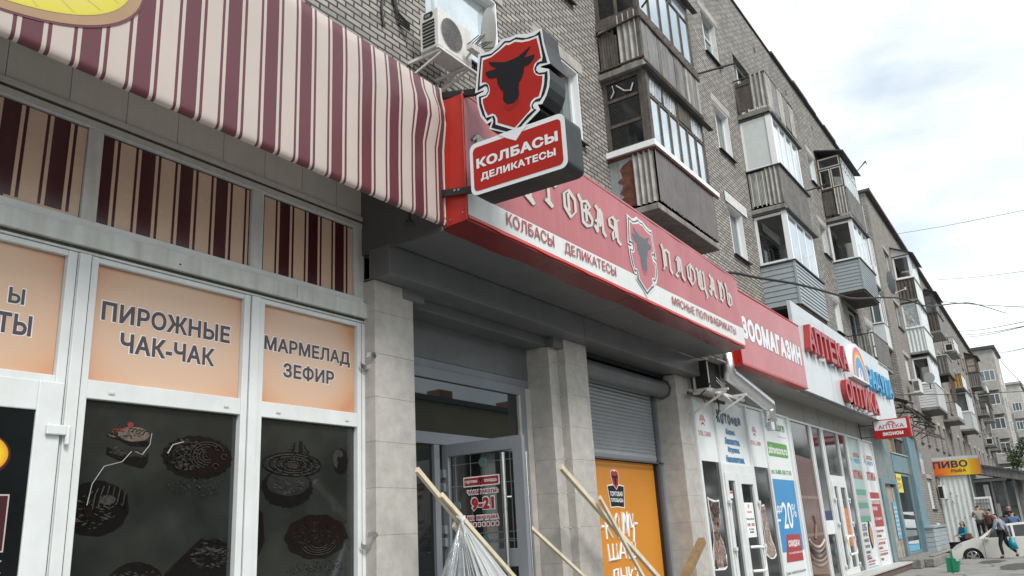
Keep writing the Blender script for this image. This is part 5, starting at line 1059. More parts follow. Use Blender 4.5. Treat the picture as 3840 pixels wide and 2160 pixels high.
def pet_shop():
    T = thing('pet_shopfront','white framed pet shop windows and door with animal stickers below the red box sign','shopfront',(17,YS,GZ))
    z0, z1 = -1.45, 2.52
    ed = [14.88,15.95,17.86,19.02,20.98]; b = MB(); col_frames(b,ed,z0-.2,z1)
    for a,c in zip(ed,ed[1:]): b.box(a+.043,c-.043,YS-.045,YS+.03,z1-.05,z1,'pvc'); b.box(a+.043,c-.043,YS-.045,YS+.03,z0-.2,z0,'pvc')
    b.box(15.99,17.82,YS-.048,YS+.03,1.0,1.19,'pvc'); b.build('window_frame', T, bevel=.005)
    Pf = [PY(YS-.004-.0016*i) for i in range(6)]
    for i,(a,c) in enumerate(((14.92,15.91),(17.90,18.98))):
        g = boxpart('glass_pane', T, a, c, YS+.0, YS+.01, z0, z1-.05, 'glass_dark')
        b = MB(); rect(b,a,c,1.2,z1-.06,'white_film',Pf[0]); cu = (15.32,18.37)[i]; crown(b,cu,1.9,.17,'red_text',Pf[1]); text(b,'ROYAL CANIN',cu-.36,cu+.35,1.665,1.765,'red_text',Pf[1],bold=.015); b.build('brand_film', g)
        b = MB()
        if i == 0:
            decal(b,DOG,'white',Pf[0]); decal(b,shrink(DOG,.88),'fur_light',Pf[1]); decal(b,ell(15.40,.30,.15,.15,16),'fur_dark',Pf[2]); decal(b,ell(15.42,.06,.11,.12,14),'fur_pink',Pf[3])
            decal(b,[(15.14,.50),(15.23,.46),(15.25,.25),(15.18,.28)],'fur_dark',Pf[3]); decal(b,[(15.64,.46),(15.55,.44),(15.53,.25),(15.62,.22)],'fur_dark',Pf[3]); decal(b,[(15.2,-.08),(15.52,-.10),(15.46,-.22),(15.26,-.24)],'fur_dark',Pf[3])
            decal(b,ell(15.42,-.46,.17,.24,16),'fur_pink',Pf[2]); decal(b,[(15.1,-.58),(15.2,-.56),(15.22,-.73),(15.06,-.72)],'fur_dark',Pf[3]); decal(b,[(15.5,-.6),(15.68,-.56),(15.68,-.70),(15.52,-.72)],'fur_dark',Pf[3])
            for (cu,cv,ru,rv,n,ms,tl) in ((15.40,.30,.28,.28,420,('fur_dark','fur_light','fur_dark','cake_mid'),1.4),(15.42,.02,.16,.12,140,('fur_pink','fur_light','fur_dark'),1.5),(15.38,-.45,.30,.36,520,('fur_pink','fur_light','fur_light','cake_mid'),1.5)): flakes(b,cu,cv,ru,rv,n,ms,int(cv*100)+50,PY(YS-.0125),.012,3,tl,shrink(DOG,.86))
            for u in (15.33,15.47): decal(b,ell(u,.20,.022,.026,10),'black',PY(YS-.031))
            decal(b,ell(15.42,.06,.035,.03,10),'black',PY(YS-.031)); b.build('dog_sticker', g)
        else:
            decal(b,CAT,'white',Pf[0]); decal(b,shrink(CAT,.88),'fur_pink',Pf[1]); decal(b,ell(18.24,.14,.09,.13,16),'fur_white',Pf[2]); decal(b,[(18.14,.43),(18.2,.36),(18.34,.38),(18.34,.24),(18.24,.20),(18.14,.27)],'fur_light',Pf[2]); decal(b,ell(18.3,-.1,.1,.2,16),'fur_white',Pf[2]); decal(b,ell(18.45,-.6,.2,.09,16),'fur_light',Pf[2])
            for (cu,cv,ru,rv,n,ms,tl) in ((18.24,.28,.2,.16,260,('fur_light','fur_white','fur_pink'),1.3),(18.3,-.12,.22,.34,460,('fur_white','fur_pink','fur_light'),1.6),(18.45,-.58,.32,.14,300,('fur_light','fur_pink','fur_white'),.4)): flakes(b,cu,cv,ru,rv,n,ms,int(cv*100)+70,PY(YS-.0125),.012,3,tl,shrink(CAT,.86))
            for u in (18.19,18.29): decal(b,ell(u,.27,.018,.014,10),'black',PY(YS-.031))
            b.build('cat_sticker', g)
    g = boxpart('glass_pane', T, 15.99, 17.82, YS+.0, YS+.01, 1.19, z1-.05, 'white_film')
    b = MB(); u = 16.13
    for i,ch in enumerate('КОТОФЕЙ'): text(b,ch,u,u+.178,2.0+.005*i-(.03 if i%2 else 0),2.26-.022*i+(.02 if i%2 else 0)+(.07 if ch == 'Й' else 0),'navy',Pf[1],bold=.095); u += .203
    for s_,u0,u1,v in (('Корма.',16.55,17.10,1.83),('Лакомства.',16.42,17.32,1.65),('Игрушки.',16.55,17.25,1.47),('Наполнители.',16.38,17.48,1.29)): text(b,s_,u0,u1,v-.065,v+.075,'blue_text',Pf[1],bold=.075,slant=.12)
    b.build('shop_name_words', g)
    # door
    b = MB()
    for a,c in ((16.0,16.66),(16.68,17.81)): frame_bars(b,a,c,z0,.995,YS-.075,YS-.0,.14 if a < 16.5 else .19,'pvc')
    d = b.build('door', T, bevel=.006)
    b = MB(); rect(b,16.14,16.53,z0+.14,.86,'glass_dark',PY(YS-.03)); rect(b,16.87,17.62,z0+.19,.81,'glass_dark',PY(YS-.03)); b.build('door_glass', d)
    b = MB(); P = [PY(YS-.034-.0016*i) for i in range(3)]; rect(b,16.96,17.53,-.24,.44,'white',P[0]); crown(b,17.24,.34,.06,'red_text',P[1]); text(b,'ROYAL CANIN',17.12,17.38,.235,.275,'red_text',P[1]); text(b,'Режим работы:',17.02,17.48,.085,.145,'navy',P[1]); text(b,'10.00 - 20.00',17.03,17.47,-.025,.04,'red_text',P[1],bold=.04); text(b,'без обеда и',17.1,17.4,-.105,-.06,'navy',P[1]); text(b,'выходных',17.13,17.38,-.165,-.12,'navy',P[1]); rect(b,16.2,16.4,.52,.66,'white',P[0]); rect(b,16.21,16.39,.61,.65,'red_text',P[1]); b.build('opening_hours_sheet', d)
    b = MB(); b.tube([(16.90,YS-.08,-.42),(17.0,YS-.19,-.42),(17.34,YS-.19,-.44),(17.38,YS-.19,-.5),(17.36,YS-.19,-.82),(17.30,YS-.19,-.88),(16.97,YS-.19,-.87),(16.88,YS-.08,-.87)],.025,'white',8); b.build('door_handle', d)
    for x in (16.03,17.77):
        for z in (.45,-.42,-1.2): b = MB(); b.box(x-.06,x+.06,YS-.115,YS-.078,z-.03,z+.03,'pvc'); b.tube([(x,YS-.1,z-.11),(x,YS-.1,z-.035)],.02,'trim_beige',8); b.build('door_hinge', d)
    # advertisement panel of the on-line chemist
    g = boxpart('glass_pane', T, 19.06, 20.94, YS+.0, YS+.01, z0, z1-.05, 'white_film'); b = MB()
    text(b,'Здrav',19.16,19.86,2.1,2.34,'zd_teal',Pf[1],.02); text(b,'store',19.95,20.74,2.1,2.30,'green_text',Pf[1],.03); text(b,'сеть магазинов здоровья',20.1,20.78,1.955,1.985,'grey_film',Pf[1])
    decal(b,rrect(19.16,20.74,1.49,1.81,.04),'zd_green',Pf[1]); text(b,'zdravstore.ru',19.24,20.68,1.55,1.745,'white',Pf[2],.03); text(b,'тел. 8-800-350-77-03',19.17,20.78,1.085,1.19,'green_text',Pf[1],.012)
    rect(b,19.07,20.9,-.62,.97,'zd_blue',Pf[1]); text(b,'до',19.22,19.60,.20,.38,'white',Pf[2],.02); rect(b,19.15,19.40,.04,.085,'white',Pf[2]); text(b,'20',19.60,20.36,-.13,.46,'white',Pf[2],.01); text(b,'%',20.38,20.72,.12,.42,'white',Pf[2],.0)
    decal(b,[(19.66,-.25),(20.74,-.27),(20.74,-.85),(19.42,-.84)],'zd_red',Pf[3]); text(b,'СКИДКА!',19.72,20.62,-.545,-.38,'white',Pf[4],.04); text(b,'при онлайн-бронировании',19.68,20.70,-.69,-.63,'white',Pf[4],.01); text(b,'Сервис онлайн-бронирования',19.25,20.8,-1.12,-1.03,'text_grey',Pf[1],.0); b.build('advert_words', g)
    b = MB(); b.box(14.86,21.0,YS-.03,YS+.04,2.523,3.0,'fascia_beige'); b.box(17.9,19.35,YS-.06,YS-.032,2.535,3.0,'fascia_beige'); b.box(14.86,33.1,YS-.6,YS-.034,3.0,3.02,'fascia_beige'); b.build('fascia', T)
    b = MB(); b.tube([(18.3,YS-.07,2.95),(18.32,YS-.10,2.75),(18.42,YS-.09,2.66),(18.48,YS-.05,2.72)],.012,'black',6); b.build('loose_cable', T)
    boxpart('step', T, 15.0, 21.0, 4.9, YS+.03, GZ, z0-.203, 'concrete', bevel=.01)
pet_shop()
def pharmacy():
    T = thing('pharmacy_shopfront','white framed pharmacy windows with optician film strips under the white sign panel','shopfront',(26,YS,GZ))
    z0, z1 = -1.45, 2.50; edw = [(21.02,21.0+.19),(22.95,23.16),(24.12,24.36),(26.02,26.12),(27.03,27.24),(28.87,29.17),(30.84,30.98)]
    b = MB()
    for a,c in edw: b.box(a,c,YS-.05,YS+.03,z0-.1,z1,'pvc')
    for (_,a),(c,_) in zip(edw,edw[1:]): b.box(a,c,YS-.045,YS+.03,z1-.05,z1,'pvc'); b.box(a,c,YS-.045,YS+.03,z0-.1,z0,'pvc')
    b.box(24.36,26.02,YS-.048,YS+.03,1.05,1.2,'pvc'); b.build('window_frame', T, bevel=.005)
    b = MB()
    for a,c in edw: b.box((a+c)/2-.006,(a+c)/2+.006,YS-.053,YS-.0505,z0,z1-.05,'dirt')
    b.build('frame_joints', T)
    for i,((_,a),(c,_)) in enumerate(zip(edw,edw[1:])):
        g = boxpart('glass_pane', T, a, c, YS+.0, YS+.01, z0, z1-.05, ('glass_dark','glass_dark','glass_dark','glass_dark','teal_film','white_film')[i])
        P = [PY(YS-.004-.0016*k) for k in range(6)]; b = MB()
        if i == 0:
            decal(b,[(a,z0+.25),(c,z0+.05),(c,1.55),(a,1.62)],'rust_film',P[0]); rect(b,a+.1,c-.05,-.35,-.28,'tan_film',P[1])
            for k in range(5): b.tube([P[2](u,-.62-.11*k+.18*((u-22.2)/.7)**2*(1 if k < 3 else .6)) for u in [21.45+.1*j for j in range(15)]],.035,('cream','tan_film','cake_mid','tan_film','tan_film')[k],5)
            b.tube([P[2](22.0+.25*math.sin(j*.55),-.42+.14*j) for j in range(5)],.04,'tan_film',5); rect(b,a,c,.55,.62,'tan_film',P[1]); decal(b,[(a,-1.2),(c,-1.3),(c,-.95),(a,-.9)],'tan_film',P[1]); b.build('coffee_cup_film', g)
        elif i == 1: rect(b,a,c,-.35,.0,'white_film',P[0]); rect(b,a,c,.0,.25,'navy',P[0]); b.build('film_band', g)
        elif i in (4,5):
            w = c-a
            for k,(n_,_) in enumerate(rain): decal(b,[(a+.1*w+.13+(.13-.017*k)*math.cos(t),1.72+(.26-.034*k)*math.sin(t)) for t in (math.pi*j/14 for j in range(15))]+[(a+.1*w+.13+(.113-.017*k)*math.cos(t),1.72+(.226-.034*k)*math.sin(t)) for t in (math.pi*(14-j)/14 for j in range(15))],n_,P[1])
            text(b,'АПТЕКА',a+.42*w,a+.93*w,1.86,2.0,'red_text',P[1],.03); text(b,'РАДУГА',a+.42*w,a+.93*w,1.66,1.82,'zd_blue',P[1],.03); text(b,'ОПТИКА',a+.08*w,a+.95*w,1.18,1.46,'red_text',P[1],.04)
            if i == 4:
                for k,m in enumerate(('green_film','grey_film','green_film','grey_film','green_film')): rect(b,a,c,.70-.2*k,.87-.2*k,m,P[1])
                decal(b,[(a,-1.4),(c,-1.4),(c,-.12),(a,-.12)],'poster_pale',P[1]); decal(b,ell(a+.74*w,-.5,.16*w,.42,18),'hair',P[2]); decal(b,ell(a+.83*w,-.52,.13*w,.32,16),'skin',P[3]); decal(b,[(a+.60*w,-.95),(c,-.85),(c,-1.4),(a+.7*w,-1.4)],'white_film',P[2])
                for k,(s_,h) in enumerate((('ШБ',.2),('МНК',.13),('ЫМБШ',.1),('БЫНКМ',.09),('ИНШМК',.08),('ШИНБ',.07))): text(b,s_,a+.06*w,a+.5*w,-.36-.165*k,-.36-.165*k+h,'text_grey',P[3],.04)
                for k,s_ in enumerate(('ПРОВЕРЬ','СВОЁ ЗРЕНИЕ','НА СОВРЕМЕННОМ','ОБОРУДОВАНИИ')): text(b,s_,a+.03*w,a+(.45,.55,.8,.7)[k]*w,-1.11-.085*k,-1.06-.085*k,'red_text',P[4],.03)
            else:
                rect(b,a+.02,c-.02,-.28,.80,'zd_red',P[1]); rect(b,a+.02,c-.02,.56,.60,'white',P[2])
                for s_,v in (('ИЗГОТОВЛЕНИЕ',.50),('ОЧКОВ',.30)): text(b,s_,a+.1*w,a+(.92 if v > .4 else .6)*w,v-.07,v+.05,'white',P[2],.03)
                text(b,'ОТ 30 МИНУТ',a+.1*w,a+.9*w,-.08,.01,'white',P[2],.02)
                for s_,v,q in (('МЕДИЦИНСКИЕ',-.43,.85),('ОПРАВЫ',-.57,.55),('КОНТАКТНЫЕ',-.80,.8),('ЛИНЗЫ',-.94,.5),('СОЛНЦЕЗАЩИТНЫЕ',-1.14,.9),('ОЧКИ',-1.28,.4)): text(b,s_,a+.08*w,a+q*w,v-.04,v+.045,'red_text',P[1],.03)
                rect(b,a+.06,c-.06,-.69,-.675,'zd_red',P[1]); rect(b,a+.06,c-.06,-1.05,-1.035,'zd_red',P[1])
            b.build('optician_film', g)
    b = MB(); frame_bars(b,24.37,25.05,z0,1.045,YS-.075,YS-.0,.15,'pvc'); frame_bars(b,25.07,26.01,z0,1.045,YS-.075,YS-.0,.17,'pvc'); d = b.build('door', T, bevel=.006)
    b = MB(); rect(b,24.52,24.90,z0+.15,.895,'glass_dark',PY(YS-.03)); rect(b,25.24,25.84,z0+.17,.875,'glass_dark',PY(YS-.03)); b.build('door_glass', d)
    b = MB(); P = [PY(YS-.034),PY(YS-.0356)]; rect(b,25.26,25.80,-.72,.30,'orange_film',P[0])
    for s_,v in (('ДОБРО',.05),('ПОЖАЛОВАТЬ',-.12),('ОТДЕЛ',-.3),('ОПТИКИ',-.45)): text(b,s_,25.33,25.74,v-.03,v+.04,'cream',P[1],.02)
    b.build('orange_notice', d)
    for x in (25.0,25.16):
        b = MB(); q = -1 if x < 25.1 else 1; b.tube([(x+q*.06,YS-.08,-.45),(x+q*.06,YS-.18,-.45),(x+q*.30,YS-.18,-.45),(x+q*.36,YS-.18,-.52),(x+q*.36,YS-.18,-.85),(x+q*.30,YS-.18,-.92),(x+q*.06,YS-.18,-.92),(x+q*.06,YS-.08,-.92)],.024,'white',8); b.build('door_handle', d)
    for x in (24.38,26.0):
        for z in (.55,-.1,-1.2): b = MB(); b.box(x-.06,x+.06,YS-.115,YS-.078,z-.03,z+.03,'pvc'); b.tube([(x,YS-.1,z-.11),(x,YS-.1,z-.035)],.02,'trim_beige',8); b.build('door_hinge', d)
    b = MB(); b.box(21.0,31.0,YS-.03,YS+.04,2.503,3.0,'fascia_beige')
    for x in (22.6,24.2,25.8,27.4,29.0,30.2): b.box(x-.004,x+.004,YS-.034,YS-.03,2.52,3.0,'dirt')
    b.build('fascia', T)
    b = MB(); b.box(20.9,31.6,5.25,YS-.055,-1.51,-1.455,'marble_step'); b.box(20.95,31.5,5.3,YS-.055,GZ,-1.513,'plinth_brown'); b.build('entrance_step', T, bevel=.008)
pharmacy()
# ---------------------------------------------------------------- signs above them
def signs():
    Z = thing('box_sign','plain red box sign with white block letters beside the white pharmacy panel','shop sign',(17.6,4.95,2.95))
    x0,x1 = 15.42,20.02; b = MB(); b.prism([(x0,4.9,2.93),(x1,4.9,2.97),(x1,4.9,4.50),(x0,4.9,4.47)],[(x0,5.13,2.93),(x1,5.13,2.97),(x1,5.13,4.50),(x0,5.13,4.47)],'red_box'); b.build('sign_box', Z, bevel=.004)
    b = MB(); b.poly([(x0+.015,4.897,2.97),(x1-.015,4.897,3.01),(x1-.015,4.897,4.47),(x0+.015,4.897,4.44)],'zoo_red'); b.bar((x0,4.893,4.472),(x1,4.893,4.502),.012,.022,'red_edge'); b.bar((x0,4.893,2.94),(x1,4.893,2.98),.012,.022,'red_edge'); b.build('sign_face', Z)
    b = MB(); text(b,'ЗООМАГАЗИН',15.62,19.84,3.475,3.975,'banner_dark',PY(4.8955),bold=.085); text(b,'ЗООМАГАЗИН',15.65,19.81,3.49,3.96,'sign_white',PY(4.894),bold=.065); text(b,'ул. Никитина 20, ул. Вокзальная 2',18.78,19.76,3.04,3.075,'cream',PY(4.894)); b.build('sign_words', Z)
    b = MB()
    for y,z in ((4.96,3.02),(5.08,3.02),(5.0,3.4)): b.tube([(x0+.003,y,z),(x0-.006,y,z)],.012,'steel',8)
    b.build('box_screws', Z)
    # white cassette panel with raised letters
    C = thing('pharmacy_sign','wide white panel with raised red and blue channel letters and a rainbow emblem','shop sign',(26.5,5.1,3.05))
    b = MB(); b.box(20.42,32.8,5.1,5.19,3.04,5.28,'cassette_white'); b.build('back_panel', C, bevel=.006)
    b = MB()
    for x in (23.5,26.6,29.7): b.box(x-.004,x+.004,5.097,5.1,3.05,5.27,'grey_film')
    b.box(20.42,32.8,5.08,5.2,3.02,3.038,'grey_alu'); b.build('panel_joints', C)
    F, Bk = PY(4.94), PY(5.09)
    def word(s_,u0,u1,v0,v1,m,name,bold=.03,sp=1.0):
        b = MB(); n = len(s_); w = (u1-u0)/(n-.08)
        for i,ch in enumerate(s_):
            a = u0+i*w; text(b,ch,a,a+w*.90,v0,v1,m,F,bold=bold,P2=Bk)
            if ch in 'АПТЕКРИ':   # slab serifs
                for q in ((.0,.30),(.60,.92)) if ch in 'АПКИ' else ((.25,.62),): b.box(a+w*q[0],a+w*q[1],4.945,5.088,v0-.012,v0+.06,m)
        b.build(name, C)
    word('АПТЕКА',21.08,25.3,4.10,4.80,'letter_red','red_letters',.028); word('ОПТИКА',24.42,28.85,3.14,3.80,'letter_red','red_letters',.028); word('РАДУГА',27.86,32.02,3.99,4.63,'letter_blue','blue_letters',.028)
    b = MB(); cx,cz,rx,rz = 26.75,4.06,1.08,1.08; o = [(cx+rx*math.cos(t),cz+rz*math.sin(t)) for t in (math.pi*i/30 for i in range(31))]+[(cx-rx,cz-.06),(cx+rx,cz-.06)]
    b.prism([(u,4.93,v) for u,v in o],[(u,5.095,v) for u,v in o],'sign_white'); b.build('rainbow_box', C)
    b = MB(); rad = [.97,.84,.74,.66,.58,.46,.34]
    for k,(n_,_) in enumerate(rain):
        a,c = rad[k],rad[k+1]
        for i in range(30):
            t0,t1 = math.pi*i/30,math.pi*(i+1)/30; b.poly([(cx+r*math.cos(t),4.927,cz+r*math.sin(t)) for r,t in ((a,t0),(a,t1),(c,t1),(c,t0))],('rb_red','rb_orange','rb_yellow','rb_blue','zd_blue','zd_blue')[k])
    b.tube([(cx,4.925,cz+.05),(cx+.03,4.925,cz+.12),(cx-.03,4.925,cz+.2),(cx,4.925,cz+.27)],.012,'red_text',5); b.poly([(cx-.07,4.926,cz+.27),(cx,4.926,cz+.18),(cx+.07,4.926,cz+.27)],'red_text'); b.build('rainbow_emblem', C)
    for xs,z in (((21.7,22.6,23.5,24.5,25.1),4.02),((24.8,25.7,26.3,27.0,27.8),3.06)):
        for x in xs: boxpart('letter_fixing', C, x-.02,x+.02,4.98,5.09,z,z+.08,'white')
    # small double-sided light box on a bracket
    E_ = thing('hanging_lightbox','small white and red pharmacy light box on a metal bracket below the white panel','shop sign',(29.3,4.8,2.42))
    X = 29.25; q = X/31; P0 = [PX(X-.002-.0016*k) for k in range(3)]; sc = lambda f: (lambda u,v: f(u*q,v*q)); P = [sc(f) for f in P0]; b = MB(); b.box(X,X+.2,4.45*q,5.64*q,2.56*q,3.22*q,'red_box'); b.build('lightbox_case', E_, bevel=.02)
    b = MB(); rect(b,5.59,4.55,2.86,3.18,'sign_white',P[0]); rect(b,5.61,4.53,2.60,2.855,'sign_red',P[0]); text(b,'АПТЕКА',5.46,4.64,2.90,3.03,'red_text',P[1],.02); text(b,'ЭКОНОМ',5.36,4.70,2.66,2.78,'sign_white',P[1],.06)
    for r in (.145,.095): 
        for i in range(16):
            t0,t1 = math.pi*i/16,math.pi*(i+1)/16; b.poly([P[1](5.05-w_*math.cos(t),3.03+w_*.8*math.sin(t)) for w_,t in ((r,t0),(r,t1),(r-.03,t1),(r-.03,t0))],'red_text')
    b.build('lightbox_face', E_)
    b = MB()
    for z in (2.52,2.90): b.tube([(X+.1,5.3,z),(X+.1,YS-.03,z)],.014,'iron',6)
    b.tube([(X+.1,YS-.05,2.46),(X+.1,YS-.05,2.98)],.014,'iron',6); b.build('bracket', E_)
    # air conditioner on brackets next to the pet shop, with its zinc rain pipe
    A = thing('air_conditioner','open grey air conditioner casing on rusty brackets above the pet shop corner','air conditioner',(15.1,5.5,2.4))
    b = MB(); b.box(14.86,15.74,5.4,5.72,2.47,3.04,'ac_white'); b.build('casing', A, bevel=.008); b = MB(); b.box(14.852,14.858,5.41,5.66,2.5,3.0,'black'); b.box(14.90,15.45,5.392,5.398,2.5,3.02,'black')
    for i in range(11): b.box(14.90,15.45,5.387,5.391,2.51+i*.047,2.516+i*.047,'iron')
    b.build('fan_opening', A)
    b = MB(); b.box(14.45,16.5,5.3,5.345,2.38,2.43,'ac_white'); b.box(14.5,16.4,5.68,5.72,2.36,2.42,'rusty_iron')
    for x in (14.72,15.72): b.bar((x,5.0,2.40),(x,YS-.05,2.40),.04,.045,'ac_white'); b.bar((x,5.05,2.37),(x,YS-.05,2.02),.035,.035,'ac_white')
    b.bar((14.9,5.2,2.36),(16.9,5.55,2.33),.03,.03,'ac_white'); b.build('support_bracket', A)
    b = MB(); b.tube([(14.75,5.35,2.55),(14.68,5.38,2.46),(14.62,5.5,2.35),(14.66,5.45,2.2)],.012,'black',6); b.tube([(14.98,5.35,2.36),(15.06,5.34,2.18),(15.02,5.34,2.05),(14.9,5.36,1.93)],.016,'black',6); b.tube([(15.2,5.37,2.72),(15.45,5.36,2.62),(15.66,5.35,2.72)],.007,'white',5); b.tube([(15.18,5.37,2.66),(15.4,5.36,2.58),(15.66,5.35,2.66)],.007,'white',5); b.build('cables', A)
    b = MB(); pts = [(15.42,5.2,3.3),(15.42,5.2,2.80),(17.70,5.2,2.42),(17.74,5.2,2.06)]; b.tube(pts,.115,'zinc',20); 
    for a,c,t in ((pts[1],pts[2],.25),(pts[1],pts[2],.55),(pts[2],pts[3],.35)):
        p = Vector(a).lerp(Vector(c),t); d = (Vector(c)-Vector(a)).normalized(); b.tube([p-d*.012,p+d*.012],.121,'zinc',20)
    b.tube([(17.735,5.2,2.10),(17.75,5.2,1.88)],.108,'zinc',20,cap=False); b.tube([(17.75,5.2,1.885),(17.75,5.2,1.89)],.10,'black',16)
    o = tag(b.build('rain_pipe', smooth=False),'shiny zinc rain pipe with an elbow hanging in front of the pet shop windows','rain pipe')
    for p in o.data.polygons: p.use_smooth = len(p.vertices) == 4
signs()
# ---------------------------------------------------------------- run-down blue shop unit beyond the pharmacy
def blue_shop():
    T = thing('blue_painted_shop','run-down shop unit with peeling blue paint, boarded door and dirty window beside the pharmacy','shopfront',(35,YS,GZ))
    b = MB(); wall_open(b,31.0,39.4,-1.45,3.3,YS,[(31.55,34.0,-1.46+.01,1.18),(34.52,37.62,-1.40,1.6),(34.45,37.75,2.35,2.95)],'mural',.15); b.box(34.4,38.0,YS-.02,YS-.003,1.62,2.34,'blue_paint'); b.build('wall', T)
    b = MB(); b.box(31.15,31.75,YS-.09,YS+.05,-1.45,1.30,'blue_paint'); b.box(33.85,34.2,YS-.09,YS+.05,-1.45,1.30,'blue_paint'); b.box(31.75,33.85,YS-.09,YS+.05,1.12,1.30,'blue_paint'); f = b.build('door_frame', T, bevel=.012)
    b = MB(); x = 31.77
    for i,w in enumerate((.62,.55,.5,.38)): b.box(x,x+w-.015,YS+.03-.012*(i%2),YS+.07,-1.45+.05*(i%2),1.10-.02*i,'door_planks'); x += w
    b.box(33.0,33.7,YS-.003,YS+.01,-.78,.52,'sky_paper')
    for i in range(7): b.box(33.06,33.6,YS-.006,YS-.0035,-.62+.15*i,-.56+.15*i,'cassette_white')
    b.build('boarded_door', T)
    b = MB(); frame_bars(b,34.53,37.61,-1.39,1.59,YS+.02,YS+.1,.09,'blue_paint',mulls=()); b.build('window_frame', T)
    b = MB(); rect(b,34.6,37.54,-1.32,1.52,'glass_dark',PY(YS+.06))
    for v,m in ((.12,'cassette_white'),(-.36,'cassette_white'),(-.95,'poster_pale')): decal(b,[(34.9,v-.05),(37.4,v-.12),(37.4,v+.02),(34.9,v+.03)],m,PY(YS+.055))
    for v,m in ((-.22,'poster_pale'),(-.62,'mural'),(-1.15,'sky_paper')): decal(b,[(34.8,v-.12),(37.4,v-.14),(37.4,v+.06),(34.8,v+.12)],m,PY(YS+.057))
    b.build('window_pane', T)
    b = MB(); rect(b,34.62,35.72,.86,1.55,'yellow_paper',PY(YS-.004)); text(b,'РЕМОНТ',34.72,35.6,1.3,1.42,'text_grey',PY(YS-.0056)); text(b,'27-1',34.8,35.55,1.0,1.22,'text_grey',PY(YS-.0056),.03); b.build('yellow_notice', T)
    b = MB(); rect(b,34.5,35.5,2.38,2.93,'yellow_board',PY(YS+.1)); rect(b,35.5,37.7,2.38,2.93,'black',PY(YS+.12)); b.box(35.5,35.6,YS+.0,YS+.1,2.38,2.93,'blue_paint'); b.bar((36.3,YS+.05,2.38),(36.6,YS+.05,2.93),.05,.05,'rusty_iron'); b.bar((37.0,YS+.05,2.93),(36.8,YS+.05,2.38),.05,.05,'wood_old'); b.box(34.4,37.8,YS-.06,YS-.003,2.30,2.345,'concrete_pale'); b.build('broken_transom', T)
    b = MB(); b.box(37.75,39.5,YS-.16,YS-.004,-1.45,3.1,'blue_paint'); b.build('corner_pilaster', T, bevel=.01)
    b = MB(); rnd = random.Random(6)
    n = 24; prof = []
    for i in range(n+1):
        x = 29.2+i*(35.3-29.2)/n; prof.append(x)
    b.box(31.55,38.9,5.0,YS-.004,GZ,-1.40,'stone_base'); b.box(32.2,36.3,4.7,4.998,GZ,-1.42,'stone_base'); b.box(33.4,38.6,4.86,4.998,-1.42,-1.36,'concrete'); o = b.build('stone_base', T, bevel=.03)
    # broken metal canopy above it
    Cn = thing('broken_canopy','rusty broken canopy frame with torn roofing over the blue shop unit','canopy',(39.5,5.4,3.4))
    b = MB(); rnd = random.Random(12)
    for i in range(16):
        x = 36.4+i*.5; b.add([(x,5.98,4.75+rnd.uniform(-.06,.06)-.02*i),(x+.6,5.98,4.72+rnd.uniform(-.06,.06)-.02*i),(x+.6,5.25+rnd.uniform(-.15,.15),4.42+rnd.uniform(-.12,.05)-.02*i),(x,5.25+rnd.uniform(-.15,.15),4.45+rnd.uniform(-.12,.05)-.02*i)],[(0,1,2,3)],'slate_dark' if i%3 else 'rusty_iron')
    b.build('torn_roofing', Cn)
    b = MB(); b.bar((36.4,5.35,4.3),(44.6,5.35,3.95),.07,.09,'rusty_iron'); b.bar((37,5.4,3.6),(45.2,5.2,3.55),.05,.06,'rusty_iron'); b.bar((38.4,5.4,3.4),(45.2,5.1,3.42),.05,.05,'rusty_iron')
    for x in (36.8,38.6,40.5,42.6,44.4): b.bar((x,5.98,4.2),(x,5.3,4.25-.04*(x-36)),.05,.05,'rusty_iron'); b.bar((x,5.98,3.5),(x,5.3,4.2-.04*(x-36)),.04,.04,'iron')
    for i in range(10): b.bar((36.5+i*.8,5.4,4.38),(36.4+i*.8+rnd.uniform(-.2,.2),5.3,3.9+rnd.uniform(-.3,.2)),.03,.03,'iron')
    b.build('canopy_frame', Cn)
blue_shop()
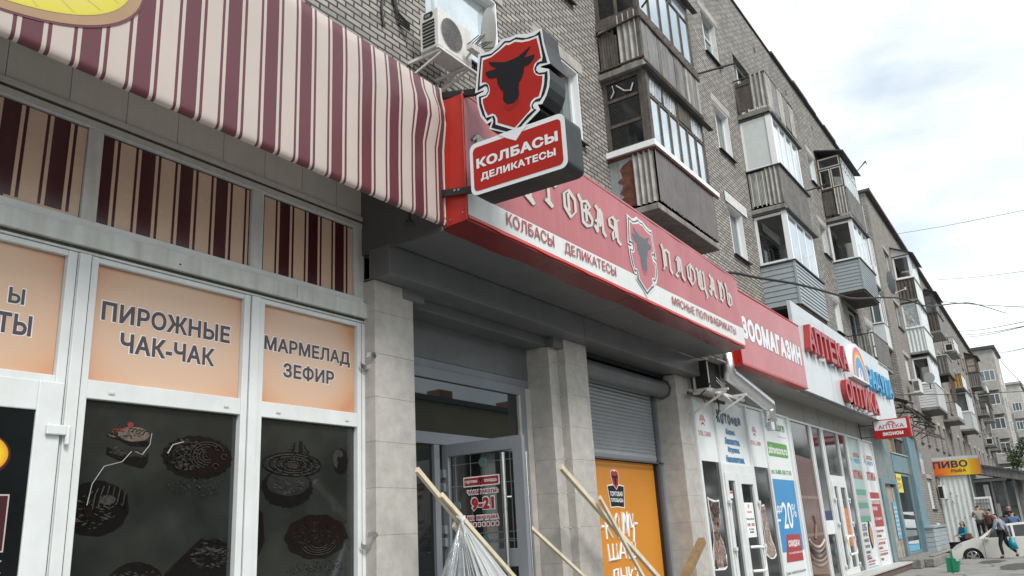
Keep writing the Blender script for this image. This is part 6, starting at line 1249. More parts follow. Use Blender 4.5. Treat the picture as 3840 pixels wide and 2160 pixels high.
def facade_bits():
    # air conditioner and dishes on the near building
    A = thing('air_conditioner','white air conditioner with a round fan grille below the big upper window, stained underneath','air conditioner',(7.4,5.6,5.8))
    b = MB(); b.box(7.06,7.74,5.45,5.75,5.86,6.41,'ac_white'); b.build('casing', A, bevel=.012)
    b = MB(); cx,cz,r = 7.32,6.13,.215
    decal(b,ell(cx,cz,r+.012,r+.012,32),'ac_white',PY(5.446)); decal(b,ell(cx,cz,r,r,32),'fin_copper',PY(5.443))
    for i in range(8): rr = r*(i+1)/8; b.tube([(cx+rr*math.cos(t),5.438,cz+rr*math.sin(t)) for t in (2*math.pi*j/24 for j in range(25))],.0022,'slate_grey',4)
    for i in range(16): t = math.pi*2*i/16; b.tube([(cx+.03*math.cos(t),5.437,cz+.03*math.sin(t)),(cx+r*math.cos(t),5.437,cz+r*math.sin(t))],.002,'slate_grey',4)
    b.build('fan_grille', A)
    b = MB()
    for i in range(8): b.box(7.05,7.058,5.51,5.70,5.90+i*.048,5.925+i*.048,'black')
    decal(b,rrect(5.53,5.68,6.30,6.38,.03),'black',PX(7.054)); decal(b,rrect(5.57,5.66,6.315,6.355,.02),'slate_grey',PX(7.051)); b.build('side_louvres', A)
    b = MB()
    for x in (7.12,7.66): b.bar((x,5.42,5.835),(x,YW-.005,5.835),.035,.04,'ac_white'); b.bar((x,5.985,5.8),(x,5.985,6.30),.035,.025,'ac_white'); b.bar((x,5.45,5.80),(x,YW-.01,5.62),.025,.025,'ac_white')
    b.bar((7.0,5.43,5.80),(7.85,5.43,5.80),.03,.03,'ac_white'); b.build('wall_bracket', A)
    b = MB()
    for i in range(4): b.tube([(6.75+.02*i,5.975,7.3),(6.78+.03*i,5.97,6.75-.05*i),(6.86+.02*i,5.96,6.46-.05*i),(7.05,5.9,6.33-.03*i)],.012,'black',6)
    b.tube([(6.62,5.98,7.4),(6.64,5.975,6.7),(6.60,5.97,6.35),(6.63,5.97,6.12)],.018,'black',6); b.build('coolant_hoses', A)
    def dish(name, label, c, r, fwd, arm, m='ac_white', k=.16):
        c = Vector(c); f = Vector(fwd).normalized(); a = f.cross(Vector((0,0,1))).normalized(); u = a.cross(f)
        D = thing(name, label, 'satellite dish', tuple(c)); b = MB(); n, q = 26, 5; vs = [c-f*k*r]
        for j in range(1,q+1):
            rr = r*j/q; vs += [c+(a*math.cos(t)*.92+u*math.sin(t))*rr-f*k*r*(1-(j/q)**2) for t in (2*math.pi*i/n for i in range(n))]
        fs = [(0,1+i,1+(i+1)%n) for i in range(n)]+[(1+(j-1)*n+i,1+j*n+i,1+j*n+(i+1)%n,1+(j-1)*n+(i+1)%n) for j in range(1,q) for i in range(n)]
        b.add(vs,fs,m); b.build('reflector', D, smooth=True)
        b = MB(); tip = c+f*r*.95-u*r*.75; b.tube([c-u*r*.95,tip],.012,'ac_white',6); b.tube([tip-u*.03,tip+u*.06],.03,'plaster_white',10); b.build('feed_arm', D)
        b = MB(); b.tube([c-f*k*r,Vector(arm)],.022,'ac_white',6); b.build('wall_mount', D)
    dish('satellite_dish','white satellite dish with antenna rods in front of the big window above the sign',(7.86,5.25,6.36),.33,(.80,-.6,.1),(8.0,YW,6.0))
    b = MB()
    for i in range(7): b.tube([(7.45+i*.06,5.30,6.0+.02*i),(7.45+i*.06,5.12,6.06+.03*(i%3))],.006,'iron',5)
    b.box(7.5,7.8,5.27,5.36,5.97,6.06,'ac_white'); b.tube([(7.6,5.34,6.0),(7.75,YW,5.72)],.018,'ac_white',6); tag(b.build('antenna'),'small antenna box with rods beside the white dish','antenna')
    dish('satellite_dish','big grey satellite dish behind the grey sided balcony at the far end',(33.75,4.55,8.62),.46,(.42,-.9,.1),(33.9,5.2,8.2),'alu_grey')
    # overhead cable strung along the street
    def cable(name, label, pts, r, cat='cable', group=None, m='black'):
        b = MB(); P = [Vector(p) for p in pts]; out = []
        for i in range(len(P)-1):
            p0,p1,p2,p3 = P[max(0,i-1)],P[i],P[i+1],P[min(len(P)-1,i+2)]
            for j in range(8):
                t = j/8; out.append(.5*((2*p1)+(p2-p0)*t+(2*p0-5*p1+4*p2-p3)*t*t+(3*p1-p0-3*p2+p3)*t**3))
        out.append(P[-1]); b.tube(out,r,m,6); return tag(b.build(name),label,cat,group)
    cable('overhead_cable','thick sagging black cable running from the red box sign out over the street',[(14.9,5.1,4.62),(15.77,5.0,4.87),(17.29,4.9,5.09),(19.66,4.6,5.39),(22.89,4.4,5.77),(24.5,4.3,6.0),(27.8,4.1,6.68),(30.96,3.9,7.26),(34.61,3.6,7.66),(38.76,3.4,8.5),(44.68,3.2,9.74),(54.19,3.0,11.56),(88.59,2.7,17.59)],.03)
    G = 'thin wires across the sky'
    for lab,a,c,r in (('topmost thin wire in the pale sky above the second building',(53.1,6.47,16.5),(43.04,-.32,13.14),.012),('thin wire in the middle of the sky right of the roof line',(60,5.2,14.9),(43.76,.26,10.49),.012),('nearly level thin wire just above the sagging thick cable',(73.9,6.8,16.61),(60,.82,12.12),.022),('thin wire leaving the second roof below the thick cable',(89.3,7.0,16.75),(60,1.0,11.2),.022),('upper wire of the pair leaving the second roof',(91.3,7.1,16.75),(60,1.06,10.93),.022),('lower wire of the pair leaving the second roof',(93.3,7.1,16.85),(60,1.068,10.9),.022),('short thin wire starting at the corner of the distant grey tower',(115,5.9,18.6),(60,1.34,9.56),.025),('slanting wire running down right from the distant grey tower',(115,5.8,18.7),(60,1.805,7.27),.025),('dark wire crossing the second facade and the far houses',(38.3,5.98,4.95),(50,1.56,5.78),.018)):
        a, c = Vector(a), Vector(c); mid = (a+c)/2-Vector((0,0,.004*(a-c).length)); cable('wire',lab,[a,mid,c],r,'wire',G,'iron')
facade_bits()
# ---------------------------------------------------------------- the second apartment building, further along and standing a little forward
def put(b, name, parent, dz=0, **k):
    if dz: b.v = [(x,y,z+dz) for x,y,z in b.v]
    o = b.build(name, None, **k); o.parent = parent; return o
def building_far():
    DZ = 1.95; B = thing('apartment_building','weathered grey brick apartment building behind the beer kiosk with crooked balconies','apartment building',(43.8,6.3,YZ),.016)
    LEN = 58; sub_ = lambda name, parent, fn, **k: (lambda b: (fn(b), put(b,name,parent,DZ,**k))[1])(MB())
    H = []
    for z in (6.62,9.52,12.45): H += [(x,x+w,z,z+1.42) for x,w in ((2.75,1.75),(12.2,1.3),(21.2,1.2),(31.2,1.2),(33.6,1.2),(36.6,1.2),(40.4,1.3),(43.4,1.2),(53.0,1.2))]
    for z,y in ((5.5,5.56),(8.5,8.6),(11.45,11.5)): H += [(x,x+1.6,y,y+2.15) for x in (6.2,16.4,25.3,27.2,47.5,50.3) if not (x == 27.2 and z > 6) and not (x == 25.3 and z < 6)]
    low = [(x,x+w,3.5,5.05) for x,w in ((2.9,.8),(5.4,.8),(8.6,1.0),(11.7,1.0),(14.3,1.0),(17.4,1.2),(22.3,1.2),(26,1.2),(30.5,1.2),(35,1.2),(39,1.2),(43,1.2),(48,1.2),(53,1.2))]
    base = [(2.25,3.95,.25,1.72)]
    b = MB(); wall_open(b,0,LEN,YZ,16.2,0,H+low+base,'brick_far',.18); b.quad((0,13,YZ),(0,0,YZ),(0,0,16.2),(0,13,16.2),'brick_far'); b.quad((LEN,0,YZ),(LEN,13,YZ),(LEN,13,16.2),(LEN,0,16.2),'brick_far'); put(b,'wall',B,DZ)
    b = MB(); b.box(-.12,LEN+.1,-.2,13,16.205,16.34,'roof_tin'); b.box(-.15,LEN,-.24,-.2,16.19,16.36,'rusty_iron'); put(b,'roof',B,DZ)
    b = MB(); b.quad((0.2,.6,YZ),(LEN-.2,.6,YZ),(LEN-.2,.6,16),(.2,.6,16),'interior'); put(b,'room_backing',B,DZ)
    b = MB(); b.quad((1.0,-.004,2.1),(1.9,-.004,2.1),(1.9,-.004,2.9),(1.0,-.004,2.9),'sky_paper'); b.quad((2.6,-.004,-1.0),(3.9,-.004,-1.05),(4.0,-.004,-.45),(2.7,-.004,-.4),'plaster_white'); b.quad((1.0,-.005,1.9),(2.0,-.005,1.88),(2.1,-.005,2.6),(1.0,-.005,2.64),'cassette_white'); put(b,'painted_patches',B,DZ)
    rnd = random.Random(31)
    for h in H+low+base:
        x0,x1,z0,z1 = h; door = z1-z0 > 2; fm = rnd.choice(('pvc','pvc','wood_old','pvc_dirty')) if h not in base else 'plaster_white'
        b = MB(); frame_bars(b,x0+.01,x1-.01,z0+.01,z1-.01,.1,.16,.07,fm,((x0+x1)/2,) if x1-x0 > .9 else ())
        if not door: b.box(x0-.05,x1+.05,-.08,.1,z0-.05,z0+.0,'roof_tin'); b.box(x0-.12,x1+.12,-.012,.05,z1+.01,z1+.2,'concrete_pale')
        f = put(b,'window',B,DZ); b = MB(); b.quad((x0+.03,.13,z0+.03),(x1-.03,.13,z0+.03),(x1-.03,.13,z1-.03),(x0+.03,.13,z1-.03),rnd.choice(('glass_dark','glass_mid','glass_mid','curtain')) if h not in base else 'poster_pale'); put(b,'pane',f,DZ)
    Y0, Y1 = -.9, -.004
    def bal(x0,x1,z,panel=None,glazed=None,fm='pvc_clean',rail=False,roof=False,h=1.2,top=2.72,gm='glass_sky',side='glass_clear',slab='concrete',siding=False,extra=None):
        s = sub_('balcony',B,lambda b: b.box(x0-.04,x1+.04,Y0-.03,Y1,z-.13,z,slab),bevel=.012)
        if panel:
            def f(b):
                if siding: lap(b,(x0,Y1),(x0,Y0),z+.01,z+h,panel,9,(-1,0,0),.03); lap(b,(x0,Y0),(x1,Y0),z+.01,z+h,panel,10,(0,-1,0),.035); b.box(x0-.04,x0+.03,Y0-.04,Y0+.03,z,z+h,panel)
                else: corrug(b,(x0,Y1),(x0,Y0),z-.1,z+h,panel,.018,.19,6,(-1,0,0)); corrug(b,(x0,Y0),(x1,Y0),z-.1,z+h,panel if extra is None else extra,.014,.19,6); b.box(x0-.02,x0+.02,Y0-.02,Y0+.02,z-.1,z+h,panel)
            sub_('side_panel',s,f)
            sub_('parapet_cap',s,lambda b: b.box(x0-.05,x1+.15,Y0-.07,Y1,z+h+.003,z+h+.045,'roof_tin' if fm != 'pvc_clean' else 'siding_white'))
        if rail:
            def f(b):
                b.bar((x0,Y1,z+1.05),(x0,Y0,z+1.05),.03,.03,'iron'); b.bar((x0,Y0,z+1.05),(x1,Y0,z+1.05),.03,.03,'iron'); b.bar((x0,Y0,z+.1),(x1,Y0,z+.1),.02,.02,'iron'); b.bar((x0,Y1,z+.55),(x0,Y0,z+.55),.02,.02,'iron')
                for i in range(8): b.bar((x0,Y1-.02-i*.12,z),(x0,Y1-.02-i*.12,z+1.05),.016,.016,'iron')
                for i in range(22): b.bar((x0+.02+i*(x1-x0)/22,Y0,z),(x0+.02+i*(x1-x0)/22,Y0,z+1.05),.016,.016,'iron')
            sub_('railing',s,f)
            sub_('front_sheet',s,lambda b: b.box(x0+.05,x1,Y0+.02,Y0+.035,z+.05,z+1.0,'siding_white' if extra is None else extra))
        if glazed:
            fb,g1,g2 = MB(),MB(),MB(); zt = z+top; glaz(fb,g1,'x',x0+.02,Y0+.03,Y1-.01,z+h+.05,zt,.085,fm,side,rails=() if fm == 'pvc_clean' else (z+h+.7,)); glaz(fb,g2,'y',Y0+.02,x0+.11,x1-.05,z+h+.05,zt,.075,fm,gm,mulls=lin(x0+.1,x1-.05,glazed)); fb.box(x0,x0+.12,Y0,Y0+.12,z+h+.048,zt+.01,fm); fb.box(x0-.05,x1+.1,Y0-.06,Y1,zt+.01,zt+.04,'roof_tin')
            put(fb,'balcony_frame',s,DZ); put(g1,'side_glass',s,DZ); put(g2,'front_glass',s,DZ)
        if roof:
            def f(b): zt = z+top; b.add([(x0-.15,Y0-.25,zt+.05),(x1+.2,Y0-.25,zt+.05),(x1+.2,Y1,zt+.62),(x0-.15,Y1,zt+.62),(x0-.15,Y0-.25,zt+.0),(x1+.2,Y0-.25,zt),(x1+.2,Y1,zt+.57),(x0-.15,Y1,zt+.57)],[(0,1,2,3),(7,6,5,4),(0,4,5,1),(3,0,4,7),(1,2,6,5)],'roof_tin'); b.poly([(x0-.02,Y0,zt+.01),(x0-.02,Y1,zt+.01),(x0-.02,Y1,zt+.55),(x0-.02,Y0,zt+.1)],'siding_white' if fm == 'pvc_clean' else 'wood_old')
            sub_('balcony_roof',s,f)
        return s
    s = bal(5.55,8.85,11.45,'wood_old',4,roof=True,extra='sheet_white',top=2.55); sub_('flower_pot',s,lambda b: (b.tube([(5.85,-.5,12.75),(5.85,-.5,13.05)],.14,'pot_red',14,r2=.2), b.box(6.4,7.0,-.7,-.3,12.7,13.1,'panel_board')))
    s = bal(5.45,8.95,8.5,'sheet_white',4,side='film_plastic',h=1.3); sub_('taped_film',s,lambda b: [b.tube([(5.452,-.12-.1*(i%4),10.9-.19*i),(5.45,-.2-.1*(i%4),10.75-.19*i)],.012,'film_fold',4) for i in range(7)]+[b.tube([(5.452,-.15-.08*i,9.95),(5.45,-.12-.08*i,10.08+.03*(i%2))],.012,'film_fold',4) for i in range(7)])
    bal(5.4,8.95,5.45,'siding_white',4,siding=True,h=1.25)
    bal(15.5,18.9,11.4,'wood_old',4,fm='wood_old',roof=True,extra='slate_grey',top=2.5,side='glass_mid'); bal(15.6,19.0,8.62,'slate_dark',extra='slate_grey',h=1.15,slab='wood_old')
    s = sub_('reed_screen',B,lambda b: [b.box(15.7+.14*i,15.83+.14*i,-.82+.02*(i%3),-.80+.02*(i%3),6.75,8.45,'trim_beige' if i%3 else 'wood_brown') for i in range(20)])
    bal(15.4,18.9,5.68,rail=True)
    s = bal(24.4,27.6,11.42,rail=True); sub_('cooler_box',s,lambda b: (b.box(24.3,24.7,-.8,-.25,11.45,12.0,'ac_white'), b.box(24.293,24.299,-.74,-.33,11.52,11.95,'black')))
    bal(24.3,27.7,8.78,'yellow_board',extra='panel_board',h=.95); bal(26.3,30.3,5.88,'siding_white',4,siding=True,h=1.2,side='glass_mid')
    bal(46.4,49.8,11.5,'slate_dark',4,fm='wood_brown',roof=True,side='door_planks',h=1.25); bal(46.9,50.0,8.85,rail=True,extra='slate_sheet'); s = bal(48.2,51.5,6.0,rail=True,extra='slate_grey'); sub_('cooler_box',s,lambda b: (b.box(48.1,48.5,-.75,-.2,6.05,6.7,'ac_white'), b.box(48.093,48.099,-.7,-.25,6.12,6.6,'black')))
    bal(54.2,57.4,11.5,rail=True); bal(54.2,57.4,8.9,'slate_dark',4,fm='wood_brown',side='glass_mid'); bal(54.3,57.5,5.95,'slate_grey')
    # glazed balcony at the near end wall
    s = sub_('end_balcony',B,lambda b: (b.box(-1.0,-.004,.1,1.1,10.9,11.0,'concrete'),b.box(-1.0,-.98,.1,1.1,11.0,11.95,'sheet_white'),b.box(-.98,-.004,.1,.12,11.0,11.95,'sheet_white'),b.box(-1.02,0,.08,1.1,13.55,13.75,'slate_dark')))
    fb,gb = MB(),MB(); glaz(fb,gb,'x',-1.0,.12,1.1,11.95,13.5,.06,'pvc_clean','glass_mid',mulls=(.4,.7)); glaz(fb,gb,'y',.1,-.93,-.02,11.95,13.5,.06,'pvc_clean','glass_mid',mulls=(-.5,)); put(fb,'balcony_frame',s,DZ); put(gb,'balcony_glass',s,DZ)
    s = sub_('end_balcony',B,lambda b: (b.box(-1.3,-.004,.1,1.1,7.75,7.85,'concrete'),b.box(-1.3,-1.28,.1,1.1,7.85,8.95,'sheet_white'),b.box(-1.28,-.004,.1,.12,7.85,8.95,'sheet_white'),b.box(-1.33,0,.08,1.1,8.95,8.98,'roof_tin')))
    fb,gb = MB(),MB(); glaz(fb,gb,'x',-1.3,.12,1.1,8.98,10.4,.06,'pvc_clean','glass_mid',mulls=(.5,)); glaz(fb,gb,'y',.1,-1.23,-.02,8.98,10.4,.06,'pvc_clean','glass_mid',mulls=(-.6,)); put(fb,'balcony_frame',s,DZ); put(gb,'balcony_glass',s,DZ)
    return B
B2 = building_far()
def far_things():
    A = thing('air_conditioner','white air conditioner on the second building beside its white sided balcony','air conditioner',(46,5.9,5.8)); b = MB(); b.box(45.3,46.1,5.72,6.05,5.85,6.5,'ac_white'); b.build('casing', A, bevel=.015)
    b = MB()
    for i in range(8): b.box(45.29,45.299,5.76,6.0,5.92+i*.06,5.955+i*.06,'black')
    b.build('side_louvres', A); b = MB(); b.box(45.2,46.2,5.7,6.28,5.80,5.84,'ac_white'); b.bar((45.4,5.75,5.79),(45.4,6.25,5.4),.04,.04,'ac_white'); b.build('wall_bracket', A)
    dish = thing('satellite_dish','small pale satellite dish next to the white air conditioner on the second building','satellite dish',(47.6,5.3,6.6)); b = MB(); b.tube([(47.2,5.45,6.72),(47.25,5.48,6.73)],.28,'alu_grey',20); b.build('reflector', dish); b = MB(); b.tube([(47.25,5.48,6.73),(48.2,5.6,6.3)],.03,'iron',6); b.build('wall_mount', dish)
    # beer kiosk
    K = thing('beer_kiosk','white corrugated beer kiosk with a grille door and dark porch roof','kiosk',(51.5,5.5,YZ)); X = 49.6
    b = MB(); corrug(b,(X,6.35),(X,4.86),-1.42,2.0,'sheet_white',.011,.24,6,(-1,0,0)); b.quad((X+.05,6.4,-1.42),(X+.05,4.86,-1.42),(X+.05,4.86,2.0),(X+.05,6.4,2.0),'sheet_white'); b.quad((X,4.86,-1.42),(53.5,4.86,-1.42),(53.5,4.86,2.0),(X,4.86,2.0),'sheet_white'); b.box(X-.02,X+.05,4.82,4.9,-1.5,2.0,'concrete'); b.build('wall', K)
    b = MB(); b.box(X+.1,X+3,4.9,6.4,YZ,-1.43,'black'); b.box(46.2,X-.05,3.6,5.0,YZ,-1.42,'concrete'); b.box(45.6,46.18,3.4,5.0,YZ,-1.68,'concrete'); b.build('steps_and_undershade', K)  # black block stands in for the shade under the raised kiosk
    b = MB(); rnd = random.Random(4)
    for i in range(16): y,z = rnd.uniform(4.95,5.9),rnd.uniform(-.4,1.3); b.tube([(X-.035,y,z),(X-.04,y,z)],rnd.uniform(.012,.03),'dirt',7)
    b.build('dent_marks', K)
    b = MB(); frame_bars(b,X-.3,X-.3+.001,0,.001,0,.001,.0005,'white') if 0 else None
    for y0,y1,z0,z1 in ((4.82,4.9,-1.4,.72),(4.06,4.14,-1.4,.72),(4.14,4.82,.62,.72)): b.box(X+.2,X+.28,y0,y1,z0,z1,'white')
    b.box(X+.24,X+.26,4.14,4.82,-1.4,.62,'trim_beige')
    for i in range(6): b.box(X+.19,X+.235,4.14,4.82,-1.1+.3*i,-1.085+.3*i,'slate_grey')
    for i in range(4): b.box(X+.185,X+.23,4.27+.14*i,4.285+.14*i,-1.4,.62,'slate_grey')
    b.build('grille_door', K)
    b = MB(); Xp = 51.6
    b.box(Xp,Xp+.06,2.3,4.05,YZ,-.3,'slate_grey'); b.box(Xp+.3,Xp+.34,2.2,4.9,YZ,1.7,'slate_grey'); b.box(Xp-.1,Xp+.02,3.3,5.0,1.5,1.64,'trim_beige'); b.box(Xp-.02,Xp+.03,4.2,4.45,.55,1.35,'white'); b.box(Xp+.2,Xp+.24,2.9,4.15,.2,1.45,'glass_mid')
    for y in (4.05,3.45,3.0,2.6): b.box(Xp-.05,Xp+.05,y-.05,y+.05,YZ,1.55,'concrete_pale')
    b.box(Xp-.03,Xp+.0,3.85,4.1,-.3,.35,'trim_beige'); b.build('porch', K)
    b = MB(); b.add([(50.3,4.95,2.0),(50.3,2.3,1.35),(50.3,2.3,1.75),(50.3,4.6,2.35),(54.5,4.95,2.0),(54.5,2.3,1.35),(54.5,2.3,1.75),(54.5,4.6,2.35)],[(0,3,2,1),(4,5,6,7),(0,1,5,4),(2,3,7,6),(1,2,6,5),(3,0,4,7)],'slate_dark'); b.bar((50.25,4.7,2.42),(50.25,2.3,1.8),.06,.08,'roof_tin'); b.build('porch_roof', K)
    Sg = thing('beer_sign','yellow and orange beer and fish signboard on top of the white kiosk','shop sign',(49.4,5.3,1.85)); b = MB(); b.prism([(49.56,6.45,1.87),(49.56,4.7,1.85),(49.56,4.2,1.83),(49.56,4.2,2.80),(49.56,4.7,2.84),(49.56,6.45,2.86)],[(49.8,6.45,1.87),(49.8,4.7,1.85),(49.8,4.2,1.83),(49.8,4.2,2.80),(49.8,4.7,2.84),(49.8,6.45,2.86)],'slate_dark'); b.build('sign_box', Sg)
    b = MB(); b.poly([(49.495,6.44,1.88),(49.495,4.7,1.86),(49.495,4.7,2.66),(49.495,6.44,2.67)],'beer_sign'); b.poly([(49.495,4.7,1.86),(49.415,4.21,1.84),(49.415,4.21,2.63),(49.495,4.7,2.66)],'beer_sign'); b.poly([(49.494,6.44,2.675),(49.494,4.7,2.665),(49.494,4.7,2.83),(49.494,6.44,2.85)],'cassette_white'); b.poly([(49.494,4.7,2.665),(49.414,4.21,2.635),(49.414,4.21,2.79),(49.494,4.7,2.83)],'cassette_white'); b.build('sign_face', Sg)
    b = MB(); text(b,'ПИВО',6.40,4.76,2.27,2.62,'navy',PX(49.488),bold=.035); b.build('sign_words', Sg); b = MB(); text(b,'РЫБА',5.58,4.88,2.03,2.18,'maroon',PX(49.488),bold=.03); rect(b,6.3,5.95,1.95,1.965,'maroon',PX(49.488)); b.build('sign_words', Sg)
    D = thing('air_conditioner','boxy white air conditioner with a black grille under the beer signboard','air conditioner',(49.3,6.2,.7)); b = MB(); b.box(48.9,49.4,6.02,6.30,.72,1.40,'ac_white'); b.build('casing', D, bevel=.012); b = MB(); b.box(48.893,48.899,6.08,6.28,.78,1.35,'black'); b.build('fan_grille', D); b = MB(); b.tube([(49.3,6.25,1.45),(49.3,6.2,1.75),(49.35,6.33,1.9)],.03,'black',6); b.bar((48.8,6.0,.70),(49.5,6.0,.70),.04,.04,'iron'); b.box(49.25,49.3,6.3,6.45,.5,.9,'ac_white'); b.build('hose', D)
    # grey sided cellar entrance
    C = thing('cellar_entrance','low grey sided cellar entrance box against the second building','entrance box',(40,5.7,YZ)); b = MB(); lap(b,(37.9,6.25),(37.9,5.35),YZ,-.52,'siding',8,(-1,0,0)); lap(b,(37.9,5.35),(41.6,5.35),YZ,-.52,'siding',8,(0,-1,0)); b.build('siding_wall', C); boxpart('flat_roof', C, 37.82,41.7,5.28,6.28,-.518,-.45,'siding'); 
    # litter bin
    N = thing('litter_bin','green plastic litter bin with a notched front on the pavement','litter bin',(29.2,3.75,GZ)); b = MB(); o = [(3.955,GZ+.012),(3.64,GZ+.012),(3.565,-1.38),(3.62,-1.37),(3.64,-1.335),(3.70,-1.30),(3.93,-1.275)]; b.prism([(29.2,y,z) for y,z in o],[(29.48,y,z) for y,z in o],'bin_green'); b.build('bin_body', N, bevel=.012)
    b = MB(); b.box(29.17,29.198,3.72,3.78,GZ+.02,-1.12,'bin_green'); b.tube([(29.185,3.72,-1.13),(29.185,3.735,-1.09),(29.185,3.765,-1.09),(29.185,3.78,-1.13)],.014,'bin_green',6); b.build('bin_post', N); b = MB(); b.tube([(29.19,3.62,-1.352),(29.195,3.62,-1.352)],.035,'cassette_white',12); b.build('bin_sticker', N)
    # distant towers
    def tower(name, label, x0,x1,y0,y1,z1,m,bal_y,rows,top=None,group=None):
        T = thing(name,label,'apartment building',((x0+x1)/2,(y0+y1)/2,YZ)); b = MB(); b.box(x0,x1,y0,y1,YZ,z1,m); b.build('wall', T); b = MB(); b.box(x0-.3,x1+.3,y0-.3,y1+.3,z1+.01,z1+.35,'roof_tin' if top is None else top); b.build('roof', T)
        for ya,yb in bal_y:
            for z in rows:
                s = boxpart('balcony', T, x0-1.0, x0-.01, ya, yb, z, z+1.05, 'concrete_pale'); b = MB()
                glaz(b,None,'x',x0-1.0,ya+.05,yb-.05,z+1.1,z+2.4,.09,'pvc','x',mulls=lin(ya,yb,3)); b.quad((x0-.96,ya+.1,z+1.1),(x0-.96,yb-.1,z+1.1),(x0-.96,yb-.1,z+2.4),(x0-.96,ya+.1,z+2.4),'glass_mid'); b.build('balcony_glass', s)
        k = 0
        for z in rows:
            b = MB(); k += 1; ya = bal_y[0][0]-(0 if k else 0); yq = bal_y[0][1]+.8; b.box(x0-.03,x0-.005,yq,yq+1.4,z+1.0,z+2.4,'pvc'); b.quad((x0-.036,yq+.1,z+1.1),(x0-.036,yq+1.3,z+1.1),(x0-.036,yq+1.3,z+2.3),(x0-.036,yq+.1,z+2.3),'glass_mid'); b.build('window', T)
            for xq in (x0+3,x0+8): b = MB(); b.box(xq,xq+1.4,y0-.03,y0-.005,z+1.0,z+2.4,'pvc'); b.quad((xq+.1,y0-.036,z+1.1),(xq+1.3,y0-.036,z+1.1),(xq+1.3,y0-.036,z+2.3),(xq+.1,y0-.036,z+2.3),'glass_mid'); b.build('window', T)
    tower('tower_block','distant pale concrete tower with a stack of balconies behind the second building',115,124,5.85,20,18.9,'concrete_pale',[(6.05,7.8)],[-.5+2.86*i for i in range(6)])
    tower('tower_block','distant white brick house right of the pale concrete tower',150,162,5.1,16,18.6,'brick_white',[(5.3,6.7)],[-1+2.86*i for i in range(6)],top='concrete_pale')
    tower('tower_block','far red brick building at the right edge of the picture',185,200,-6,5.2,21.6,'brick_red',[(1,3)],[0+2.9*i for i in range(7)])
far_things()
